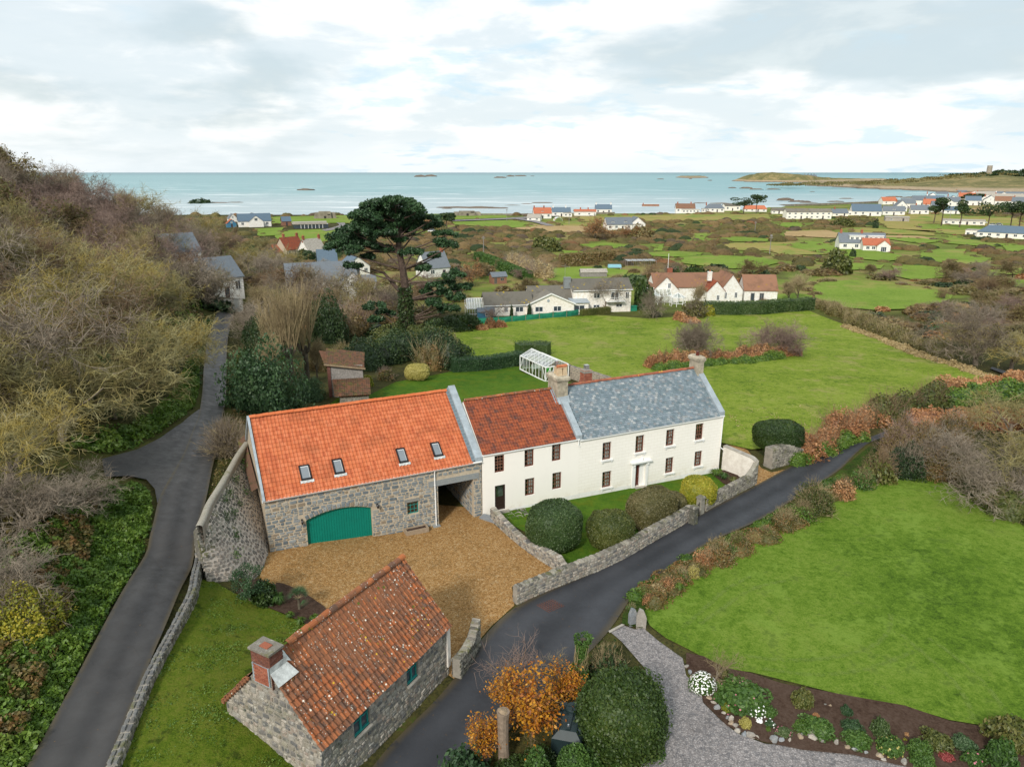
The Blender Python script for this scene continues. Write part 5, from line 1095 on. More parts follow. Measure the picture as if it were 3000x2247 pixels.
def retaining():
    T=[(x*.956,y*.956,5.4) for x,y in WT[1:]]
    Bp=[(-20.1,51.0,4.2),(-19.6,49.8,3.9),(-18.2,46.8,3.2),(-17.2,44.8,2.3),(-16.5,43.2,1.2),(-16.0,41.6,.5),(-15.75,39.8,.5),(-16.3,37.6,.7),(-17.7,36.4,1.3)]
    def rs(P,n):
        P=np.array(P,float); d=np.r_[0,np.cumsum(np.linalg.norm(np.diff(P,axis=0),axis=1))]; t=np.linspace(0,d[-1],n); Q=np.stack([np.interp(t,d,P[:,k]) for k in range(3)],1)
        for _ in range(3): Q[1:-1]=(Q[:-2]+2*Q[1:-1]+Q[2:])/4
        return Q
    n=40; A=rs(T,n); Bq=np.array([[np.interp(i/(n-1),np.linspace(0,1,len(Bp)),[b[k] for b in Bp]) for k in range(3)] for i in range(n)])
    # match stations by the original pairing
    A=np.array([[np.interp(i/(n-1),np.linspace(0,1,len(T)),[b[k] for b in T]) for k in range(3)] for i in range(n)])
    for Q in (A,Bq):
        for _ in range(4): Q[1:-1]=(Q[:-2]+2*Q[1:-1]+Q[2:])/4
    o=np.array((-16.2,42.2,.7)); root=thing('retaining_wall','tall pale mortared rubble wall holding up the lane left of the gravel yard','wall',tuple(o))
    m=14; V=[]; 
    prof=lambda t: t**.8
    for i in range(n):
        for j in range(m):
            t=j/(m-1); q=Bq[i]*(1-t)+A[i]*t; q=q.copy(); q[2]=Bq[i][2]+(A[i][2]-Bq[i][2])*(t**.85); V.append(q-o)
    F=[(i*m+j,(i+1)*m+j,(i+1)*m+j+1,i*m+j+1) for i in range(n-1) for j in range(m-1)]
    b=NB('wall_two_tone')
    core=mk('core',V,F,M['mortar_pale'],root,smooth_=True)
    VG=np.array(V).reshape(n,m,3)
    LL=np.linalg.norm(np.diff(Bq,axis=0),axis=1).sum()
    def fr(s,t):
        fi=min(max(s,0),.9999)*(n-1); fj=min(max(t,0),.9999)*(m-1); i,j=int(fi),int(fj); a,c=fi-i,fj-j
        P=(VG[i,j]*(1-a)+VG[i+1,j]*a)*(1-c)+(VG[i,j+1]*(1-a)+VG[i+1,j+1]*a)*c
        tx=VG[i+1,j]-VG[i,j]; up=VG[i,j+1]-VG[i,j]; return P,tx,up
    Ms=[[],[]]
    hgt=np.linalg.norm(A-Bq,axis=1)
    t=0.; 
    for i in range(300):   # irregular random packing by rows of constant t
        pass
    rows=21
    for k in range(rows):
        tt=(k+.5)/rows; s=random.random()*.01
        while s<.995:
            fi=int(s*(n-1)); P,tx,up=fr(s,tt); hl=np.linalg.norm(up)*(m-1)/rows; sl=np.linalg.norm(tx)*(n-1)
            if hl<.05: s+=.02; continue
            w=random.uniform(.2,.52); ds=w/sl; s2=s+ds/2; P,tx,up=fr(min(s2,.999),min(max(tt+random.uniform(-.25,.25)/rows,0),1))
            tx=Vector(tx).normalized(); up=Vector(up); up=(up-tx*up.dot(tx)).normalized(); nn=tx.cross(up)
            if nn.x<0: nn=-nn
            th=random.uniform(-.5,.5); t2=tx*math.cos(th)+up*math.sin(th); u2=up*math.cos(th)-tx*math.sin(th)
            hh=min(hl,.38)*random.uniform(.75,1.15); sm=.78 if tt<.55 else .9
            Ms[0 if tt<.52+.1*math.sin(s*17) else 1].append(basis(Vector(P)-nn*.01,t2*w*sm,-nn*random.uniform(.03,.07),u2*hh*sm)); s+=ds
    pieces('stone',USTONE,M['stone_pink'],Ms[0],core,root,'small_stones',200); pieces('upper_stone',USTONE,M['stone_dark'],Ms[1],core,root,'upper_stones',100)
    # rounded coping strip
    V=[];F=[]; k=6
    for i in range(n):
        t=(A[min(i+1,n-1)]-A[max(i-1,0)]); t/=np.linalg.norm(t); nn=np.array((t[1],-t[0],0))
        for j in range(k): a=math.pi*j/(k-1); q=A[i]-o-nn*.10+nn*.21*math.cos(a)+np.array((0,0,.12*math.sin(a)-.02)); V.append(q)
    F=[(i*k+j,i*k+j+1,(i+1)*k+j+1,(i+1)*k+j) for i in range(n-1) for j in range(k-1)]
    mk('coping',V,F,M['stone_dark'],root,smooth_=True)
    V=[]
    for i in range(n):
        t=(A[min(i+1,n-1)]-A[max(i-1,0)]); t/=np.linalg.norm(t); nn=np.array((t[1],-t[0],0)); V+= [A[i]-o-nn*.30+np.array((0,0,.0)),A[i]-o-nn*.30-np.array((0,0,2.2))]
    mk('lane_face',V,[(i*2,i*2+1,i*2+3,i*2+2) for i in range(n-1)],M['mortar_grey'],root)
    e=[A[-1]-o,Bq[-1]-o,np.array((-19.1,38.2,1.2))-o,np.array((-19.1,38.4,4.3))-o]; mk('end_face',e,[(0,1,2,3)],M['stone_dark'],root)
    # plants growing in the joints
    for (s,t_) in ((.16,.62),(.2,.5),(.3,.72),(.24,.3),(.42,.75),(.5,.8),(.55,.62),(.62,.7),(.7,.5),(.34,.42),(.8,.35),(.45,.55)):
        P,tx,up=fr(s,t_); q=np.array(P)+R.normal(size=(160,3))*np.array((.14,.2,.2)); V2,F2,A2=leafquads(q,.05,R); mk('wall_plant',V2,F2,M['l_green'],root,A2)
retaining()
# ------------------------------------------------------------------ houses further off
def gable_box(root,x0,x1,y0,y1,ez,rz,wall,roof,axis='x',ov=.25,base=-1.2,nm='',hip=0.):
    """part wall + part roof; axis = direction of the ridge"""
    w=MB(); t=.12
    if axis=='x':
        ym=(y0+y1)/2
        w.add([(x0,y0,base),(x1,y0,base),(x1,y0,ez),(x0,y0,ez)],[(0,1,2,3)]); w.add([(x0,y1,base),(x1,y1,base),(x1,y1,ez),(x0,y1,ez)],[(3,2,1,0)])
        for x in(x0,x1): w.add([(x,y0,base),(x,y1,base),(x,y1,ez),(x,ym,rz if not hip else ez),(x,y0,ez)],[(0,1,2,3,4)])
        a,b=x0-ov,x1+ov; s=(rz-ez)/(ym-y0); lo=ez-ov*s
        r=MB(); V=[]
        for h in(t,-.04): V+=[(a,y0-ov,lo+h),(b,y0-ov,lo+h),(b-hip,ym,rz+h),(a+hip,ym,rz+h),(b,y1+ov,lo+h),(a,y1+ov,lo+h)]
        r.add(V,[(0,1,2,3),(3,2,4,5),(0,6,7,1),(5,4,10,11),(1,7,8,2),(2,8,10,4),(0,3,9,6),(3,5,11,9)]+([(1,4,2),(0,3,5)] if hip else []),.5)
    else:
        xm=(x0+x1)/2
        for x in(x0,x1): w.add([(x,y0,base),(x,y1,base),(x,y1,ez),(x,y0,ez)],[(0,1,2,3)])
        for y in(y0,y1): w.add([(x0,y,base),(x1,y,base),(x1,y,ez),(xm,y,rz),(x0,y,ez)],[(0,1,2,3,4)])
        a,b=y0-ov,y1+ov; s=(rz-ez)/(xm-x0); lo=ez-ov*s; r=MB(); V=[]
        for h in(t,-.04): V+=[(x0-ov,a,lo+h),(xm,a,rz+h),(x1+ov,a,lo+h),(x0-ov,b,lo+h),(xm,b,rz+h),(x1+ov,b,lo+h)]
        r.add(V,[(0,1,4,3),(1,2,5,4),(0,6,7,1),(1,7,8,2),(0,3,9,6),(2,8,11,5),(3,4,10,9),(4,5,11,10)],.5)
    w.build('wall',wall,root); return r.build('roof',roof,root)
def stack(root,x,y,z0,z1,mat,s=.45,pots=1):
    m=MB(); m.box(x-s,x+s,y-s*.8,y+s*.8,z0,z1); m.box(x-s-.08,x+s+.08,y-s*.8-.08,y+s*.8+.08,z1,z1+.15); c=m.build('chimney',mat,root)
    for i in range(pots): m=MB(); m.tube([(x+(i-(pots-1)/2)*.4,y,z1+.15),(x+(i-(pots-1)/2)*.4,y,z1+.6)],.14,6); m.build('chimney_pot',M['pot_red'],c)
def fh(label,px,py,yaw,wpx,dep,ez,rz,wall='white_render',roof='slate_far',wins=3,storeys=1,axis='x',chim=(),door=True,extra=None,name='house',cat='house',hip=0.,group=None,dorm=0,dormroof=None):
    g=G(px,py); D=math.hypot(g.x,g.y); L=wpx*math.hypot(D,CAMH+6)/FPX*1.0
    t=thing(name,label,cat,g,rad(yaw)-math.atan2(g.x,g.y),group); x0,x1=-L/2,L/2
    rf=gable_box(t,x0,x1,0,dep,ez,rz,M[wall],M[roof],axis,hip=hip)
    sh=ez/storeys
    for s in range(storeys):
        for i in range(wins):
            xc=x0+L*(i+.5)/wins; ww=min(1.5,L/wins*.5)
            if door and s==0 and i==wins//2: far_window(t,xc-.5,xc+.5,.1,2.1,0,M['door_red'],1,'door'); continue
            far_window(t,xc-ww/2,xc+ww/2,s*sh+.35*sh,s*sh+.8*sh,0)
    if axis=='y' and rz-ez>1.8: far_window(t,-.5,.5,ez+.1,ez+1.1,0)
    for f in chim: stack(t,x0+L*f,dep/2,rz-1.2,rz+1.1,M['brick'] if roof!='slate_blue' else M['white_render'],.42)
    for i in range(dorm):
        xc=x0+L*(i+.5)/dorm; y0=dep*.12; z0=ez+.2; w=1.0
        d=MB(); d.box(xc-w,xc+w,y0,dep/2,z0-.4,z0+1.2); dd=d.build('dormer',M[wall],t); far_window(dd,xc-.7,xc+.7,z0+.1,z0+1.0,y0)
        d=MB(); d.add([(xc-w-.1,y0-.15,z0+1.15),(xc+w+.1,y0-.15,z0+1.15),(xc+w+.1,dep/2,z0+1.15),(xc-w-.1,dep/2,z0+1.15),(xc,y0-.15,z0+1.8),(xc,dep/2,z0+1.8)],[(0,4,5,3),(1,2,5,4),(0,1,4)]); d.build('dormer_roof',M[dormroof or roof],dd)
    if extra: extra(t,L)
    return t
def X(fn): return fn
def lean(x0,x1,y0,y1,h,wall='white_render',roof='concrete',nw=2):
    def f(t,L):
        m=MB(); m.box(x0*L,x1*L,y0,y1,-1,h); e=m.build('extension',M[wall],t); m=MB(); m.box(x0*L-.2,x1*L+.2,y0-.2,y1+.1,h,h+.22); m.build('flat_roof',M[roof],e)
        for i in range(nw): xc=x0*L+(x1-x0)*L*(i+.5)/nw; far_window(e,xc-.7,xc+.7,.8,2.0,y0)
    return f
gC='white houses strung along the coast'
fh('white coast house with bright orange roof and front gable, leftmost on the shore road',1590,641,8,50,7,3.6,7.2,roof='tile_far_red',wins=3,storeys=1,chim=(.04,.6),group=gC,dorm=1,dormroof='tile_far_red')
fh('low whitish barn with pale sloping roof in front of the orange roofed coast house',1563,648,-10,38,7,2.2,4.2,roof='concrete',wins=2,door=False,name='outbuilding',cat='outbuilding')
fh('white coast house with dark slate roof and two chimneys next to the orange roofed one',1645,635,6,52,7,3.2,6.2,roof='slate_blue',wins=3,chim=(.06,.75),group=gC,extra=lean(.1,.55,-3,0,2.5))
fh('flat fronted white coast house with small red roof set back',1714,632,4,62,8,2.8,4.2,roof='tile_far_red',wins=4,chim=(.3,.65),group=gC,extra=lean(-.5,.4,-3,0,2.6))
fh('white coast house with black slate roof and chimneys at both gables',1768,627,4,46,7,3.6,6.8,roof='slate_blue',wins=3,storeys=1,chim=(.05,.95),group=gC)
fh('coast house with tan roof and three dormers',1906,622,6,46,7,3.4,7.2,roof='tile_brown',wins=3,chim=(.05,),group=gC,dorm=3,extra=lean(.5,1.3,1,5,3.0))
fh('white coast house with mustard brown roof and long glazed porch',2008,624,8,52,8,3.4,6.8,roof='tile_brown',wins=4,chim=(.1,.8),group=gC,extra=lean(-.2,.7,-3,0,2.6,nw=5))
fh('white coast house with grey hipped roof and corner stack',2094,622,6,50,9,3.0,6.0,roof='slate_far',wins=4,chim=(.05,),group=gC,hip=3,extra=lean(-.7,-.4,-2,4,2.4))
fh('cream coast house with shallow grey roof left of the two pines',2146,618,20,42,8,3.8,5.6,wall='cream',roof='tile_grey',wins=3,storeys=1,group=gC)
fh('low white house with salmon red roof behind the two coast pines',2212,621,6,60,8,2.2,4.8,roof='tile_far_red',wins=4,group=gC,hip=2)
fh('white bungalow with grey tiled roof right of the coast pines',2282,627,6,38,8,2.4,4.2,roof='tile_grey',wins=3,group=gC)
fh('large slate roofed white house with two dormers in the middle of the scrub',1815,674,18,74,8,3.0,6.6,roof='slate_far',wins=4,dorm=2,extra=lean(.5,.95,1,6,2.6,nw=1))
fh('slate roofed wing with bargeboard gable behind bare trees',1868,671,18,44,9,2.8,6.4,roof='slate_far',wins=2,axis='y')
fh('cream two storey semi with grey roof, left of the matching pair',2338,642,20,62,8,4.6,6.6,wall='cream',roof='tile_grey',wins=4,storeys=2)
fh('cream two storey semi with grey roof, right of the matching pair',2402,642,20,58,8,4.6,6.6,wall='cream',roof='tile_grey',wins=4,storeys=2)
fh('small cream gabled bungalow with grey roof beside a bush',2462,635,25,40,7,2.4,5.2,wall='cream',roof='slate_far',wins=2,chim=(.2,))
fh('large white house with blue slate roof and skylight',2538,633,14,70,9,3.4,8.2,roof='slate_blue',wins=4,extra=lean(-.62,-.5,0,5,3.6,nw=1))
fh('white house with grey roof and front gable right of the blue roofed house',2618,631,10,50,8,3.0,6.4,roof='slate_far',wins=3,dorm=1)
fh('white cottage with dark red roof close to the sea wall',2606,600,30,36,8,3.5,7.0,roof='tile_far_red',wins=2)
fh('white gabled house with two white chimneys beyond the bushes',2694,628,12,40,8,3.2,6.6,roof='slate_far',wins=3,chim=(.3,.85))
gV='white houses of the village by the bay'
for i,(a,b,w,rf,ax,yw,lb) in enumerate([(2700,601,40,'slate_far','x',10,'grey roofed village house by the red crane'),(2738,600,38,'slate_blue','x',14,'village house with dark blue slate roof'),(2766,606,34,'slate_far','y',10,'white village gable facing inland'),(2790,600,26,'slate_far','y',4,'narrow white village gable'),
 (2788,606,30,'slate_far','x',8,'small low white village house'),(2832,589,32,'tile_far_red','x',10,'village house with red roof'),(2853,578,30,'tile_far_red','y',10,'village house with orange roof and white gable'),(2884,584,36,'concrete','x',6,'village house with pale sheet roof'),(2915,583,30,'slate_far','x',12,'village house with grey roof beside the pale one'),
 (2938,587,34,'slate_blue','y',8,'white gabled village house with blue roof'),(2978,580,40,'slate_far','x',10,'village house at the right edge with grey roof'),(2962,593,74,'concrete','x',4,'long low white building in front of the village'),(2990,590,24,'slate_far','y',0,'white gable at the far right edge of the village'),
 (2815,574,22,'slate_far','x',10,'tiny grey roofed house at the back of the village'),(2760,580,24,'slate_far','x',16,'small village house near the shingle'),(2730,590,26,'slate_far','y',8,'white village gable behind the slate roofs'),(2660,612,28,'slate_far','x',12,'white cottage near the sea wall path'),(2722,614,26,'tile_far_red','x',6,'small red roofed cottage in the rough grass'),(2850,602,30,'slate_blue','x',10,'blue roofed cottage inland of the village'),(2900,600,26,'slate_far','y',6,'white gable inland of the village'),(2940,603,34,'tile_brown','x',4,'brown roofed bungalow inland of the village'),(2985,606,30,'slate_far','x',-6,'grey roofed bungalow at the right edge'),(2875,594,24,'tile_far_red','y',10,'small orange roofed gable in the village'),(2640,620,24,'slate_far','y',16,'narrow white gable by the blue roofed house'),(2750,622,30,'slate_far','x',10,'white cottage half way to the pines')]):
    fh(lb,a,b,yw,w*1.1,9,4.4,8.4,roof=rf,wins=3,axis=ax,group=gV,chim=(.1,) if i%2 else ())
fh('white house with grey blue roof half hidden by the village pines',2788,627,10,34,8,2.6,5.4,roof='slate_blue',wins=2)
fh('long low white bungalow with flat roof behind the pines',2822,660,4,88,8,2.6,3.2,roof='concrete',wins=6)
fh('low beige flat roofed block in the scrub',2628,650,8,54,8,2.6,3.2,wall='concrete',roof='concrete',wins=2)
def red_front(t,L):
    gable_box(t,-.05*L,.5*L,-5,1.0,2.6,5.0,M['white_render'],M['tile_far_red'],'x')
    gable_box(t,.22*L,.5*L,-6.5,-4.8,2.6,4.6,M['white_render'],M['tile_far_red'],'y')
    for x in (.0,.12): far_window(t,x*L+.2,x*L+1.6,.9,2.1,-5)
    far_window(t,.3*L,.42*L,.1,2.1,-6.5,None,3)
    for a,b in((-.28,.05),(.12,.45)):
        d=MB(); d.box(a*L,b*L,1.2,4.5,3.6,5.6); dd=d.build('dormer',M['white_render'],t); d=MB(); d.box(a*L-.2,b*L+.2,.9,4.6,5.6,5.8); d.build('dormer_roof',M['paint_white'],dd)
        for k in range(3): xx=a*L+(b-a)*L*(k+.5)/3; far_window(dd,xx-.6,xx+.6,4.1,5.2,1.2)
fh('white house with orange front roof and two wide flat dormers alone in the fields',2525,733,14,112,8,3.0,6.6,roof='slate_far',wins=4,chim=(.05,.5),extra=red_front)
fh('wide pale bungalow with blue slate hipped roof at the right edge',2935,698,-8,104,10,2.6,5.6,wall='cream',roof='slate_blue',wins=6,hip=4,extra=lean(-.75,-.5,1,8,3.0,wall='cream',nw=2))
# left side
fh('white house with dark blue roof and two front gables behind the wood',748,665,4,84,8,3.4,7.4,roof='slate_blue',wins=4,extra=lambda t,L:[gable_box(t,-.2*L,.25*L,-3,2,3.2,6.6,M['white_render'],M['slate_blue'],'y'),far_window(t,-.02*L,.08*L,3.6,5.2,-3,None,2)])
fh('small bright blue gabled cabin with red roof edge',680,667,10,24,4,2.4,4.6,wall='blue',roof='tile_far_red',wins=1,axis='y',name='cabin',cat='cabin')
fh('small white gable behind the blue cabin',684,656,10,22,5,3.4,6.0,wins=1,axis='y')
fh('wooden shed with blue roof beside the green field',841,662,10,24,5,2.8,5.2,wall='brown_lt',roof='slate_blue',wins=1,name='shed',cat='shed')
def curved(px,py):
    g=G(px,py); t=thing('modern_bungalow','modern low white building with rounded flat roof near the shore','house',g,-math.atan2(g.x,g.y)); L=19
    for (a,b,nm,mt,z0,z1,dy) in((-.5,.5,'wall','farglass',-.5,2.3,0),(-.53,.46,'roof','concrete',2.3,3.6,-.5)):
        m=MB(); V=[];n=14
        for z in(z0,z1):
            for i in range(n): th=math.pi/2+math.pi*i/(n-1); V.append((a*L+3+3.4*math.cos(th),4+dy+3.6*math.sin(th),z))
            V+= [(b*L,.4+dy,z),(b*L,7.6,z)]
        k=n+2; m.add(V,[tuple(range(k))[::-1],tuple(range(k,2*k))]+[(i,(i+1)%k,k+(i+1)%k,k+i) for i in range(k)]); m.build(nm,M[mt],t)
    for i in range(7): m=MB(); x=-.3*L+i*2; m.box(x,x+.25,.2,.5,-.4,2.3); m.build('window_frame',M['paint_white'],t)
curved(912,670)
def bunker(px,py,wpx,h,label,yaw=0):
    g=G(px,py); D=g.length; L=wpx*D/FPX; t=thing('bunker',label,'bunker',g,rad(yaw)-math.atan2(g.x,g.y)); m=MB(); m.box(-L/2,L/2,0,L*.7,-1,h,taper=1.2); m.box(-L*.3,L*.28,-1.5,L*.5,-1,h+.8,taper=.6); b=m.build('concrete_body',M['bunker'],t)
    m=MB(); m.box(-.8,.6,-1.55,-.9,-.5,2.0); m.build('doorway',M['dark'],t); m=MB(); m.box(L*.1,L*.22,-1.3,-.6,2.6,3.2); m.build('slit',M['dark'],t)
bunker(953,642,64,4.0,'massive weathered concrete bunker on the coast left of the big pine')
bunker(1370,634,84,2.6,'low concrete bunker by the coast road right of the big pine',3)
t=fh('old farmhouse with red pantile roof and stone chimney, left part of the group',868,752,38,60,7,3.0,7.2,wall='mortar',roof='tile_mid',wins=3,chim=(.2,.95))
fh('old farmhouse wing with pale grey pink roof, right part of the group',932,762,36,56,7,3.4,7.6,wall='white_render',roof='concrete',wins=4,chim=(.05,.98))
fh('low red roofed outbuilding in front of the old farmhouse',832,752,10,50,6,1.8,4.2,wall='mortar',roof='tile_mid',wins=1,door=False,name='outbuilding',cat='outbuilding')
fh('building with steep blue roof behind the big pine',962,790,4,52,6,2.0,6.2,roof='slate_blue',wins=2)
fh('white gabled house behind the big pine trunk',1050,806,20,70,7,2.6,5.6,roof='slate_blue',wins=3,axis='y')
fh('long grey slate roofed white house behind the pollard trees',950,880,6,190,7,4.6,8.2,wall='plinth',roof='slate_far',wins=6,storeys=2)
fh('white gable with arched sashes facing the bare garden left of the pine',1037,900,4,74,8,4.6,8.0,wall='plinth',roof='slate_far',wins=2,storeys=1,axis='y',door=False)
fh('white block with sash window right of the gabled house',1086,893,4,36,5,5.4,6.6,wall='plinth',roof='slate_far',wins=1,storeys=2,door=False)
fh('cream gabled house glimpsed through the bare trees at the end of the lane',668,872,30,100,8,4.0,7.6,wall='cream',roof='slate_far',wins=3,storeys=1)
fh('white house hidden deep in the bare trees',545,800,20,90,8,4.4,7.8,wall='plinth',roof='slate_far',wins=3,storeys=2)
fh('slate roofed house with cream chimney right of the big pine',1285,812,30,76,7,3.0,7.4,wall='plinth',roof='slate_far',wins=2,chim=(.9,))
def lane_end():
    g=G(672,908); t=thing('lane_end_wall','pale rendered wall closing the view at the end of the lane','wall',g,rad(-5)); m=MB(); m.box(-2.5,2.6,0,.3,-.5,2.0); m.build('wall_face',M['cream'],t); m=MB(); m.box(-2.6,2.7,-.05,.35,2.0,2.1); m.build('wall_top',M['concrete'],t)
lane_end()
def cabin():
    g=G(1462,832); t=thing('wooden_cabin','small brown wooden cabin with dark felt roof behind the bungalow garden','cabin',g,rad(20)); gable_box(t,-2,2.4,0,3.2,2.2,3.2,M['brown_lt'],M['slate_far'],'x'); far_window(t,-1.5,-.6,.1,1.9,0,M['wood_tan']); far_window(t,.4,1.6,.9,1.8,0,M['wood_tan'])
cabin()
# ------------------------------------------------------------------ the long bungalow
def bungalow():
    g=G(1546,926); B=thing('bungalow','long cream bungalow with grey tiled roofs, conservatory and two storey end','house',g,rad(9)); W=M['cream']; Rf=M['tile_grey']
    s=math.hypot(g.y,31)/FPX
    X=lambda px:(px-1546)*s/math.cos(rad(9))
    gable_box(B,X(1424),X(1560),.6,7.2,2.5,4.9,W,Rf,'x',.3)
    gable_box(B,X(1545),X(1682),0,10,2.6,4.9,W,Rf,'y',.35)
    gable_box(B,X(1680),X(1727),.4,8,2.6,3.0,W,M['lead'],'x',.3)
    gable_box(B,X(1560),X(1700),4,10,3.0,5.6,W,Rf,'x',.3)
    gable_box(B,X(1690),X(1868),3.5,11,4.9,7.0,W,Rf,'x',.35)
    for a,b,y,z0,z1 in((1478,1490,.6,.9,2.1),(1511,1535,.6,.9,2.1),(1567,1591,0,.9,2.1),(1621,1645,0,.9,2.1),(1673+2,1678,0,1,1.1),(1683,1716,.4,.9,2.1),(1752,1772,3.5,3.0,4.4),(1805,1830,3.5,2.6,4.4),(1752,1772,3.5,.8,1.5),(1822,1842,3.5,.8,1.6),(1850,1862,3.5,2.8,4.3)): far_window(B,X(a),X(b),z0,z1,y,None,2)
    m=MB(); m.tube([(X(1606),-.03,3.35),(X(1606),-.10,3.35)],.32,14); m.build('gable_vent',M['lead'],B)
    m=MB(); m.bar((X(1545)-.4,-.36,2.45),((X(1545)+X(1682))/2,-.36,4.95),.08,.28); m.bar((X(1682)+.4,-.36,2.45),((X(1545)+X(1682))/2,-.36,4.95),.08,.28); m.box(X(1424)-.3,X(1545),.2,.32,2.35,2.52); m.box(X(1690),X(1868)+.3,3.1,3.2,4.75,4.92); m.build('fascia',M['pvc'],B)
    m=MB(); m.box(X(1790),X(1846),2.2,3.5,2.2,2.35)
    for i in range(9): x=X(1790)+(X(1846)-X(1790))*i/8; m.box(x-.03,x+.03,2.2,2.26,2.35,3.2)
    m.box(X(1790),X(1846),2.18,2.28,3.15,3.22); m.build('balcony',M['pvc'],B)
    stack(B,X(1680),6.5,5,7.4,M['stone'],.75,0)
    m=MB(); x,y=X(1673),6.5; m.bar((x,y,7),(x,y,10.6),.06); m.bar((x-.9,y,10.3),(x+1.2,y,9.9),.05)
    for i in range(5): m.bar((x-.8+i*.45,y-.3,10.28-i*.09),(x-.8+i*.45,y+.3,10.28-i*.09),.03)
    m.build('aerial',M['steel'],B)
    # conservatory
    m=MB(); x0,x1=X(1372),X(1424); n=7
    for i in range(n+1): x=x0+(x1-x0)*i/n; m.bar((x,.5,1.9),(x+.3,5.5,3.4),.09); m.bar((x,.5,-.3),(x,.5,1.9),.09)
    m.bar((x0,.5,1.9),(x1,.5,1.9),.12); m.bar((x0,.5,.7),(x1,.5,.7),.10); m.bar((x0+.3,5.5,3.4),(x1+.3,5.5,3.4),.12); m.bar((x0+.15,3,2.65),(x1+.15,3,2.65),.07); m.bar((x0,5.5,0),(x0,5.5,3.4),.1); m.bar((x0,.5,1.9),(x0,5.5,2),.1); c=m.build('conservatory_frame',M['pvc'],B)
    m=MB(); m.add([(x0,.5,1.88),(x1,.5,1.88),(x1+.3,5.5,3.38),(x0+.3,5.5,3.38)],[(0,1,2,3)]); m.add([(x0,.5,-.3),(x1,.5,-.3),(x1,.5,1.88),(x0,.5,1.88)],[(0,1,2,3)]); m.build('pane',M['ghglass'],c)
bungalow()
def small_things_bungalow():
    g=G(1425,935); t=thing('playhouse','small blue garden shed with dark roof beside the green netting','shed',g,rad(9)); gable_box(t,-1.8,1.8,0,2.4,1.6,2.2,M['blue'],M['slate_far'],'x',.15); far_window(t,-.2,.9,.7,1.4,0)
    g=G(1845,912); t=thing('garden_tank','dark teal storage box on the bungalow patio','storage box',g,rad(10)); m=MB(); m.box(-1.6,1.8,0,1.0,-.2,1.1,taper=.08); m.build('box',M['net'],t); m=MB(); m.box(-1.65,1.85,-.05,1.05,1.1,1.2,taper=.05); m.build('lid',M['net'],t)
    for i,px in enumerate((1795,1806,1818)): g=G(px,912); t=thing('patio_pot',('red pot on the patio nearest the tree','blue pot in the middle of the patio','grey pot on the patio beside the storage box')[i],'plant pot',g); m=MB(); m.tube([(0,0,-.1),(0,0,.5),(0,0,.9)],[.35,.45,.5],10); m.build('pot',M[('pot_red','blue','concrete')[i]],t); V,F,A=leafquads(R.normal(size=(60,3))*np.array((.25,.25,.2))+np.array((0,0,1.1)),.12,R); mk('plant',V,F,M['l_green'],t,A)
small_things_bungalow()
def netfence():
    pts=[G(*p) for p in [(1378,944),(1400,950),(1430,949),(1460,947),(1500,944),(1540,940),(1580,936),(1620,932),(1660,928),(1700,922)]]; o=pts[0]; t=thing('net_fence','green windbreak netting fence in front of the bungalow','fence',o)
    for p in pts: q=p-o; m=MB(); m.bar((q.x,q.y,q.z-.2),(q.x,q.y,q.z+1.5),.09); m.build('post',M['wood_tan'],t)
    for a,b in zip(pts,pts[1:]):
        a,b=a-o,b-o; n=5; m=MB(); V=[]
        for i in range(n+1):
            f=i/n; q=a.lerp(b,f); s=.12*math.sin(f*math.pi)
            V+= [(q.x,q.y-s,q.z),(q.x,q.y-s*1.5,q.z+.7),(q.x,q.y,q.z+1.35-s)]
        m.add(V,[(i*3+j,i*3+3+j,i*3+4+j,i*3+1+j) for i in range(n) for j in (0,1)]); m.build('net_panel',M['net'],t)
netfence()
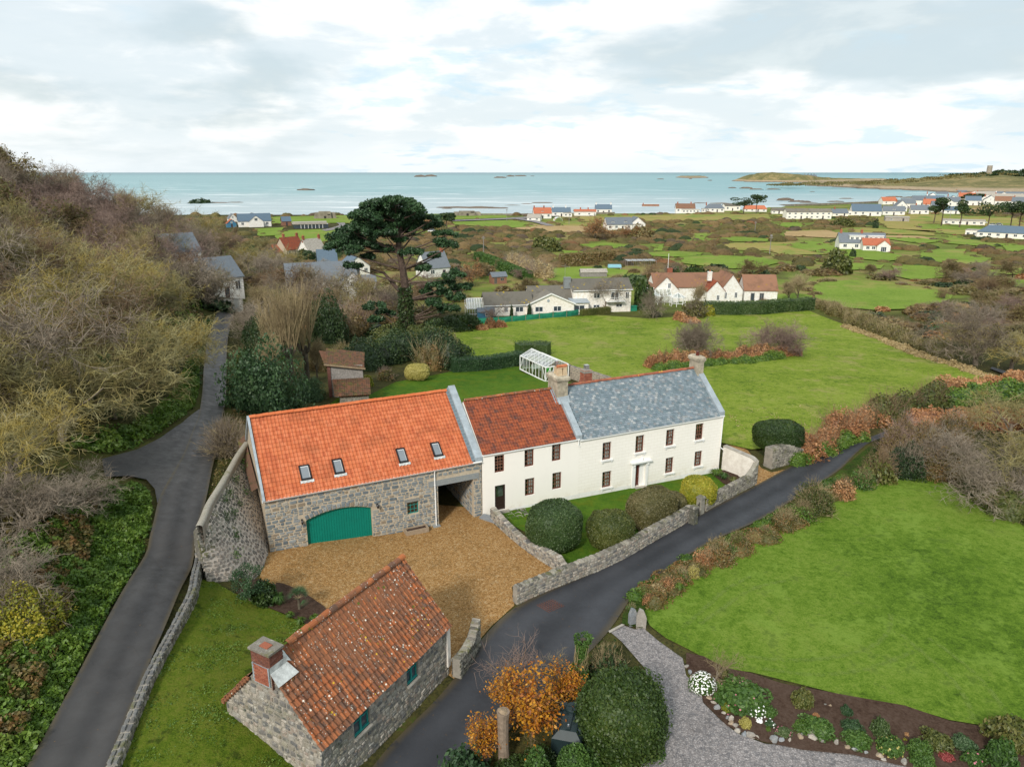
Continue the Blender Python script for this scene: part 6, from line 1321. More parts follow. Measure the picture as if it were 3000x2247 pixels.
def white_cottages():
    g=G(2080,888); B=thing('white_cottage','rambling white cottage with brown tiled roofs, two white gables and lean-to conservatory','house',g,rad(4)); s=math.hypot(g.y,31)/FPX; X=lambda px:(px-2080)*s
    W=M['white_render']; Rf=M['tile_brown']
    gable_box(B,X(1925),X(2150),3.5,11,3.6,6.6,W,Rf,'x',.25)
    gable_box(B,X(1915),X(1990),1.5,11,3.2,6.4,W,Rf,'y',.2)
    gable_box(B,X(2070),X(2122),0,8,3.0,5.4,W,M['tile_mid'],'y',.15)
    gable_box(B,X(2110),X(2176),0.3,9,3.2,7.0,W,Rf,'y',.2)
    far_window(B,X(1957),X(1966),3.6,4.9,1.5); far_window(B,X(2098),X(2107),.7,2.0,0); far_window(B,X(2120),X(2130),1.0,2.6,.3); far_window(B,X(2152),X(2161),1.2,2.6,.3)
    stack(B,X(2085),3,5.2,7.3,W,.5); stack(B,X(1982),8,6,7.6,M['brick'],.6,0); m=MB(); m.bar((X(1976),8,6),(X(1976),8,11.5),.09); m.build('pole',M['pvc'],B)
    m=MB(); 
    for i in range(8):
        a=X(1880)+(X(1960)-X(1880))*i/7; m.bar((a,-1.5,2.2),(a+.5,2,3.6),.1)
    m.bar((X(1880),-1.5,2.2),(X(1960),-1.5,2.2),.12); m.bar((X(1880)+.5,2,3.6),(X(1960)+.5,2,3.6),.12)
    for i in range(5): a=X(1880)+(X(1960)-X(1880))*i/4; m.bar((a,-1.5,-.5),(a,-1.5,2.2),.1)
    c=m.build('conservatory_frame',M['pvc'],B); m=MB(); m.add([(X(1880),-1.5,2.18),(X(1960),-1.5,2.18),(X(1960)+.5,2,3.58),(X(1880)+.5,2,3.58)],[(0,1,2,3)]); m.build('pane',M['ghglass'],c)
    # octagonal sun room
    cx,cy=X(1972),-3.2; m=MB(); V=[(cx+1.9*math.cos(k*math.pi/4+.39),cy+1.9*math.sin(k*math.pi/4+.39)) for k in range(8)]
    for k in range(8): a,b=V[k],V[(k+1)%8]; m.bar((*a,-.5),(*a,2.2),.12); m.bar((*a,2.2),(cx,cy,3.3),.1); m.bar((*a,2.2),(*b,2.2),.14); m.bar((*a,.8),(*b,.8),.1)
    s_=m.build('sun_room_frame',M['pvc'],B); m=MB(); 
    for k in range(8): a,b=V[k],V[(k+1)%8]; m.add([(*a,2.18),(*b,2.18),(cx,cy,3.28)],[(0,1,2)])
    m.build('pane',M['ghglass'],s_)
    g=G(2228,884); t=thing('garage_building','detached white outbuilding with brown tiled roof right of the white cottage','outbuilding',g,rad(-4)); gable_box(t,-4.2,4.0,0,7,2.9,6.3,W,Rf,'x',.2); far_window(t,-2.6,-1.6,.1,2.2,0,M['wood_grey'],1,'door'); far_window(t,-.4,.7,.1,2.2,0,M['wood_grey'],2,'door')
white_cottages()
# ------------------------------------------------------------------ greenhouse
def greenhouse():
    g=G(1598,1119); t=thing('greenhouse','white framed glass greenhouse standing on the back lawn','greenhouse',g,rad(28)); Wd,Ln,e,r=3.5,6.9,1.95,2.75
    m=MB(); b=.05
    for x in (0,Wd):
        for i in range(9): y=Ln*i/8; m.bar((x,y,0),(x,y,e),b if i%8 else .10); m.bar((x,y,e),(Wd/2,y,r),b)
        m.bar((x,0,e),(x,Ln,e),.10); m.bar((x,0,.05),(x,Ln,.05),.12); m.bar((x,0,.1),(x,Ln/8*1.0,e),.05); m.bar((x,Ln*7/8,e),(x,Ln,.1),.05)
    m.bar((Wd/2,0,r),(Wd/2,Ln,r),.12)
    for y in(0,Ln):
        m.bar((0,y,e),(Wd,y,e),.14); m.bar((0,y,.05),(Wd,y,.05),.1); m.bar((Wd/2,y,e),(Wd/2,y,r),.07)
        for x in(.7,1.2,1.25+1.0,2.9): m.bar((x,y,0),(x,y,e),.07)
        m.bar((0,y,0),(.7,y,e),.05); m.bar((Wd,y,0),(Wd-.6,y,e),.05)
    fr=m.build('frame',M['pvc'],t)
    for i in range(8):
        y0,y1=Ln*i/8+.04,Ln*(i+1)/8-.04
        for V in ([(0,y0,.1),(0,y1,.1),(0,y1,e),(0,y0,e)],[(Wd,y0,.1),(Wd,y1,.1),(Wd,y1,e),(Wd,y0,e)],[(0,y0,e+.02),(0,y1,e+.02),(Wd/2,y1,r+.02),(Wd/2,y0,r+.02)],[(Wd,y0,e+.02),(Wd,y1,e+.02),(Wd/2,y1,r+.02),(Wd/2,y0,r+.02)]): m=MB(); m.add(V,[(0,1,2,3)]); m.build('glass_pane',M['ghglass'],t)
    m=MB(); m.box(.0,Wd,-.3,Ln+.2,-.1,.03); m.build('base_slab',M['soil'],t)
    for V in ([(.02,0,.1),(Wd-.02,0,.1),(Wd-.02,0,e),(Wd/2,0,r),(.02,0,e)],): 
        for y in(0,Ln): m=MB(); m.add([(a,y,c) for a,_,c in V],[(0,1,2,3,4)]); m.build('end_pane',M['ghglass'],t)
    g2=thing('wheelbarrow','bright green tub seen through the greenhouse glass','tub',Vector(g)+Vector((.6,3.4,0)),.3); m=MB(); m.tube([(0,0,.3),(0,0,.9)],[.3,.45],10); m.build('tub',plain('bright_green',(.03,.45,.06)),g2); m=MB(); m.bar((-.3,-.2,0),(-.2,-.1,.35),.06); m.bar((.3,-.2,0),(.2,-.1,.35),.06); m.build('legs',M['steel'],g2)
    g2=thing('bench','pale bench at the far end of the greenhouse','bench',Vector(g)+Vector((-1.0,5.2,0)),rad(28)); m=MB(); m.box(-.7,.7,-.25,.25,.42,.5); m.build('seat',M['paint_white'],g2); m=MB(); m.box(-.7,.7,.2,.26,.5,.95); m.build('backrest',M['paint_white'],g2)
    for x in(-.6,.6): m=MB(); m.box(x-.04,x+.04,-.2,.2,0,.42); m.build('leg',M['paint_white'],g2)
greenhouse()
# ------------------------------------------------------------------ garden shed
def shed():
    g=G(1008,1183); t=thing('brick_shed','tumbledown shed of grey boards and brick with mossy pantile roof behind the barn','shed',g,rad(12)); 
    s=math.hypot(g.y,25)/FPX*1.0
    # lower brick part with tiled lean-to
    m=MB(); m.box(-.4,2.7,0,2.2,-1.4,1.1); lw=m.build('lower_wall',M['mortar_grey'],t)
    stones_flat(lw,t,-.4,2.7,-1.2,.75,[],M['stone_pink'],maxn=60,hmin=.14,hmax=.22,wmin=.2,wmax=.4,name='stone'); m=MB(); m.box(-.42,2.72,-.07,.05,.78,1.1); m.build('brick_course',M['brick'],lw)
    m=MB(); m.add([(-.9,-.35,1.0),(2.9,-.35,1.0),(2.6,2.6,2.1),(-1.2,2.6,2.1)],[(0,1,2,3)]); r=m.build('lower_roof',M['tile_shed'],t); roof_pieces(r,t,'pantile','pantiles',[PANT],M['tile_shed'],-.95,2.9,(-.4,1.0),(2.5,2.1),.24,.32,.02,maxn=150)
    # boarded upper part
    x0,x1=-1.3,2.2; y=2.6
    m=MB(); m.box(x0-.35,x0,y-.1,y+3,-.6,3.6); m.build('brick_pier',M['brick_dark'],t)
    for k in range(11):
        z=1.4+k*.2; xe=x1; zt=3.9-.45*((x1-x0)/3.5)
        m=MB(); m.add([(x0,y,z),(x1,y,z),(x1,y+.03,min(z+.21,4.2-.35)),(x0,y+.03,z+.21)],[(0,1,2,3)]); m.build('board',M['wood_grey'],t)
    m=MB(); m.box(x0,x1,y+.05,y+3.2,-.5,3.5); m.build('wall',M['wood_grey'],t)
    m=MB(); m.add([(x0-.6,y-.3,3.95),(x1+.25,y-.3,3.25),(x1+.0,y+3.6,3.9),(x0-1.3,y+3.6,4.6)],[(0,1,2,3)]); r=m.build('roof',M['tile_shed'],t)
    o=Vector((x0-.6,y-.3,3.98)); ux=Vector((x1+.25-(x0-.6),0,-.7)); L=ux.length; ux.normalize(); n=Vector((.15,-.25,.95)).normalized(); uy=n.cross(ux).normalized()
    Ms=[basis(o+ux*(i*.24)+uy*(j*.33)+n*.04,ux*.24,uy*.34,n*.07) for j in range(11) for i in range(int(L/.24))]
    pieces('upper_pantile',[PANT],M['tile_shed'],Ms,r,t,'upper_pantiles',160)
    m=MB(); m.bar((x0-.65,y-.35,3.93),(x1+.3,y-.35,3.2),.06,.18); m.build('barge_board',M['wood_tan'],t)
shed()
# ------------------------------------------------------------------ tower on the headland, house on the island
t=thing('watch_tower','tall round stone watch tower on the wooded headland','tower',(TWX,TWY,-9+hh(TWX,TWY,.6)-1)); m=MB(); m.tube([(0,0,-6),(0,0,2),(0,0,16.5)],[5.2,4.9,4.5],24); m.build('tower_shaft',M['tower'],t)
for z in (13.3,10.8,8.3): m=MB(); m.tube([(0,0,z),(0,0,z+.5)],4.75,24,cap=True); m.build('viewing_slit',M['bunker'],t)
m=MB(); m.tube([(0,0,16.5),(0,0,17.3)],[4.8,4.8],24); m.build('parapet',M['tower'],t)
r_=ray(2373,517); t=thing('island_house','grey stone house alone on the tidal island','house',(r_[0]/r_[1]*2330,2330,-1)); gable_box(t,-22,22,0,14,8,14,M['stone'],M['slate_far'],'x',.5,-6)
for x in(-14,-4,6,15): stack(t,x,7,12,17,M['stone'],1.0,0); far_window(t,x-1,x+2,3,6,0)
t=thing('sea_wall','dark stone sea wall along the edge of the bay','wall',G(2240,606)); o=t.location; P=[G(*p)-o for p in [(2240,606),(2330,604),(2430,601),(2530,597),(2620,592),(2690,589)]]; m=MB()
for a,b in zip(P,P[1:]): m.bar((a.x,a.y,a.z-.5),(b.x,b.y,b.z-.5),2.,4.5)
m.build('wall_face',M['bunker'],t)
t=thing('sea_wall','low stone sea wall behind the leftmost coast houses','wall',G(1330,633)); o=t.location; P=[G(*p)-o for p in [(1330,633),(1450,632),(1600,631),(1800,627)]]; m=MB()
for a,b in zip(P,P[1:]): m.bar((a.x,a.y,a.z),(b.x,b.y,b.z),1.2,2.6)
m.build('wall_face',M['bunker'],t)
# poles, cars
def pole(px,py,h,lab,bracket=True):
    g=G(px,py); t=thing('utility_pole',lab,'utility pole',g); m=MB(); m.tube([(0,0,-.3),(0,0,h)],[.16,.11],8); m.build('pole',M['wood_grey'],t); m=MB(); m.box(-.7,.7,-.1,.1,h-.9,h-.7); m.box(-.35,.35,-.35,.35,h-.4,h+.3) if bracket else m.box(-.5,.5,-.08,.08,h-.4,h-.25); m.build('crossarm',M['wood_grey'],t)
pole(2254,749,7.5,'timber pole with box on top in the field left of the white house with dormers'); pole(1417,760,8.5,'pole standing among the bare trees behind the bungalow',False); pole(2211,683,6,'short pole in the brown scrub near the middle',False); pole(1667,660,8,'pole beside the coast lane near the polytunnel',False); pole(1485,650,8,'thin mast at the bend of the coast road',False); pole(2782,645,9,'pole among the pines on the right',False)
CARS={}
def car(px,py,yaw,lab,mat):
    g=G(px,py); t=thing('parked_car',lab,'car',g,rad(yaw),'parked cars'); m=MB(); m.box(-2.1,2.1,-.85,.85,.3,.85,taper=.08); m.build('body',M[mat],t); m=MB(); m.box(-1.3,1.3,-.75,.75,.85,1.4,taper=.28); m.build('cabin',M['farglass'],t); m=MB(); m.box(-.95,.95,-.5,.5,1.4,1.43); m.build('roof',M[mat],t)
    for x in(-1.35,1.35):
        for y in(-.8,.8): m=MB(); m.tube([(x,y-.1,.32),(x,y+.1,.32)],.33,10); m.build('wheel',M['black'],t)
for a in [(1738,669,10,'dark car parked on the rough grass in front of the coast houses','car_dark'),(1565,640,20,'car by the low barn on the shore road','car_dark'),(2907,662,5,'white car left of the pair under the pines','car_white'),(2925,661,8,'white car right of the pair under the pines','car_white'),(2880,655,0,'pale van by the long low bungalow','car_white'),(1265,680,0,'white car seen right of the pine crown','car_white')]: car(*a)
def polytunnel():
    g=G(1712+120-110+0,636+1) if False else G(1637,648); t=thing('polytunnel','small pale green polytunnel by the coast houses','polytunnel',g,rad(10)); m=MB(); V=[];k=9
    for y in(0,5):
        for i in range(k): th=math.pi*i/(k-1); V.append((2.6*math.cos(th),y,2.3*math.sin(th)))
    m.add(V,[(i,i+1,k+i+1,k+i) for i in range(k-1)]+[tuple(range(k))]); m.build('cover',M['ghglass'],t); m=MB()
    for y in(0,2.5,5): m.tube([(2.62*math.cos(math.pi*i/8),y,2.32*math.sin(math.pi*i/8)) for i in range(9)],.08,5)
    m.build('hoops',M['pvc'],t)
polytunnel()
def cage():
    g=G(1880,782); t=thing('fruit_cage','flat topped netted fruit cage with grey frame behind the bungalow','fruit cage',g,rad(4)); m=MB()
    for x in range(6):
        for y in range(3): m.bar((x*2-5,y*2.5,0),(x*2-5,y*2.5,2),.08)
    for x in range(6): m.bar((x*2-5,0,2),(x*2-5,5,2),.07)
    for y in range(3): m.bar((-5,y*2.5,2),(5,y*2.5,2),.07)
    m.build('frame',M['wood_grey'],t); m=MB(); m.add([(-5,0,1.98),(5,0,1.98),(5,5,1.98),(-5,5,1.98)],[(0,1,2,3)]); m.build('net',M['ghglass'],t)
    g=G(1800,788); t=thing('trampoline','pale blue covered garden frame on the grass behind the bungalow','garden frame',g); m=MB(); m.box(-2.2,2.2,-1,1,.5,1.4,taper=.1); m.build('cover',plain('pale_blue',(.25,.5,.6)),t)
    for x in(-2,2):
        for y in(-.8,.8): m=MB(); m.box(x-.05,x+.05,y-.05,y+.05,-.1,.5); m.build('leg',M['pvc'],t)
    g=G(1598-125+0,0+0+0+0+1) if False else G(1740,815); t=thing('garden_shed','low pale roofed shed right behind the bungalow chimney','shed',g,rad(5)); gable_box(t,-4,4,0,3,1.8,2.6,M['wood_grey'],M['concrete'],'x',.2)
cage()
# ------------------------------------------------------------------ plants
def grow(rng,p,d,L,r,lev,cfg,out):
    ns_=cfg['seg'][lev]; st=L/ns_; last=len(cfg['n'])==lev
    kids=[] if last else sorted(rng.uniform(cfg['from'][lev],1,cfg['n'][lev])); ki=0
    r0=r
    for i in range(ns_):
        d=d+rng.normal(size=3)*cfg['wob'][lev]; d[2]+=cfg['up'][lev]; d=d/np.linalg.norm(d); q=p+d*st
        r1=r*(1-(i+1)/ns_*(.55 if not last else .8)); out[min(lev,2)].append((*p,*q,r0,r1))
        while ki<len(kids) and kids[ki]<=(i+1)/ns_+1e-6:
            t=kids[ki]*ns_-i; b=p+(q-p)*min(max(t,0),1); a=rng.normal(size=3); a-=d*a.dot(d); a/=np.linalg.norm(a); an=cfg['ang'][lev]*rng.uniform(.7,1.25)
            dd=d*math.cos(an)+a*math.sin(an); grow(rng,b,dd,cfg['len'][lev+1]*rng.uniform(.65,1.2)*L_(lev,cfg),max(r1*cfg['rr'][lev],cfg['rmin']),lev+1,cfg,out); ki+=1
        p=q; r0=r1
def L_(l,c): return 1.0
BROAD=dict(seg=[3,5,5,4,3],n=[6,8,7,6],**{'from':[.45,.25,.2,.15]},wob=[.08,.16,.22,.30,.34],up=[.05,.05,.04,.02,.01],ang=[.85,.85,.85,.9],len=[0,3.6,2.5,1.5,.85],rr=[.66,.62,.62,.62],rmin=.019)
def tree_mesh(seed,cfg,trunk,r,lean=.1,k=(6,4,3)):
    rng=np.random.default_rng(seed); out=[[],[],[]]; d=np.array((rng.normal()*lean,rng.normal()*lean,1.)); grow(rng,np.zeros(3)-np.array((0,0,.3)),d/np.linalg.norm(d),trunk,r,0,cfg,out)
    t=quadtube(out[0],k[0]); tr=cat_(t,quadtube(out[1],k[1])); c=quadtube(out[2],k[2]); return tr,c
TM={}
def tree_var(key,seed,cfg,trunk,r,mt,mc,leaf=None,**k):
    (V,F,A),(V2,F2)=tree_mesh(seed,cfg,trunk,r,**k); parts=[('trunk',mesh('trunk',V,F,M[mt])),('crown',mesh('crown',V2,F2,M[mc]))]
    if leaf:
        n,size,mat,zmin=leaf; rng=np.random.default_rng(seed+9); idx=rng.integers(0,len(V2),n); P=V2[idx]+rng.normal(size=(n,3))*.12; P=P[P[:,2]>zmin]; V3,F3,A3=leafquads(P,size,rng); parts.append(('foliage',mesh('foliage',V3,F3,M[mat],A3)))
    TM.setdefault(key,[]).append(parts)
for s in range(3): tree_var('lichen',s,BROAD,2.6,.26,'tw_grey','tw_yel')
for s in range(2): tree_var('grey',20+s,BROAD,2.4,.22,'tw_grey','tw_grey')
for s in range(1): tree_var('brown',30+s,BROAD,2.8,.24,'bark','tw_brown')
for s in range(1): tree_var('purple',40+s,BROAD,2.4,.20,'bark','tw_purple')
TALL=dict(BROAD,up=[.2,.22,.20,.14,.08],ang=[.5,.5,.55,.6])
for s in range(2): tree_var('upright',50+s,TALL,3.0,.24,'bark','tw_tan')
SMALL=dict(seg=[3,4,4,3],n=[7,8,7],**{'from':[.2,.2,.2]},wob=[.1,.2,.26,.3],up=[.1,.10,.08,.05],ang=[.7,.75,.8],len=[0,1.2,.8,.45],rr=[.6,.55,.55],rmin=.006)
for s in range(2): tree_var('round',60+s,SMALL,.9,.08,'tw_grey','tw_tan')
for s in range(2): tree_var('round_grey',64+s,SMALL,.9,.08,'tw_grey','tw_grey')
for s in range(2): tree_var('round_purple',68+s,SMALL,.6,.06,'tw_brown','tw_purple')
tree_var('autumn',70,dict(SMALL,up=[.2,.12,.1,.05]),1.2,.08,'bark','tw_brown',leaf=(2600,.06,'l_autumn',.8)); 
tree_var('oak',75,BROAD,2.2,.2,'bark','tw_brown',leaf=(2600,.16,'l_scrub2',2.0)); tree_var('rusty',76,BROAD,2.2,.2,'bark','tw_brown',leaf=(2600,.15,'l_rust',2.0))
TREEH={'lichen':7.5,'grey':7.5,'brown':7.5,'purple':7.5,'upright':8.5,'round':2.4,'round_grey':2.4,'round_purple':2.2,'autumn':2.8,'oak':7.,'rusty':7.}
def treeh(parts):
    h=0; ws=0
    for _,me in parts:
        a=np.empty(len(me.vertices)*3,np.float32); me.vertices.foreach_get('co',a); a=a.reshape(-1,3); h=max(h,a[:,2].max()); ws=max(ws,np.percentile(np.hypot(a[:,0],a[:,1]),97))
    return h,ws
for k in TM: TM[k]=[(p,*treeh(p)) for p in TM[k]]
def tree(key,pos,h,label,cat='tree',group=None,name='bare_tree',wide=1.,i=None,rz=None,ivy=0):
    p,hh,ww=TM[key][random.randrange(len(TM[key])) if i is None else i%len(TM[key])]; s=h/hh
    t=thing(name,label,cat,pos,random.uniform(0,6.28) if rz is None else rz,group)
    for nm,me in p: link(nm,me,t,sc=(s*wide,s*wide,s))
    if ivy:
        n=int(900*ivy); z=R.uniform(0,h*.62,n); th=R.uniform(0,6.28,n); rr=(.35+.55*R.random(n))*(1.1-z/h)*1.3; P=np.stack([rr*np.cos(th),rr*np.sin(th),z],1); V,F,A=leafquads(P,.17,R); mk('ivy',V,F,M['l_holly'],t,A)
    return t
# shrubs made of leaves on a lumpy dome; unit radius
def dome(seed,n,size,shape=2.,zs=1.,lumpy=.18,core=.82,box=False,freq=3.,depth=.22,flat=.3,zlo=-.15,sprig=0):
    rng=np.random.default_rng(seed); D=rng.normal(size=(int(n*1.5),3)); D/=np.linalg.norm(D,axis=1)[:,None]; D=D[D[:,2]>zlo][:n]
    def rad_(D):
        r=1.0 if shape==2. else (np.abs(D)**shape).sum(1)**(-1/shape)
        return r*(1+lump(D,seed,freq,lumpy))
    r=rad_(D); dep=1-depth*rng.random(len(D))**2; P=D*(r*dep)[:,None]
    if sprig: P=P+D*(rng.random(len(D))**6*sprig)[:,None]
    V,F,A=leafquads(P,size,rng,nrm=D,flat=flat)
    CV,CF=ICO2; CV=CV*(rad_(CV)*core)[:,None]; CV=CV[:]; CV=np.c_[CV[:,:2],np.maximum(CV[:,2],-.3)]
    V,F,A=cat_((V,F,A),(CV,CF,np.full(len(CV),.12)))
    V=V*np.array((1,1,zs)); return V,F,A
SH={}
def shrub_mesh(kind,mat,i):
    key=(kind,mat,i)
    if key not in SH:
        P=dict(fine=dict(n=3600,size=.055),mid=dict(n=1500,size=.095,lumpy=.30),coarse=dict(n=620,size=.16,lumpy=.42,freq=2.6,core=.72,depth=.4),loose=dict(n=1800,size=.085,lumpy=.4,core=.55,depth=.5,sprig=.25),big=dict(n=9000,size=.036,lumpy=.34,core=.66,depth=.4,sprig=.12,freq=3.5))[kind]
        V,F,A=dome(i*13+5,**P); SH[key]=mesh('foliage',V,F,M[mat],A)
    return SH[key]
TWB={}
def twig_bush_mesh(mat,i):
    key=(mat,i)
    if key not in TWB:
        rng=np.random.default_rng(i+400); seg=[]
        for _ in range(150):
            th=rng.uniform(0,6.28); el=rng.uniform(.25,1.45); d=np.array((math.cos(th)*math.cos(el),math.sin(th)*math.cos(el),math.sin(el))); p=np.array((rng.normal()*.12,rng.normal()*.12,0)); n=4; L=rng.uniform(.75,1.1)
            for j in range(n):
                d=d+rng.normal(size=3)*.16; d/=np.linalg.norm(d); q=p+d*L/n; seg.append((*p,*q,.010*(1-j/n)+.004,.010*(1-(j+1)/n)+.003))
                for _k in range(3):
                    dd=d+rng.normal(size=3)*.55; dd/=np.linalg.norm(dd); seg.append((*q,*(q+dd*rng.uniform(.1,.28)),.005,.002))
                p=q
        V,F=quadtube(seg,3); TWB[key]=mesh('stems',V,F,M[mat])
    return TWB[key]
def shrub(pos,r,h,label,mat='l_scrub',kind='mid',twig=None,cat='shrub',name='shrub',group=None,i=None,rz=None,leaf=True,ry=None):
    i=random.randrange(3) if i is None else i
    if r>1.45 and kind=='loose' and pos[1]<130: kind='big'; i=0
    t=thing(name,label,cat,pos,random.uniform(0,6.28) if rz is None else rz,group)
    if leaf: link('foliage',shrub_mesh(kind,mat,i),t,(0,0,-.03*h),sc=(r,ry or r,h*(.9 if twig else 1)))
    if twig: link('stems',twig_bush_mesh(twig,i%2),t,sc=(r*1.05,(ry or r)*1.05,h*1.05))
    return t
def clipped(px,py,rx,ry,h,label,mat,shape=3.2,yaw=0,n=9000,size=.05,lumpy=.075,stem=0.,cat='clipped bush',slope=0.,sprig=.0):
    g=G(px,py); t=thing('clipped_bush',label,cat,g,rad(yaw)); rng=np.random.default_rng(int(px)); D=rng.normal(size=(n*2,3)); D/=np.linalg.norm(D,axis=1)[:,None]; D=D[D[:,2]>-.75][:n]
    f=lambda D:(np.abs(D)**shape).sum(1)**(-1/shape)*(1+lump(D,int(px),2.5,lumpy))
    sc=np.array((rx,ry,h/2)); P=D*(f(D)*(1-.05*rng.random(len(D))))[:,None]*sc; nn=D/sc; nn/=np.linalg.norm(nn,axis=1)[:,None]
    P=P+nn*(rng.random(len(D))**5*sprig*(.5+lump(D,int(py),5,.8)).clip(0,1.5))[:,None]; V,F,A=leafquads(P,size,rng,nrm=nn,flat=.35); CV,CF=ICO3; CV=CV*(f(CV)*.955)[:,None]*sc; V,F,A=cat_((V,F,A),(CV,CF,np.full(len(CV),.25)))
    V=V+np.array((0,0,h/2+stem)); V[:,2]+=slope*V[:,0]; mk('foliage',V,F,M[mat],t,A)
    m=MB(); m.tube([(0,0,-.2),(0,0,h*.4+stem)],.12,6); m.build('stem',M['bark'],t); return t
def cloud_stuff(name,label,cat,C,n,size,mat,seed=1,kind=None,ground=True,twigs=None):
    """C: rows (x,y,z,rx,ry,rz) -> one leafy mass; returns object"""
    rng=np.random.default_rng(seed); C=np.asarray(C,float); w=(C[:,3]*C[:,4]+C[:,3]*C[:,5]); idx=rng.choice(len(C),n,p=w/w.sum()); D=rng.normal(size=(n,3)); D/=np.linalg.norm(D,axis=1)[:,None]; D[:,2]=np.abs(D[:,2])*1.0-.1
    r=(1+lump(D*1.+C[idx,:3]*.7,seed,2.5,.22))*(1-.35*rng.random(n)**2); P=C[idx,:3]+D*C[idx,3:6]*r[:,None]; nn=D
    lr=rng.random(n)*.6+.4*((np.sin(idx*12.9898)*43758.5453)%1)
    V,F,A=leafquads(P,size,rng,nrm=nn,flat=.25,rnd=lr); o=C[0,:3]; V=V-o
    ob=mk(name,V,F,M[mat],None,A); ob.location=o; setp(ob,label,cat,None,kind); return ob
def along(pix,step,world=False):
    P=[np.array(G(*p)) for p in pix] if not world else [np.array(p) for p in pix]; out=[]
    for a,b in zip(P,P[1:]):
        n=max(1,int(np.linalg.norm((b-a)[:2])/step)); out+= [a+(b-a)*j/n for j in range(n)]
    out.append(P[-1]); return out
def hedge(label,pix,w,h,mat,dens=260,size=.1,name='hedge',cat='hedge',jitter=.3,kind=None,twig=None,core=True,step=None):
    pts=along(pix,step or w*.5); rng=np.random.default_rng(int(pix[0][0])+int(pix[0][1])); C=[]
    for p in pts:
        ww=w*rng.uniform(1-jitter,1+jitter)*.5; hh=h*rng.uniform(1-jitter,1+jitter); x,y=p[0]+rng.normal()*w*.12*jitter*3,p[1]+rng.normal()*w*.12*jitter*3; C.append((x,y,h1(x,y)-.05,ww,ww,hh))
    L=sum(np.linalg.norm((b-a)[:2]) for a,b in zip(pts,pts[1:])); t=cloud_stuff(name,label,cat,C,int(max(300,L*dens)),size,mat,int(pix[0][0]),kind)
    o=np.array(t.location)
    if core:
        parts=[]
        for c in C: CV,CF=ICO2; parts.append((np.maximum(CV*np.array(c[3:6])*.78,-.2)*np.array((1,1,1))+np.array(c[:3])-o if False else CV*np.array(c[3:6])*.76+np.array(c[:3])-o,CF))
        V,F,A=cat_(*parts); mk('branches',V,F,M[mat],t,np.full(len(V),.1))  # solid core in the leaf material, kept at the dark end of its ramp
    if twig:
        seg=[]
        for c in C:
            for _ in range(int(30*w)):
                th=rng.uniform(0,6.28); b=np.array(c[:3])+np.array((math.cos(th)*c[3]*.8*rng.random(),math.sin(th)*c[4]*.8*rng.random(),c[5]*.55*rng.random())); d=np.array((math.cos(th)*.5,math.sin(th)*.5,rng.uniform(.4,1.3))); q=b+d*c[5]*.42; q2=q+(d+rng.normal(size=3)*.5)*c[5]*.22; seg+= [(*b,*q,.018,.011),(*q,*q2,.011,.005)]
        V,F=quadtube(np.array(seg),3); mk('twigs',V-o,F,M[twig],t)
    return t
# ---- the wood on the hillside
KN=dict(lichen='yellow lichened',grey='grey twigged',brown='brown twigged',purple='purplish twigged',upright='upright tan twigged',oak='brown leaved',rusty='rusty leaved',round='round',autumn='orange')
def WL(k,x,y):
    w='on the skyline' if y>150 else 'high on the hillside' if x<-62 else 'midway up the hillside' if x<-45 else 'low on the hillside near the lane'
    return 'bare %s tree %s, %s of wood'%(KN[k],w,'near part' if y<70 else 'middle' if y<115 else 'far part')
def SL(mt,x,y):
    c=dict(l_scrub='brown',l_scrub2='olive tan',l_bramble='dark bramble',l_bracken='rusty bracken',l_dark='dark evergreen',l_rust='orange brown')[mt]
    return '%s winter bush %s, %s'%(c,'just beyond the bungalow and cottage' if y<215 else 'midway across the plain' if y<260 else 'far out on the plain','left behind the pine' if x<-5 else 'behind the bungalow' if x<45 else 'behind the white cottage' if x<90 else 'towards the right edge')
def lane_x(y): return np.interp(y,[20,25,33,42,49,60,74,90,106,128],[-20,-21,-22.4,-24.1,-27,-30,-34,-38.5,-43,-50])
def wood():
    rng=np.random.default_rng(5); pts=[]; tries=0
    while len(pts)<230 and tries<9000:
        tries+=1; y=rng.uniform(44,215); x=-rng.uniform(20,165)
        lx=lane_x(y) if y<128 else -50-(y-128)*.28
        if x>lx-(7.5 if y<70 else 8.5) or y>205 and x>-90: continue
        if x<-.76*y-10 or (y<62 and x>lx-7): continue
        if -60<x<-28 and 128<y: continue
        dmin=3.6+ y*.018
        if any((x-a)**2+(y-b)**2<dmin**2 for a,b in pts): continue
        pts.append((x,y))
    pts.sort(key=lambda p:p[1])
    for k,(x,y) in enumerate(pts):
        z=h1(x,y)
        near=y<115 
        kind=rng.choice(['lichen','lichen','lichen','grey','brown']) if near else rng.choice(['purple','brown','grey','purple','lichen','upright','oak'],p=[.25,.2,.2,.1,.1,.1,.05])
        h=rng.uniform(8,11) if near else rng.uniform(8.5,12)
        tree(kind,(x,y,z-.2),h,WL(kind,x,y),'tree','trees of the hillside wood',wide=rng.uniform(1.0,1.25),ivy=.8 if (near and rng.random()<.22) else 0)
    C=[]
    while len(C)<1500:
        y=rng.uniform(26,215); x=-rng.uniform(20,170); lx=lane_x(y) if y<128 else -50-(y-128)*.28
        if x>lx-6.5+1.5*(y>60) or x<-.78*y-14: continue
        if y<46 and x>lx-9: continue
        r=rng.uniform(1.2,2.6); C.append((x,y,h1(x,y)-.3,r,r,rng.uniform(.8,2.2)*(1.4 if y>120 else 1)))
    cloud_stuff('undergrowth','dark tangled undergrowth of bramble and ivy beneath the hillside trees','undergrowth',C[:750],19000,.27,'l_bramble',3,'stuff')
    cloud_stuff('undergrowth','olive brown brush between the hillside trees','undergrowth',C[750:],19000,.27,'l_fern',4,'stuff')
wood()
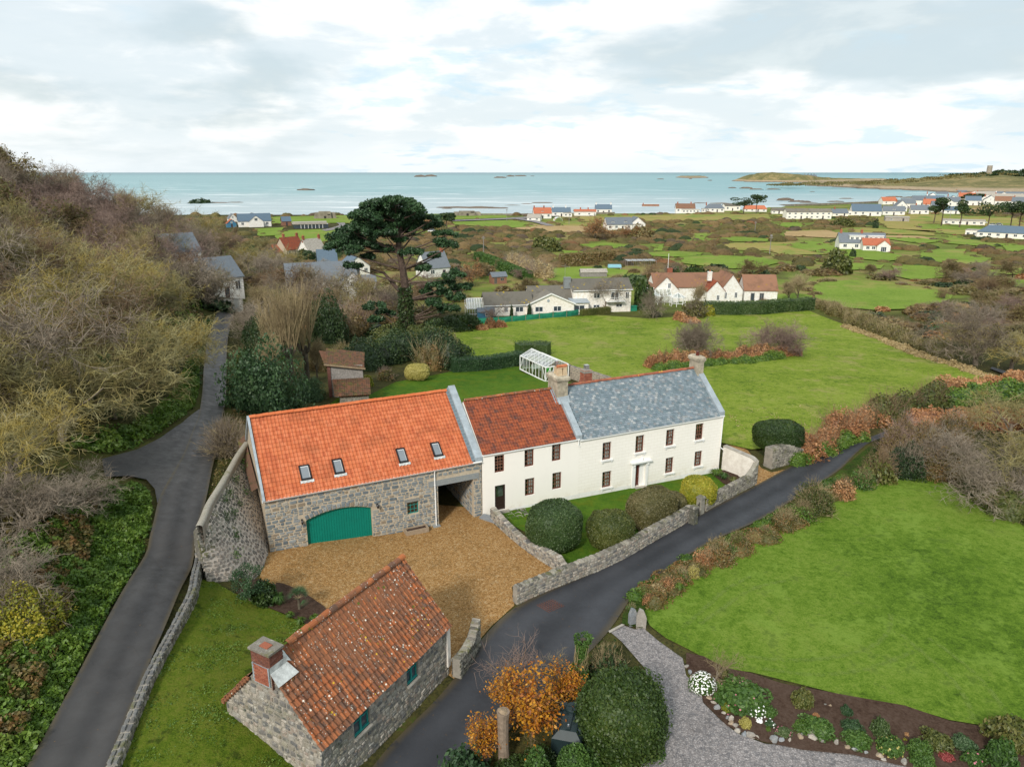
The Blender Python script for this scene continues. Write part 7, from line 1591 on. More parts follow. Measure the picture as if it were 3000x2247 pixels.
# individually placed trees, left
def T_(key,px,py,h,label,**k): return tree(key,G(px,py),h,label,**k)
def dense(key,px,py,h,label,**k):
    t=T_(key,px,py,h,label,**k); c=[o for o in t.children if o.name.startswith('crown')][0]
    for a in (1.3,2.6): d=c.copy(); COL.objects.link(d); d.parent=t; d.rotation_euler=(0,0,a)
    return t
T_('grey',90,1560,4.6,'small grey lichened tree leaning over the near left bank',wide=1.5,i=0)
T_('grey',215,1500,3.2,'pale grey bare tree whose branches reach over the side lane',wide=1.6,i=1)
T_('grey',40,1760,4.0,'grey twiggy tree at the left edge above the yellow leaved shrub',wide=1.4,i=0,rz=2)
T_('lichen',25,1420,6.5,'bare tree at the left edge above the side lane',wide=1.3,i=2)
shrub(G(60,1830),1.9,2.2,'yellow green leaved shrub under grey branches at the left edge','l_yellow','loose',twig='tw_grey')
T_('lichen',500,1090,8,'lichened tree leaning over the far bend of the lane',wide=1.2,i=0,ivy=.8)
T_('lichen',455,1150,8.5,'large lichened tree on the bank left of the lane bend',wide=1.25,i=1,ivy=1)
T_('lichen',330,1225,8.5,'wide lichened tree above the bank before the side lane',wide=1.3,i=2,ivy=1)
T_('lichen',180,1290,8,'lichened tree uphill of the side lane',wide=1.2,i=0,rz=3)
# thicket between lane and barn
def bushball(px,py,rpx,h,label,mat,kind='mid',**k):
    g=G(px,py); r=rpx*math.hypot(g.y,CAMH-g.z)/FPX; return shrub(g,r,h,label,mat,kind,**k)
tw_=shrub(G(668,1330),2.1,2.6,'pale twiggy bush growing from the lane wall beside the barn','l_scrub','loose',twig='tw_grey',leaf=False); link('stems',twig_bush_mesh('tw_tan',1),tw_,sc=(2.0,2.0,2.4),rot=(0,0,1)); link('stems',twig_bush_mesh('tw_grey',1),tw_,sc=(1.8,1.8,2.7),rot=(0,0,2.3))
bushball(775,1205,112,6.2,'big glossy blue green laurel behind the left end of the barn','l_blue','loose')
bushball(905,1170,45,2.4,'smaller dark green laurel between the big laurel and the shed','l_blue','loose')
bushball(765,1110,56,5.0,'dark evergreen tangle beside the lane behind the laurel','l_dark','loose')
bushball(755,1025,46,4.6,'dark holly by the bend of the lane','l_dark','loose')
bushball(960,1000,60,7.5,'dark evergreen tree behind the pollards','l_dark','loose')
bushball(1010,1070,40,3.0,'tan twiggy shrub behind the shed','l_scrub2','loose',twig='tw_tan')
bushball(940,1085,34,3.2,'brown twiggy shrub left of the tan one behind the shed','l_scrub','loose',twig='tw_brown')
for i,(a,b,h) in enumerate([(775,1010,8),(770,950,8),(800,930,7.5),(820,905,8),(650,770,8),(730,800,8.5),(760,830,8),(620,740,8),(830,800,8),(580,700,8),(690,700,7),(760,740,7.5),(800,770,7.5)]): T_(['grey','upright','lichen'][i%3],a,b,h,'bare tree among those crowding the far end of the lane',group='bare trees at the end of the lane',wide=1.1)
def pollard():
    for j,(px,py,hh,lb) in enumerate([(855,1128,1.,'tall pollard with a brush of straight shoots, middle of the three'),(900,1118,1.,'tall pollard with a brush of straight shoots, right of the three'),(812,1105,.85,'shorter pollard with straight shoots, left of the three')]):
        g=G(px,py); rng=np.random.default_rng(90+j); t=thing('pollard_tree',lb,'tree',g); H0=4.4*hh; m=MB(); m.tube([(0,0,-.4),(.1,0,H0*.5),(0,.1,H0)],[.36,.28,.30],8)
        heads=[]
        for k in range(5): th=k*1.26+j; e=(math.cos(th)*.75,math.sin(th)*.6,H0+rng.uniform(-.6,.6)); m.tube([(0,0,H0*.72),(e[0]*.6,e[1]*.6,H0*.85),e],[.18,.15,.16],6); heads.append(e)
        m.build('trunk',M['bark'],t); seg=[]
        for e in heads:
            for _ in range(15):
                th=rng.uniform(0,6.28); sp=rng.uniform(.02,.36); d=np.array((math.cos(th)*sp+e[0]*.10,math.sin(th)*sp+e[1]*.10,1.)); d/=np.linalg.norm(d); p=np.array(e,float); L=rng.uniform(4.5,7.5)*hh; r=.045; n=7
                for s in range(n):
                    d=d+rng.normal(size=3)*.045; d[2]+=.03; d/=np.linalg.norm(d); q=p+d*L/n; r2=r*(1-(s+1)/n*.75)
                    seg.append((*p,*q,max(r*(1-s/n*.75),.012),max(r2,.010)))
                    if s>1:
                        for _k in range(3): dd=d*.8+rng.normal(size=3)*.3; dd/=np.linalg.norm(dd); seg.append((*q,*(q+dd*rng.uniform(.4,1.1)),.014,.006))
                    p=q
        V,F=quadtube(seg,3); mk('shoots',V,F,M['tw_tan'],t)
pollard()
T_('upright',790,1140,7,'slender many stemmed tree left of the pollards',wide=.9); T_('upright',930,1110,6,'slender grey tree right of the pollards',wide=.9)
# ---- the pine
def pine():
    g=G(1193,985); t=thing('pine_tree','very tall dark pine with spreading flat topped crown behind the back lawn','pine',g); D=math.hypot(g.y,30); s=D/FPX; rng=np.random.default_rng(8)
    def loc(px,py,dy=0.): 
        r=ray(px,py); k=(g.y+dy)/r[1]; return np.array((r[0]*k-g.x,dy,CAMH+r[2]*k-g.z))
    tr=[loc(1195,985),loc(1190,940),loc(1188,880),loc(1186,830),loc(1180,790),loc(1170,740),loc(1165,700),loc(1160,650),loc(1150,620)]
    m=MB(); m.tube(tr,[1.0,.85,.75,.7,.62,.52,.42,.3,.18],10); m.tube([loc(1186,870),loc(1150,830,1),loc(1125,800,1.5),loc(1090,790,2)],[.4,.34,.25,.15],8); m.build('trunk',M['bark_pine'],t)
    pads=[(450,330,230,95),(330,390,160,90),(250,430,130,80),(600,420,190,90),(420,480,220,90),(150,560,130,80),(60,640,120,90),(300,600,150,80),(500,300,180,70),(680,360,90,70),(700,520,110,60),(200,690,110,60),(60,740,110,60),(-30,700,90,70),(-40,600,70,60),
      (840,440,52,26),(880,500,40,22),(960,590,95,32),(1000,690,85,30),(900,660,60,30),(650,760,95,60),(760,900,70,50),(870,790,50,40),(1060,970,110,70),(930,1060,130,70),(1120,1080,100,60),(1000,1130,110,60),(780,1130,70,60),(1080,1180,90,60),(330,1260,115,55),(400,1320,80,60),(420,400,215,130),(560,430,190,120),(250,500,150,110),(480,560,190,90),(90,650,130,90),(650,450,125,100),(110,880,85,38),(850,1230,110,60),(1000,1280,120,70),(520,400,200,90),(360,330,170,90),(560,520,190,80),(280,500,170,90),(180,420,110,80),(120,640,130,80),(420,580,160,80),(560,640,90,45),(400,720,90,40),(250,800,60,35),(320,1380,80,50)]
    P=[];N=[];br=MB()
    for k,(x,y,rx,ry) in enumerate(pads):
        px,py=1000+x/3.16,500+y/3.16; deep=rng.uniform(-3.2,3.2) if k<15 else rng.uniform(-2,2); c=loc(px,py,deep); a,b=rx/3.16*s*(1.15 if k<19 else 1),ry/3.16*s*(1.3 if k<19 else 1.05)
        # attach a limb
        zt=c[2]-rng.uniform(.5,2.5); ti=min(range(len(tr)),key=lambda i:abs(tr[i][2]-(zt-1.5))); b0=tr[ti]; mid=(b0+c)/2+np.array((0,0,-.4)); br.tube([b0,mid,c-np.array((0,0,b*.4))],[.20,.14,.07],5)
        for q in range(int(8+a*b*1.35)):
            d=rng.normal(size=3); d/=np.linalg.norm(d); d[2]=abs(d[2])*.8-.15; q0=c+d*np.array((a,a*.8,b))*rng.uniform(.55,1.0); rr=rng.uniform(.55,1.0); n=int(110*rr); e=rng.normal(size=(n,3)); e/=np.linalg.norm(e,axis=1)[:,None]; e[:,2]*=.62; P.append(q0+e*rr*(.45+.55*rng.random((n,1)))); N.append(e)
            if rng.random()<.35: br.tube([c-np.array((0,0,b*.3)),q0],[.06,.03],4)
    br.build('limbs',M['bark_pine'],t); P=np.concatenate(P); N=np.concatenate(N); V,F,A=leafquads(P,.30,rng,elong=.4,rnd=np.clip(.5+N[:,2]*.35+rng.normal(size=len(P))*.15,0,1)); mk('crown',V,F,M['l_pine'],t,A)  # needles coloured lighter on top of each tuft, standing in for skylight
    n=3000; z=rng.uniform(0,9,n); th=rng.uniform(0,6.28,n); V,F,A=leafquads(np.stack([1.15*np.cos(th)*(1.2-z*.05),1.15*np.sin(th)*(1.2-z*.05),z],1)*np.array((1,1,1))+rng.normal(size=(n,3))*.25,.2,rng); mk('ivy',V,F,M['l_dark'],t,A)
pine()
def dist_pine(px,py,h,w,label,seed):
    g=G(px,py); t=thing('pine_tree',label,'pine',g,seed,'small pines further off'); rng=np.random.default_rng(seed); m=MB(); m.tube([(0,0,-.3),(.3,0,h*.4),(-.2,0,h*.8)],[.35,.28,.15],6)
    P=[]
    for k in range(9): th=rng.uniform(0,6.28); r=rng.uniform(.1,w*.5); c=np.array((math.cos(th)*r,math.sin(th)*r,h*rng.uniform(.62,.95))); m.tube([(0,0,h*.5),tuple(c)],[.14,.06],4); n=130; e=rng.normal(size=(n,3)); e/=np.linalg.norm(e,axis=1)[:,None]; P.append(c+e*np.array((w*.24,w*.24,h*.09)))
    m.build('trunk',M['bark_pine'],t); V,F,A=leafquads(np.concatenate(P),.5,rng); mk('crown',V,F,M['l_dark'],t,A)
for k,(a,b,h,w,l) in enumerate([(2178,629,12,15,'flat topped pine between the coast houses, left of two'),(2215,626,14,15,'flat topped pine between the coast houses, right of two'),(1310,672,9,12,'small pine right of the big pine crown by the green'),(2757,664,16,12,'dark pine in the row on the right, leftmost'),(2735,655,11,9,'shorter dark pine behind the leftmost of the row on the right'),(2810,668,15,10,'second tall pine of the row on the right'),(2892,672,14,13,'broad pine of the row on the right above the parked cars'),(2960,668,14,11,'tall pine of the row near the right edge'),(2985,672,15,10,'tall pine at the right edge of the row'),(2832,598,9,12,'round dark pine in the village, left'),(2860,598,10,14,'round dark pine in the village, right')]): dist_pine(a,b,h,w,l,k+1)
# wood round the tower
rng_=np.random.default_rng(3); C=[]
while len(C)<260:
    x=TWX+rng_.uniform(-70,160); y=TWY+rng_.uniform(-60,60)
    if rng_.random()>math.exp(-((x-TWX-75)/75)**2) or (abs(x-TWX)<22 and y<TWY+8): continue
    C.append((x,y,-9+hh(x,y,.6)-1,8,8,rng_.uniform(5,10)*(1 if x>TWX+20 else .5)))
cloud_stuff('headland_wood','dark wood of wind shaped trees around the foot of the tower','wood',C,16000,2.2,'l_dark',5,'stuff')
C=[(TWX+rng_.uniform(-420,260),TWY+rng_.uniform(-60,60),-3,10,10,3) for _ in range(200)]; C=[(a,b,-9+hh(a,b,.6),r,r2,h) for a,b,_,r,r2,h in C]
cloud_stuff('headland_scrub','low scrub covering the back of the headland','scrub',C,7000,1.6,'l_scrub2',6,'stuff')
# ---- clipped bushes
clipped(1622,1602,1.85,1.75,3.3,'largest clipped green dome at the left corner of the front garden','l_clip1',2.9,30,12000,.055)
clipped(1787,1600,1.58,1.45,2.6,'round clipped olive green bush beside the road wall, second from the yard','l_clip2',2.8,20,9000,.055)
clipped(1905,1535,1.9,1.45,2.6,'brownish clipped bush with sloping top in the middle of the front garden','l_clip3',3.4,35,11000,.055,lumpy=.08,slope=.12)
clipped(1968,1500,1.05,1.1,1.6,'small tan bush half hidden behind the brownish sloping bush','l_clip3',2.4,0,4000,.05)
clipped(2042,1478,1.35,1.3,2.35,'clipped ball with yellow green leaves at the right of the front garden','l_yellow',2.7,0,8000,.055)
clipped(2272,1338,2.15,1.7,2.5,'dark clipped block above the rubble wall by the drive entrance','l_holly',3.6,8,10000,.06,stem=.9)
clipped(1222,1112,1.6,1.5,2.0,'pale yellow clipped dome on the edge of the back lawn','l_pale',2.8,0,6000,.07)
bushball(1130,1112,26,1.5,'round shrub with faded pink flowers beside the back lawn','l_bramble','mid',twig='tw_purple'); bushball(1078,1130,18,1.2,'small golden leaved shrub right of the shed','l_yellow','mid')
# hedges around the back lawn
def box_hedge(label,pix,w,h,mat,dens=420,size=.09,name='hedge'):
    pts=along(pix,.8); rng=np.random.default_rng(int(pix[0][0])); o=pts[0]; t=thing(name,label,'hedge',tuple(o)); P=[];N=[]; prev=None
    for a,b in zip(pts,pts[1:]):
        d=(b-a)[:2]; L=np.linalg.norm(d); 
        if L<1e-6: continue
        d/=L; nn=np.array((d[1],-d[0])); n=int(L*dens)
        u=rng.uniform(-.1,1.1,n); per=rng.uniform(0,2*h+w,n); off=np.where(per<h,w/2,np.where(per<h+w,w/2-(per-h),-w/2)); z=np.where(per<h,per,np.where(per<h+w,h,2*h+w-per)); nv=np.stack([np.where(per<h,nn[0],np.where(per<h+w,0,-nn[0])),np.where(per<h,nn[1],np.where(per<h+w,0,-nn[1])),np.where((per>=h)&(per<h+w),1.,0.)],1)
        q=a+(b-a)*u[:,None]; P.append(np.stack([q[:,0]+nn[0]*off,q[:,1]+nn[1]*off,q[:,2]+z],1)-o+rng.normal(size=(n,3))*.05); N.append(nv)
        m=.9; 
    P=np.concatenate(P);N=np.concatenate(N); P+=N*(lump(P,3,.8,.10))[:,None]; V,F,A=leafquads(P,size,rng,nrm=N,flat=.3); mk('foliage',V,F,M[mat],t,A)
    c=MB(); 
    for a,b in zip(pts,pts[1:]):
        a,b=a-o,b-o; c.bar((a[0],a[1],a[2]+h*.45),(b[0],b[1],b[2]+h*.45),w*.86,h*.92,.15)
    c.build('branches',M[mat],t); return t  # solid leaf-coloured core bars, darker than the foliage over them
box_hedge('clipped dark hedge along the far edge of the back lawn',[(1325,1090),(1400,1086),(1462,1080)],1.3,1.9,'l_blue')
box_hedge('clipped dark hedge block left of the greenhouse',[(1455,1080),(1500,1072),(1530,1066)],1.6,1.9,'l_blue')
box_hedge('taller clipped hedge behind the greenhouse',[(1515,1045),(1560,1042),(1608,1045)],2.4,2.2,'l_clip1')
hedge('dark evergreen thicket between the pine and the back lawn',[(1060,1080),(1110,1060),(1180,1050),(1250,1050),(1315,1075)],7,4.6,'l_dark',700,.16,'thicket','thicket')
hedge('olive topped evergreen shrubs in front of the pine',[(1120,1030),(1190,1015),(1260,1020),(1310,1050)],6,4.4,'l_clip2',600,.15,'thicket','thicket')
hedge('brown bamboo and bramble strip beside the pasture corner',[(1240,1085),(1300,1080),(1325,1050)],2.4,3.2,'l_bramble',500,.13,'thicket','thicket',twig='tw_tan')
hedge('dark bramble bank under the pine at the pasture edge',[(1190,985),(1260,975),(1320,970),(1370,960)],6,3.0,'l_holly',420,.2,'thicket','thicket')
hedge('brown bare thicket left of the pine trunk',[(960,985),(1020,975),(1080,960),(1140,950)],8,5,'l_scrub',420,.22,'thicket','thicket',twig='tw_purple')
hedge('mixed shrubs between lane and pollards',[(735,1085),(765,1060),(800,1050)],4,3,'l_fern',500,.16,'thicket','thicket',twig='tw_tan')
box_hedge('low clipped green hedge on the right of the netting fence',[(1702,927),(1740,923),(1785,918)],1.2,1.5,'l_clip2')
box_hedge('long dark clipped hedge in front of the white cottage',[(2062,922),(2150,923),(2240,921),(2300,914)],2.2,3.0,'l_clip1',300,.14)
box_hedge('shorter end of the dark clipped hedge right of the gap',[(2306,914),(2340,912),(2375,907)],2.2,2.9,'l_clip1',300,.14)
bushball(2075,925,22,2.4,'golden green shrub at the left end of the long clipped hedge','l_yellow','mid'); bushball(1922,928,14,1.4,'small clipped ball by the field edge','l_dark','mid')
bushball(1882,905,32,7.0,'dark rounded evergreen between bungalow and white cottage','l_holly','mid'); T_('grey',1912,934,7.5,'pale stemmed bare tree at the field edge before the white cottage',wide=.9,i=0); T_('grey',1775,915,9,'grey bare tree in front of the two storey end of the bungalow',wide=.9,i=1)
T_('purple',1455,940,4.5,'small purple leaved tree by the blue playhouse',wide=1.1); bushball(1499,930,6,2.6,'narrow climbing shrub on the bungalow wall, left of two','l_dark','mid'); bushball(1551,928,7,2.8,'narrow climbing shrub on the bungalow wall, right of two','l_dark','mid')
bushball(2035,930,36,4,'grey twiggy bush before the white cottage','l_scrub2','loose',twig='tw_grey'); T_('upright',2040,905,7,'olive twigged tree before the white cottage gables',wide=1.2); T_('upright',2335,880,8,'bushy tan tree right of the detached outbuilding',wide=1.4,i=0); T_('upright',2310,885,6,'low olive tree against the outbuilding gable',wide=1.4,i=1)
hedge('russet bramble at the field edge right of the bungalow',[(1985,938),(2010,945),(2040,948)],3,2.,'l_bracken',260,.22,'bramble','bramble')
hedge('russet bracken clump in front of the netting fence',[(1375,962),(1420,965),(1470,960)],3.6,1.8,'l_bracken',260,.2,'bracken','bracken')
# bank with bracken inside the pasture
hedge('green side of the overgrown stone bank in the pasture',[(1935,1085),(2010,1080),(2100,1068),(2200,1062),(2285,1052)],2.4,1.3,'l_fern',500,.11,'overgrown_bank','bank')
hedge('rust coloured bracken along the top of the pasture bank',[(1900,1078),(2010,1064),(2100,1055),(2200,1049),(2325,1042)],2.2,2.0,'l_bracken',460,.13,'bracken','bracken',twig='tw_brown')
dense('grey',2028,1050,6.6,'round grey thorn tree at the middle of the pasture bank',wide=1.05,i=0); dense('purple',2272,1040,6.8,'wind bent thorn tree with reddish twigs on the pasture bank',wide=1.2,i=1); T_('round_grey',2170,1048,3.6,'thin grey sapling between the two thorns on the bank',wide=.8,i=1)
# ---- right-hand lane sides
hedge('russet bracken hedge bank along the upper side of the road',[(2345,1335),(2400,1310),(2450,1285),(2500,1262),(2560,1240)],3.6,2.6,'l_bracken',700,.11,'bracken_hedge','hedge',twig='tw_brown')
hedge('green ivy skirt at the foot of the bracken hedge bank',[(2340,1358),(2400,1332),(2460,1306),(2520,1288)],1.8,1.2,'l_fern',600,.09,'ivy_bank','bank')
hedge('olive and brown hedge crest where the road turns away',[(2540,1240),(2620,1215),(2700,1190),(2760,1165)],3.6,2.3,'l_clip2',420,.15,'hedge','hedge',twig='tw_brown')
hedge('bracken hedge crossing the top of the pasture on the right',[(2740,1165),(2820,1150),(2900,1138),(2990,1128)],4,2.6,'l_bracken',420,.16,'bracken_hedge','hedge')
hedge('dark green hedge below the bracken on the far right',[(2780,1185),(2860,1170),(2990,1160)],3.6,2.2,'l_fern',420,.16,'hedge','hedge')
gB='twiggy bushes between road and big lawn'
for k,(x,y,r,h,mt,tw,lb) in enumerate([(2625,1345,50,2.9,'l_scrub','tw_purple','tall purple grey twiggy bush where the road disappears'),(2645,1310,50,3.1,'l_scrub','tw_purple','second purple grey twiggy bush behind the first'),(2710,1330,54,3.0,'l_scrub','tw_grey','wide grey twiggy bush above the big lawn'),(2790,1290,50,2.8,'l_bramble','tw_grey','grey bush in front of the rust bracken'),
  (2575,1405,46,2.6,'l_clip2','tw_brown','olive green bush left of the purple twiggy bush'),(2650,1390,60,2.8,'l_dark','tw_grey','dark bush at the top edge of the big lawn'),(2740,1395,58,2.6,'l_bramble','tw_grey','brown grey bush at the top edge of the big lawn'),(2525,1430,28,1.7,'l_green','tw_tan','leafy green bush among bracken by the road'),(2470,1445,28,1.4,'l_bracken','tw_brown','reddish bracken clump at the road side of the lawn'),
  (2470,1460,28,1.5,'l_bracken','tw_brown','lower reddish bracken clump next to the lawn'),(2385,1495,56,2.2,'l_clip2','tw_tan','broad olive bush between road and lawn'),(2350,1520,36,1.4,'l_fern','tw_tan','low green bush right of the brown round one'),(2295,1545,36,1.6,'l_bramble','tw_tan','round brown twiggy bush beside the road'),(2240,1575,26,.9,'l_fern','tw_tan','low green plants on the verge above the lawn'),
  (2160,1600,26,1.1,'l_clip2','tw_tan','small olive bush on the verge'),(2105,1645,40,1.6,'l_bramble','tw_tan','brown bush over the verge wall'),(2060,1655,26,1.2,'l_bracken','tw_tan','russet clump on the verge wall'),(2030,1690,18,.8,'l_pale','tw_tan','small silvery yellow plant on the verge'),(1995,1700,24,.9,'l_fern','tw_tan','green clump on the verge near the gate stones'),
  (1955,1725,26,.8,'l_bracken','tw_tan','dead fern on the verge near the gate stones'),(1925,1745,20,.8,'l_straw','tw_tan','spiky straw coloured clump on the verge'),(1900,1770,18,.7,'l_bracken','tw_tan','russet leaves behind the gate stones'),(1885,1745,20,.6,'l_fern','tw_tan','green cushion on top of the verge wall'),(1850,1790,14,.5,'l_green','tw_tan','green weeds at the foot of the verge wall'),(2130,1625,24,.9,'l_green','tw_tan','bright green clump on the verge')]): bushball(x,y,r,h,lb,mt,'loose',twig=tw)
hedge('ragged verge growth of bramble and grass between road and lawn',[(1890,1768),(1975,1705),(2060,1655),(2150,1612),(2240,1572),(2330,1520),(2430,1455)],2.0,.7,'l_bramble',520,.075,'verge_growth','verge')
hedge('green grass and nettles on the road side of the verge',[(1862,1752),(1950,1697),(2045,1635),(2120,1597),(2210,1558),(2300,1505),(2390,1450),(2460,1405)],1.4,.45,'l_fern',460,.07,'verge_growth','verge')
def bank(label,px,py,w,h,ang): pass
# right edge trees
T_('grey',2860,1070,9.5,'big pale stemmed bare tree at the right edge of the pasture',wide=1.45,i=0,rz=1.); T_('lichen',2960,1085,8,'spreading bare tree at the right edge beside the upper lane',wide=1.4,i=1); T_('lichen',2780,1020,5.5,'grey bare tree behind the pasture edge',wide=1.3)
T_('lichen',2960,1290,5.6,'lichened tree crown at the right edge above the rust bracken',wide=1.5,i=2); T_('grey',2900,1480,4.8,'pale silver twigged tree overhanging the big lawn on the right',wide=1.6,i=0); T_('lichen',2990,1440,6.5,'lichened tree at the right edge beside the big lawn',wide=1.4,i=1); T_('grey',2830,1400,4.4,'silver twigged small tree behind the lawn corner',wide=1.6,i=1)
hedge('olive and orange leaved undergrowth at the right corner of the big lawn',[(2850,1440),(2900,1470),(2960,1500),(3030,1540)],3.4,2.0,'l_clip2',560,.11,'undergrowth','undergrowth',twig='tw_tan')
hedge('rust bracken behind the silver twigged trees',[(2740,1260),(2820,1245),(2900,1240),(3000,1250)],6,2.2,'l_bracken',420,.15,'bracken','bracken')
hedge('twiggy hedge down the right side of the pasture',[(2420,905),(2480,935),(2550,962),(2620,990),(2700,1022),(2780,1050)],4,2.3,'l_scrub2',420,.16,'hedge','hedge',twig='tw_tan')
hedge('straw grass fringe along the right side of the pasture',[(2480,960),(2580,995),(2680,1040),(2800,1075),(2900,1110),(2975,1135)],2.2,.8,'l_straw',260,.15,'grass_fringe','grass')
# ---- lower left bank
def carpet(name,label,poly,n,size,mat,hmax=.5,seed=1,world=False,cat='ground cover'):
    P=[G(*p) for p in poly] if not world else [Vector((*p,0)) for p in poly]; rng=np.random.default_rng(seed); xs=[p.x for p in P]; ys=[p.y for p in P]; X=rng.uniform(min(xs),max(xs),n*3); Y=rng.uniform(min(ys),max(ys),n*3); c=np.zeros(len(X),bool)
    for i in range(len(P)):
        a,b=P[i],P[i-1]; m=((a.y>Y)!=(b.y>Y))&(X<(b.x-a.x)*(Y-a.y)/(b.y-a.y+1e-9)+a.x); c^=m
    X,Y=X[c][:n],Y[c][:n]; Z=HG(X,Y); q=np.stack([X,Y,Z],1); l=lump(q*np.array((1,1,0)),seed,1.1,1.)+.6*lump(q*np.array((1,1,0)),seed+3,3.2,1.); hgt=hmax*np.clip(.45+l*.55,.02,1.3)
    q[:,2]+=hgt*rng.random(len(X))**.5; V,F,A=leafquads(q,size,rng,nrm=np.tile([[0,0,1.]],(len(X),1)),flat=.2,rnd=np.clip(.5*rng.random(len(X))+.35*(l+.6),0,1)); o=q[0].copy(); ob=mk(name,V-o,F,M[mat],None,A); ob.location=o; setp(ob,label,cat,None,'stuff'); return ob
carpet('ground_cover','dense ferns and nettles covering the steep bank left of the near lane',[(-60,2300),(80,2260),(175,2080),(270,1890),(360,1730),(410,1640),(440,1560),(448,1500),(440,1450),(410,1425),(330,1420),(240,1440),(100,1560),(-80,1650)],42000,.11,'l_fern',.75,3)
carpet('ground_cover','bramble patches further up the left bank',[(-150,2300),(60,2200),(180,1900),(260,1650),(300,1450),(150,1440),(-150,1500)],22000,.11,'l_bramble',.9,5)
carpet('ground_cover','green ivy and ferns on the bank above the side lane',[(250,1325),(330,1335),(400,1310),(465,1275),(530,1230),(570,1195),(585,1140),(585,1060),(560,1040),(520,1150),(440,1230),(300,1270),(180,1330)],22000,.135,'l_fern',1.1,8)
carpet('ground_cover','green bank plants left of the far lane',[(560,1120),(590,1140),(597,1060),(605,990),(622,940),(600,930),(570,1000)],7000,.14,'l_green',1.0,9)
carpet('leaf_litter','brown leaf litter and ivy between lane and retaining wall',[(640,1350),(618,1440),(600,1500),(625,1440),(680,1340),(725,1262),(725,1180),(690,1190),(665,1250)],4200,.07,'l_bramble',.25,11)
carpet('grass_tufts','rough tufts and weeds over the mossy lawn',[(578,1705),(640,1712),(760,1775),(905,1840),(970,1900),(940,2000),(840,2150),(940,2250),(980,2330),(280,2380),(345,2235),(400,2080),(450,1950),(510,1830),(560,1740)],26000,.05,'l_fern',.10,13)
carpet('grass_tufts','tussocks of yellowish and green grass over the pasture',[(1330,1035),(1400,950),(1700,935),(2060,930),(2370,912),(2600,1000),(2980,1125),(2700,1170),(2400,1270),(2200,1320),(2110,1290),(2050,1130),(1780,1110),(1660,1055),(1500,1050)],42000,.14,'l_past' if 'l_past' in M else 'l_fern',.2,14) if False else None
# ---- foreground right of the cottage road
def ground_px(px,py): return G(px,py)
clipped(1812,2190,1.95,1.8,3.5,'big rounded holly bush in the foreground beside the grey gravel','l_holly',2.5,10,12000,.075,lumpy=.14,sprig=.5)
bushball(1775,1990,52,1.9,'smaller dark loose evergreen behind the big holly','l_dark','loose',twig='tw_tan')
hedge('leafy green hedge in the bottom foreground in front of the tank',[(1560,2300),(1650,2265),(1740,2255),(1820,2240),(1880,2210)],1.9,1.7,'l_green',2600,.055,'hedge','hedge')
hedge('dark hedge base left of the tank',[(1440,2330),(1500,2280),(1560,2240)],1.6,1.2,'l_holly',1500,.055,'hedge','hedge')
bushball(1370,2300,78,1.7,'silvery green leafy shrub at the bottom edge beside the road','l_blue','loose')
def autumn(px,py,h,label,seed,wide=1.,nl=2600):
    g=G(px,py); i=0; p,hh_,ww=TM['autumn'][0]; t=thing('autumn_tree',label,'tree',g,seed); s=h/hh_
    for nm,me in p: link(nm,me,t,sc=(s*wide,s*wide,s))
autumn(1548,2135,3.5,'orange leaved hazel, tallest, in the foreground between road and tank',1.,1.15); autumn(1640,2060,2.4,'orange leaved bush between the tall hazel and the holly',2.,1.15); autumn(1410,2230,2.5,'yellow and orange leaved bush left of the cut trunk',3.,1.0); autumn(1490,2110,2.6,'reddish twiggy hazel behind the cut trunk',4.,1.1)
T_('round_purple',1540,2020,3.0,'fine reddish bare twigs spreading over the road above the orange hazel',wide=1.1,i=0); T_('round',1640,2000,2.0,'tangle of bare tan twigs beside the ivy stump',wide=1.1,i=0)
def snags():
    g=G(1478,2235); t=thing('cut_trunk','pale sawn off tree trunk standing among orange leaves','tree stump',g); m=MB(); m.tube([(0,0,-.2),(-.05,.02,1.1),(-.06,.05,2.2),(-.05,.05,2.75)],[.27,.24,.25,.29],12); m.build('trunk',plain('pale_bark',(.25,.19,.14),.9,.3,5,bump=.5),t)
    m=MB(); m.tube([(-.05,.05,2.75),(-.02,.06,2.83)],[.26,.14],9); m.build('broken_top',M['wood_tan'],t)
    g=G(1690,2020); t=thing('ivy_stump','leaning cut trunk thickly wrapped in ivy','tree stump',g); m=MB(); m.tube([(0,0,-.2),(.1,0,1.2),(.25,.1,2.9)],[.2,.17,.15],8); m.build('trunk',M['bark'],t)
    rng=np.random.default_rng(4); n=3000; z=rng.uniform(.6,3.1,n); th=rng.uniform(0,6.28,n); r=(.28+.12*rng.random(n))*(1+.35*np.sin(z*2.3)); V,F,A=leafquads(np.stack([.08*z+r*np.cos(th),.03*z+r*np.sin(th),z],1),.06,rng); mk('ivy',V,F,M['l_green'],t,A)
    seg=[]
    for _ in range(60): a=rng.uniform(0,6.28); seg.append((.05+.25*math.cos(a),.25*math.sin(a),rng.uniform(.2,2.),.2+.34*math.cos(a),.34*math.sin(a),rng.uniform(1.2,2.8),.012,.008))
    V,F=quadtube(seg,3); mk('ivy_stems',V,F,M['tw_tan'],t)
snags()
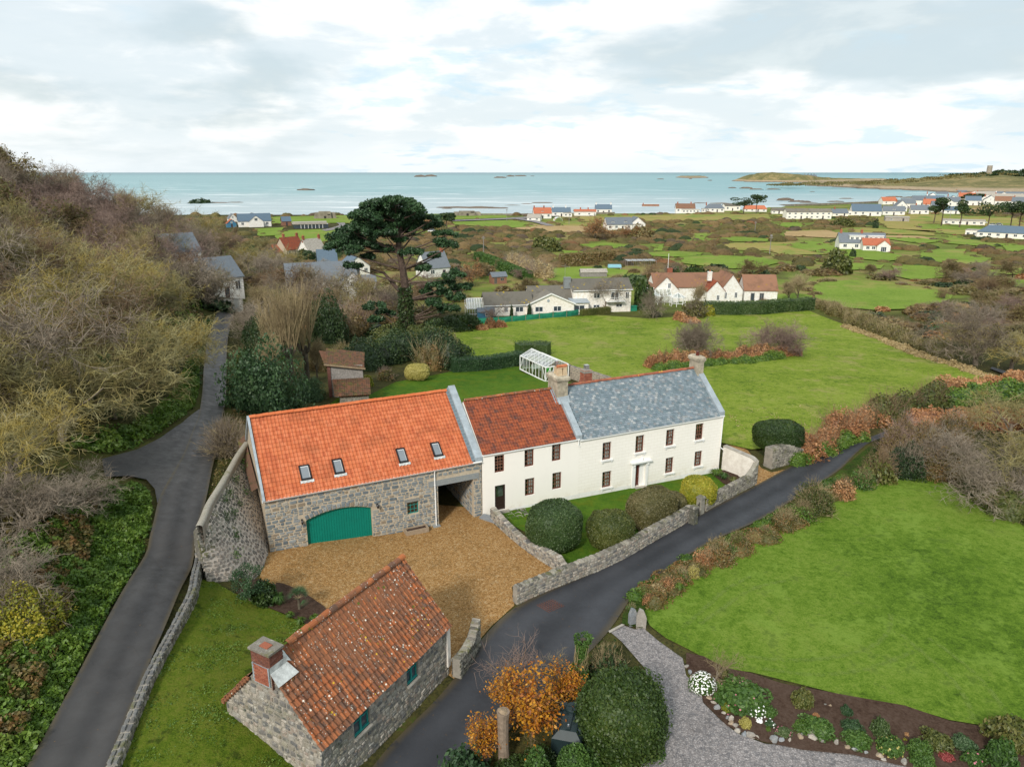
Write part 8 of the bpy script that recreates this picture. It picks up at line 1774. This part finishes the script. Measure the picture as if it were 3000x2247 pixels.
def tank():
    g=G(1668,2185); t=thing('oil_tank','dark green plastic oil tank half hidden by hedges in the foreground','tank',g+Vector((0,0,-.1)),rad(-14)); Wd,Ln,Ht=.72,1.0,1.25
    m=MB(); m.box(-Wd,Wd,-Ln,Ln,0,Ht,taper=.05); 
    m.add([(-Wd+.05,-Ln+.05,Ht),(Wd-.05,-Ln+.05,Ht),(Wd-.05,Ln-.05,Ht),(-Wd+.05,Ln-.05,Ht),(-.38,-Ln+.35,Ht+.28),(.38,-Ln+.35,Ht+.28),(.38,Ln-.2,Ht+.28),(-.38,Ln-.2,Ht+.28)],[(0,1,5,4),(1,2,6,5),(2,3,7,6),(3,0,4,7),(4,5,6,7)]); m.build('body',M['tank'],t)
    for y in (-.35,.1,.5):
        for s in(-1,1): m=MB(); m.tube([(s*.25,y,Ht+.06),(s*.62,y,Ht+.14)],[.16,.13],10); m.build('moulded_rib',M['tank'],t)
    m=MB(); m.box(-.09,.09,-.62,.55,Ht+.28,Ht+.36); m.build('top_bar',M['tank'],t); m=MB(); m.tube([(0,.72,Ht+.2),(0,.72,Ht+.40),(0,.72,Ht+.44)],[.34,.34,.28],20); m.build('lid',M['tank'],t); m=MB(); m.box(-.30,.30,.70,.74,Ht+.44,Ht+.47); m.box(-.02,.02,.42,1.02,Ht+.44,Ht+.47); m.build('lid_rib',M['tank'],t)
    m=MB(); m.box(-.62,-.25,.62,.95,Ht+.1,Ht+.45,taper=.03); m.build('filler_box',M['tank'],t); m=MB(); m.box(.38,.6,.55,.9,Ht+.1,Ht+.33,taper=.03); m.build('gauge_box',M['tank'],t); m=MB(); m.tube([(0,-.45,Ht+.36),(0,-.45,Ht+.45)],[.05,.04],8); m.build('cap',M['steel'],t)
    g=G(1745,2190); t=thing('hose','thin blue hose arching beside the oil tank','hose',g); m=MB(); m.tube([(-.45,.3,1.1),(-.2,.15,1.0),(.0,0,.6),(.05,-.1,.1)],.022,6); m.build('pipe',M['hose'],t)
tank()
# ---- small foreground items
def boulder(px,py,wpx,h,label,seed,name='boulder',cat='stone',group=None,elong=1.):
    g=G(px,py); w=wpx*math.hypot(g.y,CAMH)/FPX/2; rng=np.random.default_rng(seed); V,F=ICO2; V=V*(1+lump(V,seed,2.6,.28))[:,None]; 
    for _ in range(9): n=rng.normal(size=3); n/=np.linalg.norm(n); d=V@n; V=V-np.outer(np.maximum(d-.58,0),n)
    V=V*np.array((w,w*.8*elong,h)); t=mk(name,V,F,M['rock'],None,np.full(len(V),rng.random())); t.location=g+Vector((0,0,h*.25)); t.rotation_euler=(0,0,rng.uniform(0,3)); setp(t,label,cat,group); return t
def standing(px,py,h,w,label,rz):
    g=G(px,py); t=thing('standing_stone',label,'stone',g,rz); m=MB(); m.add([(-w,-.12,-.2),(w,-.15,-.2),(w,.14,-.2),(-w,.12,-.2),(-w*1.05,-.13,h*.6),(w*1.1,-.12,h*.55),(w,.12,h*.6),(-w,.12,h*.62),(-w*.5,-.08,h),(w*.5,-.06,h*.88),(w*.4,.08,h*.9),(-w*.45,.08,h)],[(0,1,5,4),(1,2,6,5),(2,3,7,6),(3,0,4,7),(4,5,9,8),(5,6,10,9),(6,7,11,10),(7,4,8,11),(8,9,10,11)],random.random()); m.build('stone',M['rock'],t)
standing(1853,1830,1.15,.24,'buff upright gatepost stone on the left at the gravel drive',.4); standing(1877,1838,1.25,.27,'grey pointed upright stone on the right at the gravel drive',-.1)
SP=[(2012,1955),(2022,1972),(2035,1995),(2050,2015),(2068,2030),(2078,2048),(2090,2062),(2102,2076),(2118,2092),(2130,2105),(2142,2118),(2154,2128),(2160,2140),(2180,2152),(2198,2156),(2218,2160),(2262,2168),(2288,2172),(2312,2172),(2345,2163),(2352,2150),(2376,2155),(2385,2165),(2408,2172),(2450,2182),(2482,2192),(2505,2198),(2535,2208),(2575,2218),(2590,2230),(2650,2236)]
for k,(a,b) in enumerate(SP): boulder(a,b,random.uniform(16,34),random.uniform(.13,.26),'rounded edging stone in the line between grey gravel and flower border',k+3,group='edging stones of the border')
boulder(2140,2112,17,.35,'rust brown upright stone in the border edge',77,elong=.6); boulder(2264,2168,34,.34,'largest pale boulder of the border edge',78); boulder(2378,2152,30,.3,'angular pale boulder behind the edge line',79); boulder(2247,2022,14,.10,'flat pale stone at the top edge of the border',80); boulder(2415,2066,16,.12,'grey stone left of two by the lawn edge',81); boulder(2432,2070,14,.12,'grey stone right of two by the lawn edge',82)
def flower_bush(px,py,wpx,h,label,mat='l_green',fl=None,nf=160,kind='mid',fs=.045):
    g=G(px,py); r=wpx/2*math.hypot(g.y,CAMH)/FPX; t=shrub(g,r,h,label,mat,kind,name='flowering_shrub' if fl else 'shrub')
    if fl:
        rng=np.random.default_rng(int(px)); D=rng.normal(size=(nf,3)); D/=np.linalg.norm(D,axis=1)[:,None]; D[:,2]=np.abs(D[:,2]); V,F,A=leafquads(D*np.array((r*1.05,r*1.05,h*1.08)),fs,rng,elong=1,nrm=D,flat=.9); mk('flowers',V,F,M[fl],t,A)
    return t
flower_bush(2058,2012,72,.75,'dome covered in white daisies beside the grey gravel','l_green','l_white',330)
flower_bush(2165,2050,150,.95,'big spreading green shrub with a few pink flowers in the border','l_green','l_pink',30,'mid')
flower_bush(2215,2085,58,.5,'low shrub with white flowers on its left side','l_green','l_white',60); flower_bush(2252,2095,40,.45,'low plain green shrub beside the white flowered one','l_green')
flower_bush(2128,2080,32,.32,'yellow green cushion plant by the edging stones, left','l_yellow'); flower_bush(2183,2125,38,.36,'yellow green cushion plant by the edging stones, right','l_pale')
flower_bush(2224,2115,20,.2,'tiny clump of white flowers in bare soil','l_green','l_white',60); flower_bush(2254,2125,30,.35,'small dark green bush in the soil','l_blue','l_white',10); flower_bush(2250,2140,18,.2,'very small green plant below the dark bush','l_fern')
flower_bush(2350,2060,66,.7,'olive fine leaved shrub on the lawn edge of the border','l_clip2'); flower_bush(2295,2150,46,.3,'purple flowered low plant near the edging stones','l_clip1','l_pink',20); flower_bush(2352,2135,60,.3,'dark ground cover near the edging stones','l_fern')
flower_bush(2395,2140,90,.6,'green spreading shrub in the middle of the border','l_green'); flower_bush(2480,2090,36,.4,'blue grey plant at the lawn edge','l_blue'); flower_bush(2495,2140,54,.55,'spiky blue green plant in the border','l_blue'); flower_bush(2578,2150,56,.75,'grey green upright shrub in the border','l_clip1')
flower_bush(2512,2175,80,.5,'green mound right of the middle of the border','l_green'); flower_bush(2608,2195,76,.5,'green mound with pale yellow flowers','l_green','l_pale',50); flower_bush(2695,2205,60,.6,'leafy green bush near the bottom of the border','l_green'); flower_bush(2650,2170,16,.15,'tiny yellow plant in the soil','l_yellow')
flower_bush(2745,2180,82,.6,'olive brown shrub towards the right of the border','l_clip2'); flower_bush(2822,2185,66,.55,'blue green shrub next to the olive brown one','l_blue'); flower_bush(2772,2222,42,.3,'crimson leaved small plant','l_crimson'); flower_bush(2655,2155,18,.15,'small red and yellow plant in bare soil','l_bracken'); flower_bush(2390,2100,24,.2,'dry brown plant in the bare soil','l_bracken')
flower_bush(2850,2230,60,.5,'green plants at the bottom right','l_green','l_pink',8); flower_bush(2960,2170,120,1.3,'bushy yellowish green shrub in the bottom right corner','l_clip2'); flower_bush(2930,2230,90,1.,'glossy leaved green shrub at the bottom right corner','l_green'); flower_bush(2565,2120,24,.2,'low weeds at the lawn edge of the border','l_fern'); flower_bush(2700,2240,70,.6,'bright green shrub at the bottom edge of the border','l_green')
T_('round',2088,1995,2.1,'rounded bare twiggy shrub on a short stem above the daisies',wide=1.05,i=1,name='bare_shrub',cat='shrub')
def spiky(px,py,wpx,h,label,mat,n=110,name='grass_clump'):
    g=G(px,py); r=wpx/2*math.hypot(g.y,CAMH)/FPX; t=thing(name,label,'plant',g); rng=np.random.default_rng(int(px+py)); V=[];F=[];A=[]
    for i in range(n):
        th=rng.uniform(0,6.28); o=rng.uniform(.3,1.0); d=np.array((math.cos(th),math.sin(th))); w=.018; s=np.array((-d[1],d[0]))*w; b=d*r*.08
        p1=np.r_[d*r*o*.55,h*rng.uniform(.7,1)]; p2=np.r_[d*r*o,h*rng.uniform(.3,.8)]; k=len(V); V+= [np.r_[b-s,0],np.r_[b+s,0],p1+np.r_[s,0],p1-np.r_[s,0],p2]; F+= [(k,k+1,k+2,k+3),(k+3,k+2,k+4)]; A+= [rng.random()]*5
    mk('leaves',V,F,M[mat],t,A); return t
spiky(2120,1990,44,.7,'clump of strap leaves right of the bare round shrub','l_clip2'); spiky(1990,1735,40,.6,'dark strap leaved clump on the verge','l_fern')
spiky(2068+30,1395,60,.6,'strap leaved plants against the white curved wall, left','l_fern',140); spiky(2120,1405,50,.6,'strap leaved plants against the white curved wall, middle','l_green',120); spiky(2148,1420,46,.7,'scrawny rose and leaves near the curved wall','l_clip2')
spiky(820,1775,56,.8,'arching green grass clump in the yard bed, left','l_green',160); spiky(850,1812,34,.4,'small grass tuft at the front of the yard bed, left','l_fern'); spiky(880,1830,44,.45,'small grass tuft at the front of the yard bed, middle','l_fern'); spiky(922,1822,40,.45,'small grass tuft at the front of the yard bed, right','l_fern')
def small_pine():
    g=G(735,1762); t=thing('ornamental_pine','small dark cloud shaped pine at the foot of the tall wall','pine',g); rng=np.random.default_rng(2); m=MB(); m.tube([(0,0,-.2),(-.1,0,.8),(.1,.1,1.5)],[.09,.07,.05],7); P=[]
    for k in range(22): th=rng.uniform(0,6.28); r=rng.uniform(.3,1.05); z=rng.uniform(.9,2.3)-r*.3; c=np.array((math.cos(th)*r,math.sin(th)*r,z)); m.tube([(0,0,z*.55),tuple(c)],[.03,.015],4); n=150; e=rng.normal(size=(n,3)); e/=np.linalg.norm(e,axis=1)[:,None]; P.append(c+e*np.array((.34,.34,.2))*rng.random((n,1))**.4)
    m.build('trunk',M['bark'],t); V,F,A=leafquads(np.concatenate(P),.055,rng,elong=.4); mk('crown',V,F,M['l_pine'],t,A)
    shrub(G(775,1760),.9,1.1,'dark green low shrub right of the small pine','l_holly','mid')
    g=G(878,1788); t=thing('palm','small fan palm with blue green leaves in the yard bed','palm',g); m=MB(); m.tube([(0,0,-.1),(0,0,.8)],[.09,.08],8); m.build('trunk',M['bark'],t); V=[];F=[];A=[]
    for k in range(34):
        th=rng.uniform(0,6.28); el=rng.uniform(-.3,1.3); d=np.array((math.cos(th)*math.cos(el),math.sin(th)*math.cos(el),math.sin(el))); c=np.array((0,0,.85))+d*.38; s=np.cross(d,(0,0,1.)); s/=np.linalg.norm(s); u=np.cross(s,d)
        for j in range(9): a=(j-4)*.26; q=d*math.cos(a)+s*math.sin(a); e=c+q*.42+np.array((0,0,-.06)); w=np.cross(q,u)*.016; b=len(V); V+= [c-w,c+w,e]; F.append((b,b+1,b+2)); A+= [rng.random()]*3
    mk('fronds',V,F,M['l_blue'],t,A); seg=[(0,0,.8,*(np.array((0,0,.85))+np.array((math.cos(k)*.3,math.sin(k)*.3,.15))),.012,.008) for k in range(12)]; V,F=quadtube(seg,3); mk('stalks',V,F,M['tw_tan'],t)
small_pine()
def trough():
    g=G(1220,1560); t=thing('stone_trough','low granite trough filled with soil against the barn wall','trough',(g.x,g.y,g.z),rad(25.6)); m=MB(); w,d,h=.85,.33,.38
    m.box(-w,w,-d,-d+.1,-.1,h); m.box(-w,w,d-.1,d,-.1,h); m.box(-w,-w+.12,-d+.1,d-.1,-.1,h); m.box(w-.12,w,-d+.1,d-.1,-.1,h); m.build('trough_sides',M['rock'],t); m=MB(); m.box(-w+.12,w-.12,-d+.1,d-.1,0,h-.08); m.build('soil',M['soil'],t)
    g=G(1437,1523); t=thing('doorstep_slab','large flat grey slab at the corner between barn passage and white house','slab',g,rad(-25)); m=MB(); m.add([(-.8,-.25,-.1),(.5,-.45,-.1),(.9,.1,-.1),(.2,.4,-.1),(-.7,.3,-.1),(-.8,-.25,.2),(.5,-.45,.14),(.9,.1,.12),(.2,.4,.2),(-.7,.3,.24)],[(5,6,7,8,9),(0,1,6,5),(1,2,7,6),(2,3,8,7),(3,4,9,8),(4,0,5,9)],.2); m.build('slab',M['rock'],t)
    a=G(1478,1512); t=thing('crazy_paving','irregular mossy paving stones by the white house door','paving',a,rad(24)); Ms=[]
    for i in range(4):
        for j in range(3): Ms.append(basis((i*.55+random.uniform(-.1,.1),j*.5-.6,.06),(.5,.06*random.uniform(-1,1),0),(0,0,.05),(0,-.46,0)))
    e=thing('paving_slabs',None,None); e.parent=t; pieces('paving_stone',USTONE,M['stone_dark'],Ms,e,t,'paving_stones')
    P=[G(*p) for p in ((1575,1766),(1612,1758),(1648,1772),(1600,1800))]; c=sum(P,Vector())/4; t=thing('brick_patch','rectangular patch of red brick paving set in the asphalt road','paving',c); 
    P2=[p-c for p in (G(1572,1775),G(1618,1757),G(1652,1775),G(1608,1796))]; n=7; Ms=[]
    ux=(P2[1]-P2[0]); uy=(P2[3]-P2[0])
    for i in range(7):
        for j in range(6): o=P2[0]+ux*((i+.5)/7)+uy*((j+.5)/6)+Vector((0,0,.085)); Ms.append(basis(o,ux/7*.93,Vector((0,0,.03)),-uy/6*.9))
    e=thing('bricks_bed',None,None); e.parent=t; pieces('brick',BRICK,M['brick_dark'],Ms,e,t,'bricks')
    Ms=[]; a,b=G(1368,1925),G(1393,1868)
    for k in range(9): pass
trough()
# ---- scrubland beyond the pasture
FIELDS=[]; EDGE=[]
for o in bpy.data.objects:
    if o.name.startswith('field') and o.get('kind')=='structure' or o.name.startswith(('pasture','coast_','bunker_track')):
        a=np.empty(len(o.data.vertices)*3,np.float32); o.data.vertices.foreach_get('co',a); a=a.reshape(-1,3); FIELDS.append(a[:,:2])
        if o.name.startswith('field'):
            ec={}
            for p in o.data.polygons:
                for k in p.edge_keys: ec[k]=ec.get(k,0)+1
            bd=sorted({i for k,c in ec.items() if c==1 for i in k}); EDGE.append(a[bd][::1,:2])
OCC=set(); CS=3.
for a in FIELDS:
    for x,y in a:
        for dx in(-3,0,3):
            for dy in(-3,0,3): OCC.add((int((x+dx)//CS),int((y+dy)//CS)))
for o in list(bpy.data.objects):
    if o.parent is None and o.get('category') in('house','outbuilding','shed','cabin','bunker','fruit cage','garden frame','car','polytunnel'):
        r=9 if o.get('category') in('house',) else 5
        L=o.location; w=r+ (10 if 'bungalow' in o.name or 'white_cottage' in o.name else 0)
        for dx in np.arange(-w,w+.1,CS):
            for dy in np.arange(-10 if L.y<260 else -16,w+.1,CS): OCC.add((int((L.x+dx)//CS),int((L.y+dy)//CS)))
# gardens in front and behind the bungalow stay open
for y in np.arange(148,215,2.):
    for x in np.arange(-8,60,2.):
        if y<182: OCC.add((int(x//CS),int(y//CS)))
def scrub():
    rng=np.random.default_rng(21); near=[];far=[]; tries=0; cell={}
    while tries<60000 and len(near)+len(far)<2300:
        tries+=1; y=math.sqrt(rng.uniform(128**2,560**2)); x=rng.uniform(-.62,.76)*y
        if x<-60 and y<235: continue
        if y>coast(x)-14: continue
        if y<150 and -20<x<42 : continue
        if (int(x//CS),int(y//CS)) in OCC: continue
        if y>430 and rng.random()<.55: continue
        n_=math.sin(x*.021+1)*math.sin(y*.017+2)+math.sin(x*.05-y*.03)*.5
        if n_<-.35 and rng.random()<.8: continue
        r=rng.uniform(2.0,4.0)*(1 if y<250 else 1.12); key=(int(x//6),int(y//6))
        if any((x-a)**2+(y-b)**2<(r*.8)**2 for i in(-1,0,1) for j in(-1,0,1) for a,b in cell.get((key[0]+i,key[1]+j),[])): continue
        cell.setdefault(key,[]).append((x,y)); (near if y<300 else far).append((x,y,r,n_))
    for a in EDGE:
        for (x,y) in a:
            if y<coast(x)-16 and rng.random()<.8: (near if y<300 else far).append((x+rng.normal()*1.2,y+rng.normal()*1.2,rng.uniform(1.1,2.3),rng.uniform(-1,1)))
    near.sort(key=lambda p:p[1]); kinds=[('l_scrub','tw_brown'),('l_scrub2','tw_tan'),('l_bramble','tw_purple'),('l_bracken',None),('l_dark',None),('l_rust','tw_brown')]
    sel=near[:290]; rest=near[290:]+far
    for (x,y,r,n_) in sel:
        k=rng.choice(6,p=[.36,.34,.13,.03,.11,.03]) ; mt,tw=kinds[k]
        if rng.random()<.16: tree((kk:=str(rng.choice(['brown','purple','grey','oak','upright']))),(x,y,h1(x,y)-.2),rng.uniform(4,6.5),'small %s tree in the scrub %s'%(KN[kk],'left behind the pine' if x<-5 else 'behind the bungalow' if x<45 else 'behind the white cottage' if x<90 else 'towards the right edge'),'tree','small trees in the scrub',wide=1.2)
        else: shrub((x,y,h1(x,y)-.2),r,r*rng.uniform(.45,.75),SL(mt,x,y),mt,'coarse',twig=tw,group='bushes of the scrubland')
    by={}
    for (x,y,r,n_) in rest:
        k=int(rng.choice(5,p=[.38,.42,.09,.03,.08])) if n_<.3 else int(rng.choice(5,p=[.46,.34,.12,.04,.04])); by.setdefault(k,[]).append((x,y,h1(x,y)-.4,r*1.05,r*1.05,r*rng.uniform(.42,.78)))
    for k,(mt,lb) in enumerate([('l_scrub','rusty brown scrub filling the plain between the fields'),('l_scrub2','olive scrub filling the plain between the fields'),('l_bramble','dark bramble patches across the plain'),('l_bracken','dead bracken patches across the plain'),('l_dark','dark evergreen bushes dotted across the plain')]):
        if k in by:
            ob=cloud_stuff('scrub',lb,'scrub',by[k],len(by[k])*46,.42,'m_'+mt[2:],30+k,'stuff'); o=np.array(ob.location); ps=[]
            V0=ICO2[0]; up=V0[:,2]>-.35
            for q,c in enumerate(by[k]):
                a=rng.uniform(0,6.28); ca,sa=math.cos(a),math.sin(a); W=V0*(1+lump(V0+q*.37,q%50,2.6,.20))[:,None]*np.array((1,rng.uniform(.75,1.2),1)); W=np.c_[W[:,0]*ca-W[:,1]*sa,W[:,0]*sa+W[:,1]*ca,np.maximum(W[:,2],-.2)]; ps.append((W*np.array(c[3:6])*.95+np.array(c[:3])-o,ICO2[1],np.clip(rng.random()*.8+.15*V0[:,2],0,1)))  # bush tops tinted a little lighter, light from above put into the colour
            V,F,A=cat_(*ps); mk('bush_mass',V,F,M['m_'+mt[2:]],ob,A,kind='stuff',smooth_=True)
scrub()
for x,y,w,h,lb in [(1745,705,26,12,'orange willow in the scrub, left of two'),(1845,700,20,7,'orange willow in the scrub, right of two'),(1385,835,30,7,'large orange leaved willow left of the cabin')]:
    g=G(x,y); t=tree('rusty',g,h,lb,name='willow',wide=1.3)
for x,y,r,h,mt,lb in [(1600,735,44,7,'l_clip2','yellowish oak behind the bungalow garden'),(1880,700,40,6,'l_scrub','twiggy grey brown copse before the slate dormer house'),(2030,840,40,7,'l_holly','dark evergreen behind the white cottage roofs'),(1970,842,30,5,'l_holly','round green bush between the bungalow and white cottage roofs'),(1860,835,46,3.6,'l_clip1','long rounded clipped shrubbery behind the bungalow'),(2235,838,34,4,'l_dark','green pittosporum behind the detached outbuilding'),(2450,800,44,7,'l_clip2','rounded golden brown oak right of the fields'),(2470,665,30,5,'l_clip2','mustard coloured dome bush on the plain'),(2564,670,8,5,'l_dark','small dark round tree on the plain'),(2498,755,9,3,'l_dark','single dark bush in the bright green field')]: bushball(x,y,r,h,lb,mt,'mid' if r>9 else 'coarse')
box_hedge('bright green hedge running down behind the cabin',[(1400,760),(1440,775),(1480,795),(1520,812),(1548,822)],3.,2.6,'l_green',160,.3)
hedge('pale feathery row of tamarisk behind the bungalow garden',[(1490,775),(1530,790),(1570,805),(1605,818)],4,4.4,'l_straw',160,.3,'tamarisk_row','hedge',twig='tw_grey')
box_hedge('trimmed brown hedge at the end of the bungalow lawn',[(1640,780),(1700,778),(1780,772),(1795,770)],3,4.0,'l_scrub',160,.35)
T_('oak',1215,690,7,'yellow leaved tree seen left of the small pine') 
T_('brown',1075,905,8,'russet crowned bare tree in the garden left of the pine'); T_('grey',1100,925,8,'grey bare tree between the white gable and the pine'); T_('brown',1000,880,6,'bare tree before the long slate roof',wide=1.2)
bushball(895,765,32,5,'dark round evergreen before the red roofed farmhouse','l_dark','mid'); bushball(985,745,40,7,'dark evergreen at the right end of the red roofed farmhouse','l_dark','mid'); bushball(590,610,55,9,'dark rounded evergreens on the skyline where the hill meets the sea','l_dark','coarse'); bushball(30,560,60,12,'dark evergreen on the skyline at the far left','l_dark','coarse')
# worn wheel tracks curving over the big lawn
def tracks():
    b=NB('pressed_grass'); a=b.attr(); e=b.ss(b.math('ABSOLUTE',b.math('SUBTRACT',a,.5)),.5,.1); n=b.noise(3.,4,.7); f=b.math('MULTIPLY',b.math('MULTIPLY',e,b.ss(n,.35,.65)),.55)
    t=b.N.new('ShaderNodeBsdfTransparent'); p=b.N.new('ShaderNodeBsdfDiffuse'); p.inputs[0].default_value=(.19,.27,.06,1); mx=b.N.new('ShaderNodeMixShader'); b.L.new(f,mx.inputs[0]); b.L.new(t.outputs[0],mx.inputs[1]); b.L.new(p.outputs[0],mx.inputs[2]); b.L.new(mx.outputs[0],b.out.inputs[0]); M['track']=b.m
    for pts in ([(2000,1840),(2060,1790),(2120,1730),(2200,1690)],[(2050,1830),(2110,1790),(2160,1750),(2230,1715),(2320,1700)],[(2640,1860),(2720,1930),(2800,2000),(2840,2060),(2850,2110)],[(2720,1870),(2820,1940),(2900,2020),(2950,2090),(2965,2130)],[(2150,1920),(2300,1940),(2450,1930),(2560,1900),(2610,1850),(2610,1800)],[(2230,1960),(2400,1985),(2560,1960),(2700,1900)]):
        P=[G(*p).xy for p in pts]; L=[];Rr=[]
        for i,p in enumerate(P):
            d=(P[min(i+1,len(P)-1)]-P[max(i-1,0)]).normalized(); n=Vector((-d.y,d.x))*.22; L.append(tuple(p+n)); Rr.append(tuple(p-n))
        strip('wheel_track',L,Rr,M['track'],.075,.5,world=True)
tracks()
for k,(x,y,h) in enumerate([(480,860,8),(430,860,9),(450,800,9),(500,780,9),(410,770,9),(530,850,6),(590,880,5),(600,800,7),(710,830,6)]):
    T_(['lichen','grey','upright'][k%3],x,y,h,'bare tree partly screening the pale houses at the far end of the wood',group='bare trees screening the houses',wide=1.2)
for k,(x,y,h,lb) in enumerate([(890,930,8.5,'bare tree before the left end of the long slate roof'),(930,940,8,'bare tree before the windows of the long slate house'),(975,935,7.5,'bare tree between the slate house and its white gable'),(1045,945,7,'russet bare tree in front of the white gable'),(1095,940,7.5,'bare tree between white gable and pine trunk'),(1150,930,8,'bare tree left of the pine trunk'),(1235,930,7.5,'bare tree right of the pine trunk'),(1290,900,7,'bare tree before the slate house right of the pine'),(1330,880,6,'small bare tree near the bungalow conservatory'),(1260,850,8,'brown tree beside the cream chimney'),(1345,840,6,'tan tree left of the orange willow')]):
    T_(['grey','brown','upright','lichen','purple'][k%5],x,y,h,lb,wide=1.2)
carpet('grass_tufts','straw coloured tufts and dead grass in the lower corner of the pasture',[(2125,1260),(2140,1200),(2250,1190),(2420,1190),(2600,1180),(2700,1165),(2560,1215),(2400,1275),(2330,1312),(2200,1318)],5200,.13,'l_straw',.16,17)
carpet('grass_tufts','coarse green and yellowish tussocks scattered over the pasture',[(1330,1035),(1400,955),(1700,938),(2060,932),(2370,915),(2600,1005),(2960,1125),(2700,1165),(2400,1265),(2200,1310),(2120,1280),(2050,1150),(1780,1120),(1660,1062),(1500,1055)],21000,.14,'l_grass',.14,19)
for k,(x,y,h,lb) in enumerate([(900,905,11,'tall bare tree over the left half of the long slate roof'),(960,915,11,'tall bare tree over the middle of the long slate roof'),(1015,925,10,'tall bare tree over the valley of the white gable'),(1070,915,10,'tall bare tree right of the white gable'),(860,900,11,'tall bare tree behind the pollards')]):
    T_(['upright','grey','lichen','upright','brown'][k],x,y,h,lb,wide=1.15)

T_('lichen',632,903,9,'lichened tree standing before the cream house at the lane end',wide=.9); T_('grey',600,905,9,'grey bare tree left of the cream house at the lane end',wide=1.1)
